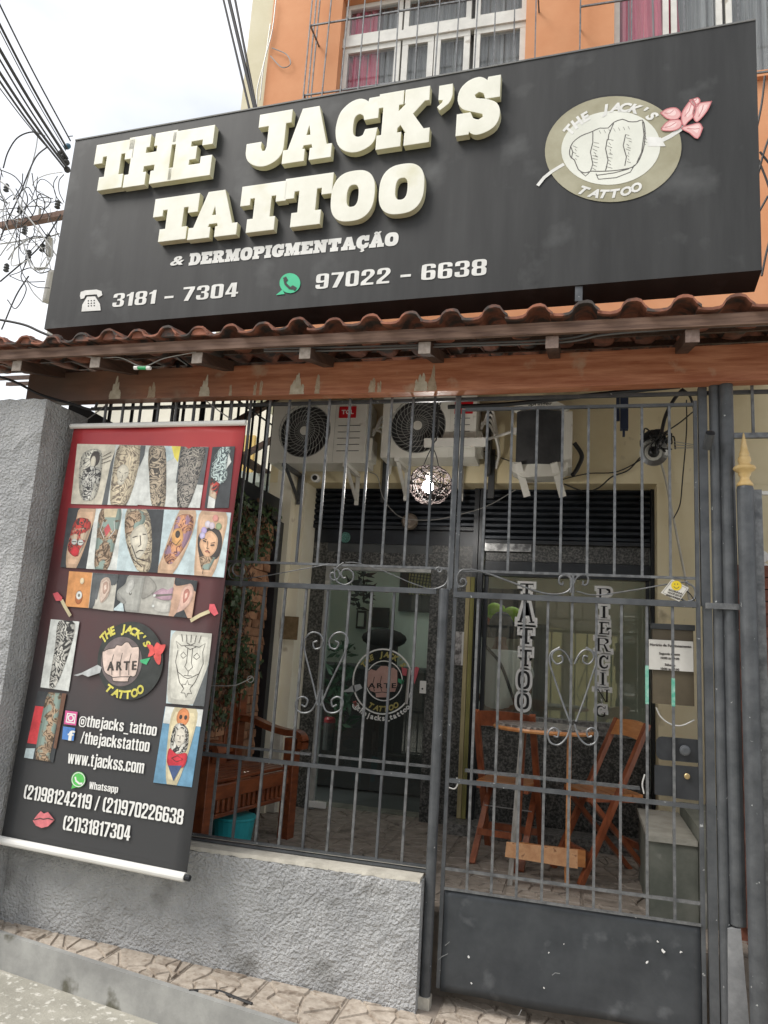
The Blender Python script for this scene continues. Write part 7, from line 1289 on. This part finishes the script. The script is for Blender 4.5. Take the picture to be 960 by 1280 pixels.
# black twig on the pavement
m = MB(); m.tube(bez([at(x, y, z=gz(-1.5)+.012) for x, y in ((236, 1239), (258, 1238), (276, 1240), (296, 1248), (315, 1255))], 5), .008, 6); tag(m.build('bent_rod', M_cable), 'short bent black rod lying on the tiled pavement edge', 'rod')

# ---------------------------------------------------------------- utility pole and overhead wires at the left
PY = 5.5
pp = thing('utility_pole', (at(66, 400, y=PY).x, PY, 0), 'grey concrete utility pole mostly hidden behind the left end of the sign', 'pole')
c = at(66, 400, y=PY); m = MB(); m.lathe([(.17, -.2), (.12, c.z+2.2)], (c.x+.10, PY, 0), n=16); m.build('shaft', M_conc, pp)
a = at(2, 283, y=PY-.15); b = at(95, 266, y=PY-.15); m = MB(); m.bar(a, b, .10, .12); m.build('cross_arm', mat('rusty_cross_arm', (.13, .075, .055), (.22, .14, .11), .8, scale=9), pp)
def ins(px, py, r=.05, mt=None): m = MB(); c = at(px, py, y=PY-.2); m.lathe([(r*.5, -.07), (r, -.05), (r*.7, -.02), (r, .0), (r*.7, .03), (r*.9, .05), (r*.4, .08)], c, n=10); return m.build('insulator', mt or M_rd, pp)
for px, py in ((8, 235), (25, 262), (31, 288), (8, 335), (36, 318), (53, 310), (72, 256), (60, 298)): ins(px, py)
m = MB(); m.bar(at(50, 261, y=PY-.16), at(49, 275, y=PY-.16), .03); m.build('pin', M_conc, pp)
m = MB(); m.lathe([(.05, 0), (.06, .02), (.06, .32), (.04, .34)], at(62, 320, y=PY-.25), (-.2, 0, 1), 12); m.build('splice_sleeve', M_conc, pp); m = MB(); m.lathe([(.07, 0), (.08, .03), (.08, .5), (.05, .55)], at(59, 378, y=PY-.25), (.05, 0, 1), 12); m.build('splice_sleeve', M_conc, pp)
m = MB(); m.ball(at(84, 183, y=PY-.3), .07, 10, (1, .6, .8)); m.build('clamp', mat('faded_blue_clamp', (.03, .10, .16), None, .6), pp); m = MB(); [m.ball(at(x, y, y=PY-.3), .055, 8) for x, y in ((80, 196), (83, 203), (84, 212), (76, 192))]; m.build('clamp', M_wire, pp)
WR = thing('overhead_wires', at(40, 120, y=3), 'bundle of overhead cables running up to the top left corner of the picture', 'wires')
for (x0, y0), (x1, y1), r_ in (((-30, -55), (88, 176), .013), ((-30, -28), (84, 186), .019), ((-30, 10), (84, 198), .024), ((-30, 24), (82, 204), .014), ((-30, 45), (84, 210), .021), ((-30, 58), (82, 212), .016), ((-30, 70), (78, 206), .008), ((-20, 0), (82, 188), .008)):
    m = MB(); a, b = at(x0, y0, y=2.2), at(x1, y1, y=PY-.3); mid = a.lerp(b, .5)+Vector((0, 0, -.05)); m.tube(bez([a, mid, b], 8), r_, 6); m.build('cable', M_wire, WR)
w3 = thing('dropping_wires', at(300, 60, y=1.2), 'three thick black cables dropping behind the sign beside the orange building', 'wires')
for (x0, y0), (x1, y1), r_ in (((277, -10), (315, 150), .010), ((284, -10), (322, 150), .016), ((292, -10), (323, 150), .011)): m = MB(); m.tube([at(x0, y0, y=1.2), at(x1, y1, y=1.0)], r_, 6); m.build('cable', M_wire, w3)
tg = thing('tangled_wires', at(40, 260, y=PY-.3), 'tangle of looping telephone wires around the pole head at the left', 'wires')
loops = [[(0, 212), (20, 222), (34, 245), (30, 262), (16, 275)], [(2, 214), (0, 235), (8, 260), (20, 285), (40, 300), (60, 320)], [(4, 210), (10, 190), (22, 172), (40, 165), (56, 170)], [(60, 183), (46, 195), (36, 215), (24, 245), (10, 275), (0, 300)], [(78, 215), (60, 218), (46, 224), (40, 232)], [(80, 218), (74, 226), (74, 240), (80, 253)], [(72, 220), (67, 230), (70, 245), (78, 255)], [(0, 226), (14, 238), (28, 262), (50, 290), (78, 330)], [(0, 262), (20, 260), (40, 258), (56, 262), (76, 300)], [(34, 256), (28, 275), (24, 300), (24, 325), (30, 345), (44, 358), (62, 360)], [(0, 305), (20, 302), (40, 298), (60, 296), (74, 292)], [(28, 300), (34, 320), (40, 335), (54, 336), (64, 322), (66, 300)], [(66, 248), (52, 247), (40, 252), (30, 262)], [(0, 272), (12, 268), (30, 275)], [(12, 345), (30, 352), (56, 352)], [(10, 325), (20, 310), (34, 300)], [(0, 352), (20, 335), (40, 318), (56, 300), (76, 268)], [(34, 352), (42, 366), (54, 378)], [(36, 345), (20, 370), (2, 412)], [(48, 160), (44, 190), (30, 240), (18, 290), (0, 320)], [(20, 236), (36, 262), (52, 286), (62, 300)], [(88, 176), (86, 171), (91, 170)], [(36, 324), (44, 334), (60, 334)], [(0, 240), (6, 250), (4, 268), (12, 290), (26, 306)]]
rr = random.Random(77)
for L in loops: m = MB(); yy_ = PY-.35+rr.uniform(-.15, .25); m.tube(bez([at(x, y, y=yy_) for x, y in L], 6), rr.choice((.008, .010, .013)), 5); m.build('wire', M_wire if rr.random() < .7 else M_ltw, tg)
for k in range(26):
    x, y = rr.uniform(-6, 60), rr.uniform(215, 345); P_ = [(x, y)]
    for q in range(rr.choice((3, 4, 5))): a_ = rr.uniform(0, 6.28); x += rr.uniform(10, 24)*math.cos(a_); y += rr.uniform(10, 30)*math.sin(a_); x = min(x, 84-(y-180)*.13); P_.append((x, y))
    m = MB(); yy_ = PY-.35+rr.uniform(-.15, .25); m.tube(bez([at(a, b, y=yy_) for a, b in P_], 6), rr.choice((.005, .007, .009)), 5); m.build('wire', M_wire if rr.random() < .75 else M_ltw, tg)
for q, (pts, lab) in enumerate((([(-10, 398), (30, 406), (58, 418), (120, 440)], 'black cable coming in from the left edge just above the tiles'), ([(-10, 468), (20, 478), (50, 493), (90, 505), (115, 512), (122, 503)], 'black cable dipping over the top of the grey pillar under the beam'))): cab('service_cable', pts, .009, M_cable, lab, y=-.3 if q == 0 else -.2)
wr_ = thing('right_edge_wires', at(957, 250, y=.8), 'dark wires crossing beside the right end of the sign', 'wires')
for L in ([(944, 170), (952, 130), (956, 95)], [(946, 225), (955, 190), (966, 160)], [(948, 200), (958, 225), (966, 250)], [(946, 270), (960, 245)], [(950, 190), (962, 205)], [(952, 345), (957, 320), (962, 300)]): m = MB(); m.tube(bez([at(x, y, y=1.0) for x, y in L], 5), .008, 5); m.build('wire', M_cable, wr_)

# ---------------------------------------------------------------- across the street (seen only in the glass)
# reflected objects stand where the mirror image in the shop glass places them
def mir(px, py, Y):
    d = ray(px, py); yv = 2*(Yd+.02)-Y; t_ = (yv-CAM.y)/d.y; q = CAM+d*t_; return Vector((q.x, Y, q.z))
def across(name, x0, y0, x1, y1, mt, lab, cat, Y=-11.97, th=.06):
    a, b = mir(x0, y0, Y), mir(x1, y1, Y); m = MB(); m.box(a.x, b.x, Y-.02, Y+th, max(b.z, -.15), a.z); return tag(m.build(name, mt), lab, cat)
M_ry2 = mat('olive_yellow_paint', (.58, .53, .24), (.68, .63, .32), .7, scale=2, stretch=(4, 1, .5)); M_gd = mat('grey_shutter_paint', (.12, .12, .11), (.18, .18, .165), .6, scale=4)
across('yellow_door_leaf', 685, 785, 700, 912, M_ry2, 'narrow yellow door leaf on the house across the street', 'door'); across('yellow_door', 714, 788, 748, 912, M_ry2, 'wide yellow door on the house across the street', 'door'); across('yellow_side_panel', 755, 795, 771, 912, M_ry2, 'yellow panel beside the barred opening across the street', 'panel')
across('dark_doorway', 668, 760, 684, 912, M_rd, 'dark doorway on the house across the street', 'doorway', th=.03)
across('roller_door', 773, 765, 830, 912, M_gd, 'grey slatted roller door on the house across the street', 'door', th=.04)
for q in range(7): across('white_shutter_line', 773, 771+19.5*q, 830, 772.3+19.5*q, M_white, ('topmost', 'second', 'third', 'fourth', 'fifth', 'sixth', 'lowest')[q]+' pale horizontal bar of the roller door across the street', 'bar', th=.06)['group'] = 'pale bars of the roller door across the street'
op = thing('opposite_house', (0, -12, 0), 'plain low house across the street reflected in the shop window', 'house')
M_op = mat('brown_grey_render', (.20, .185, .15), (.27, .25, .21), .85, scale=1.5)
m = MB(); wallgrid(m, -9, 8, -.2, 4.1, -12.3, -12, [(-7, -5.6, 0, 2.3)]); m.build('wall', M_op, op); m = MB(); m.box(-9, 8, -12.6, -12.31, -.2, 4.1); m.build('inner_wall', M_rd, op); m = MB(); m.box(-9.3, 8.3, -12.8, -11.6, 4.11, 4.25); m.build('roof', M_conc, op)
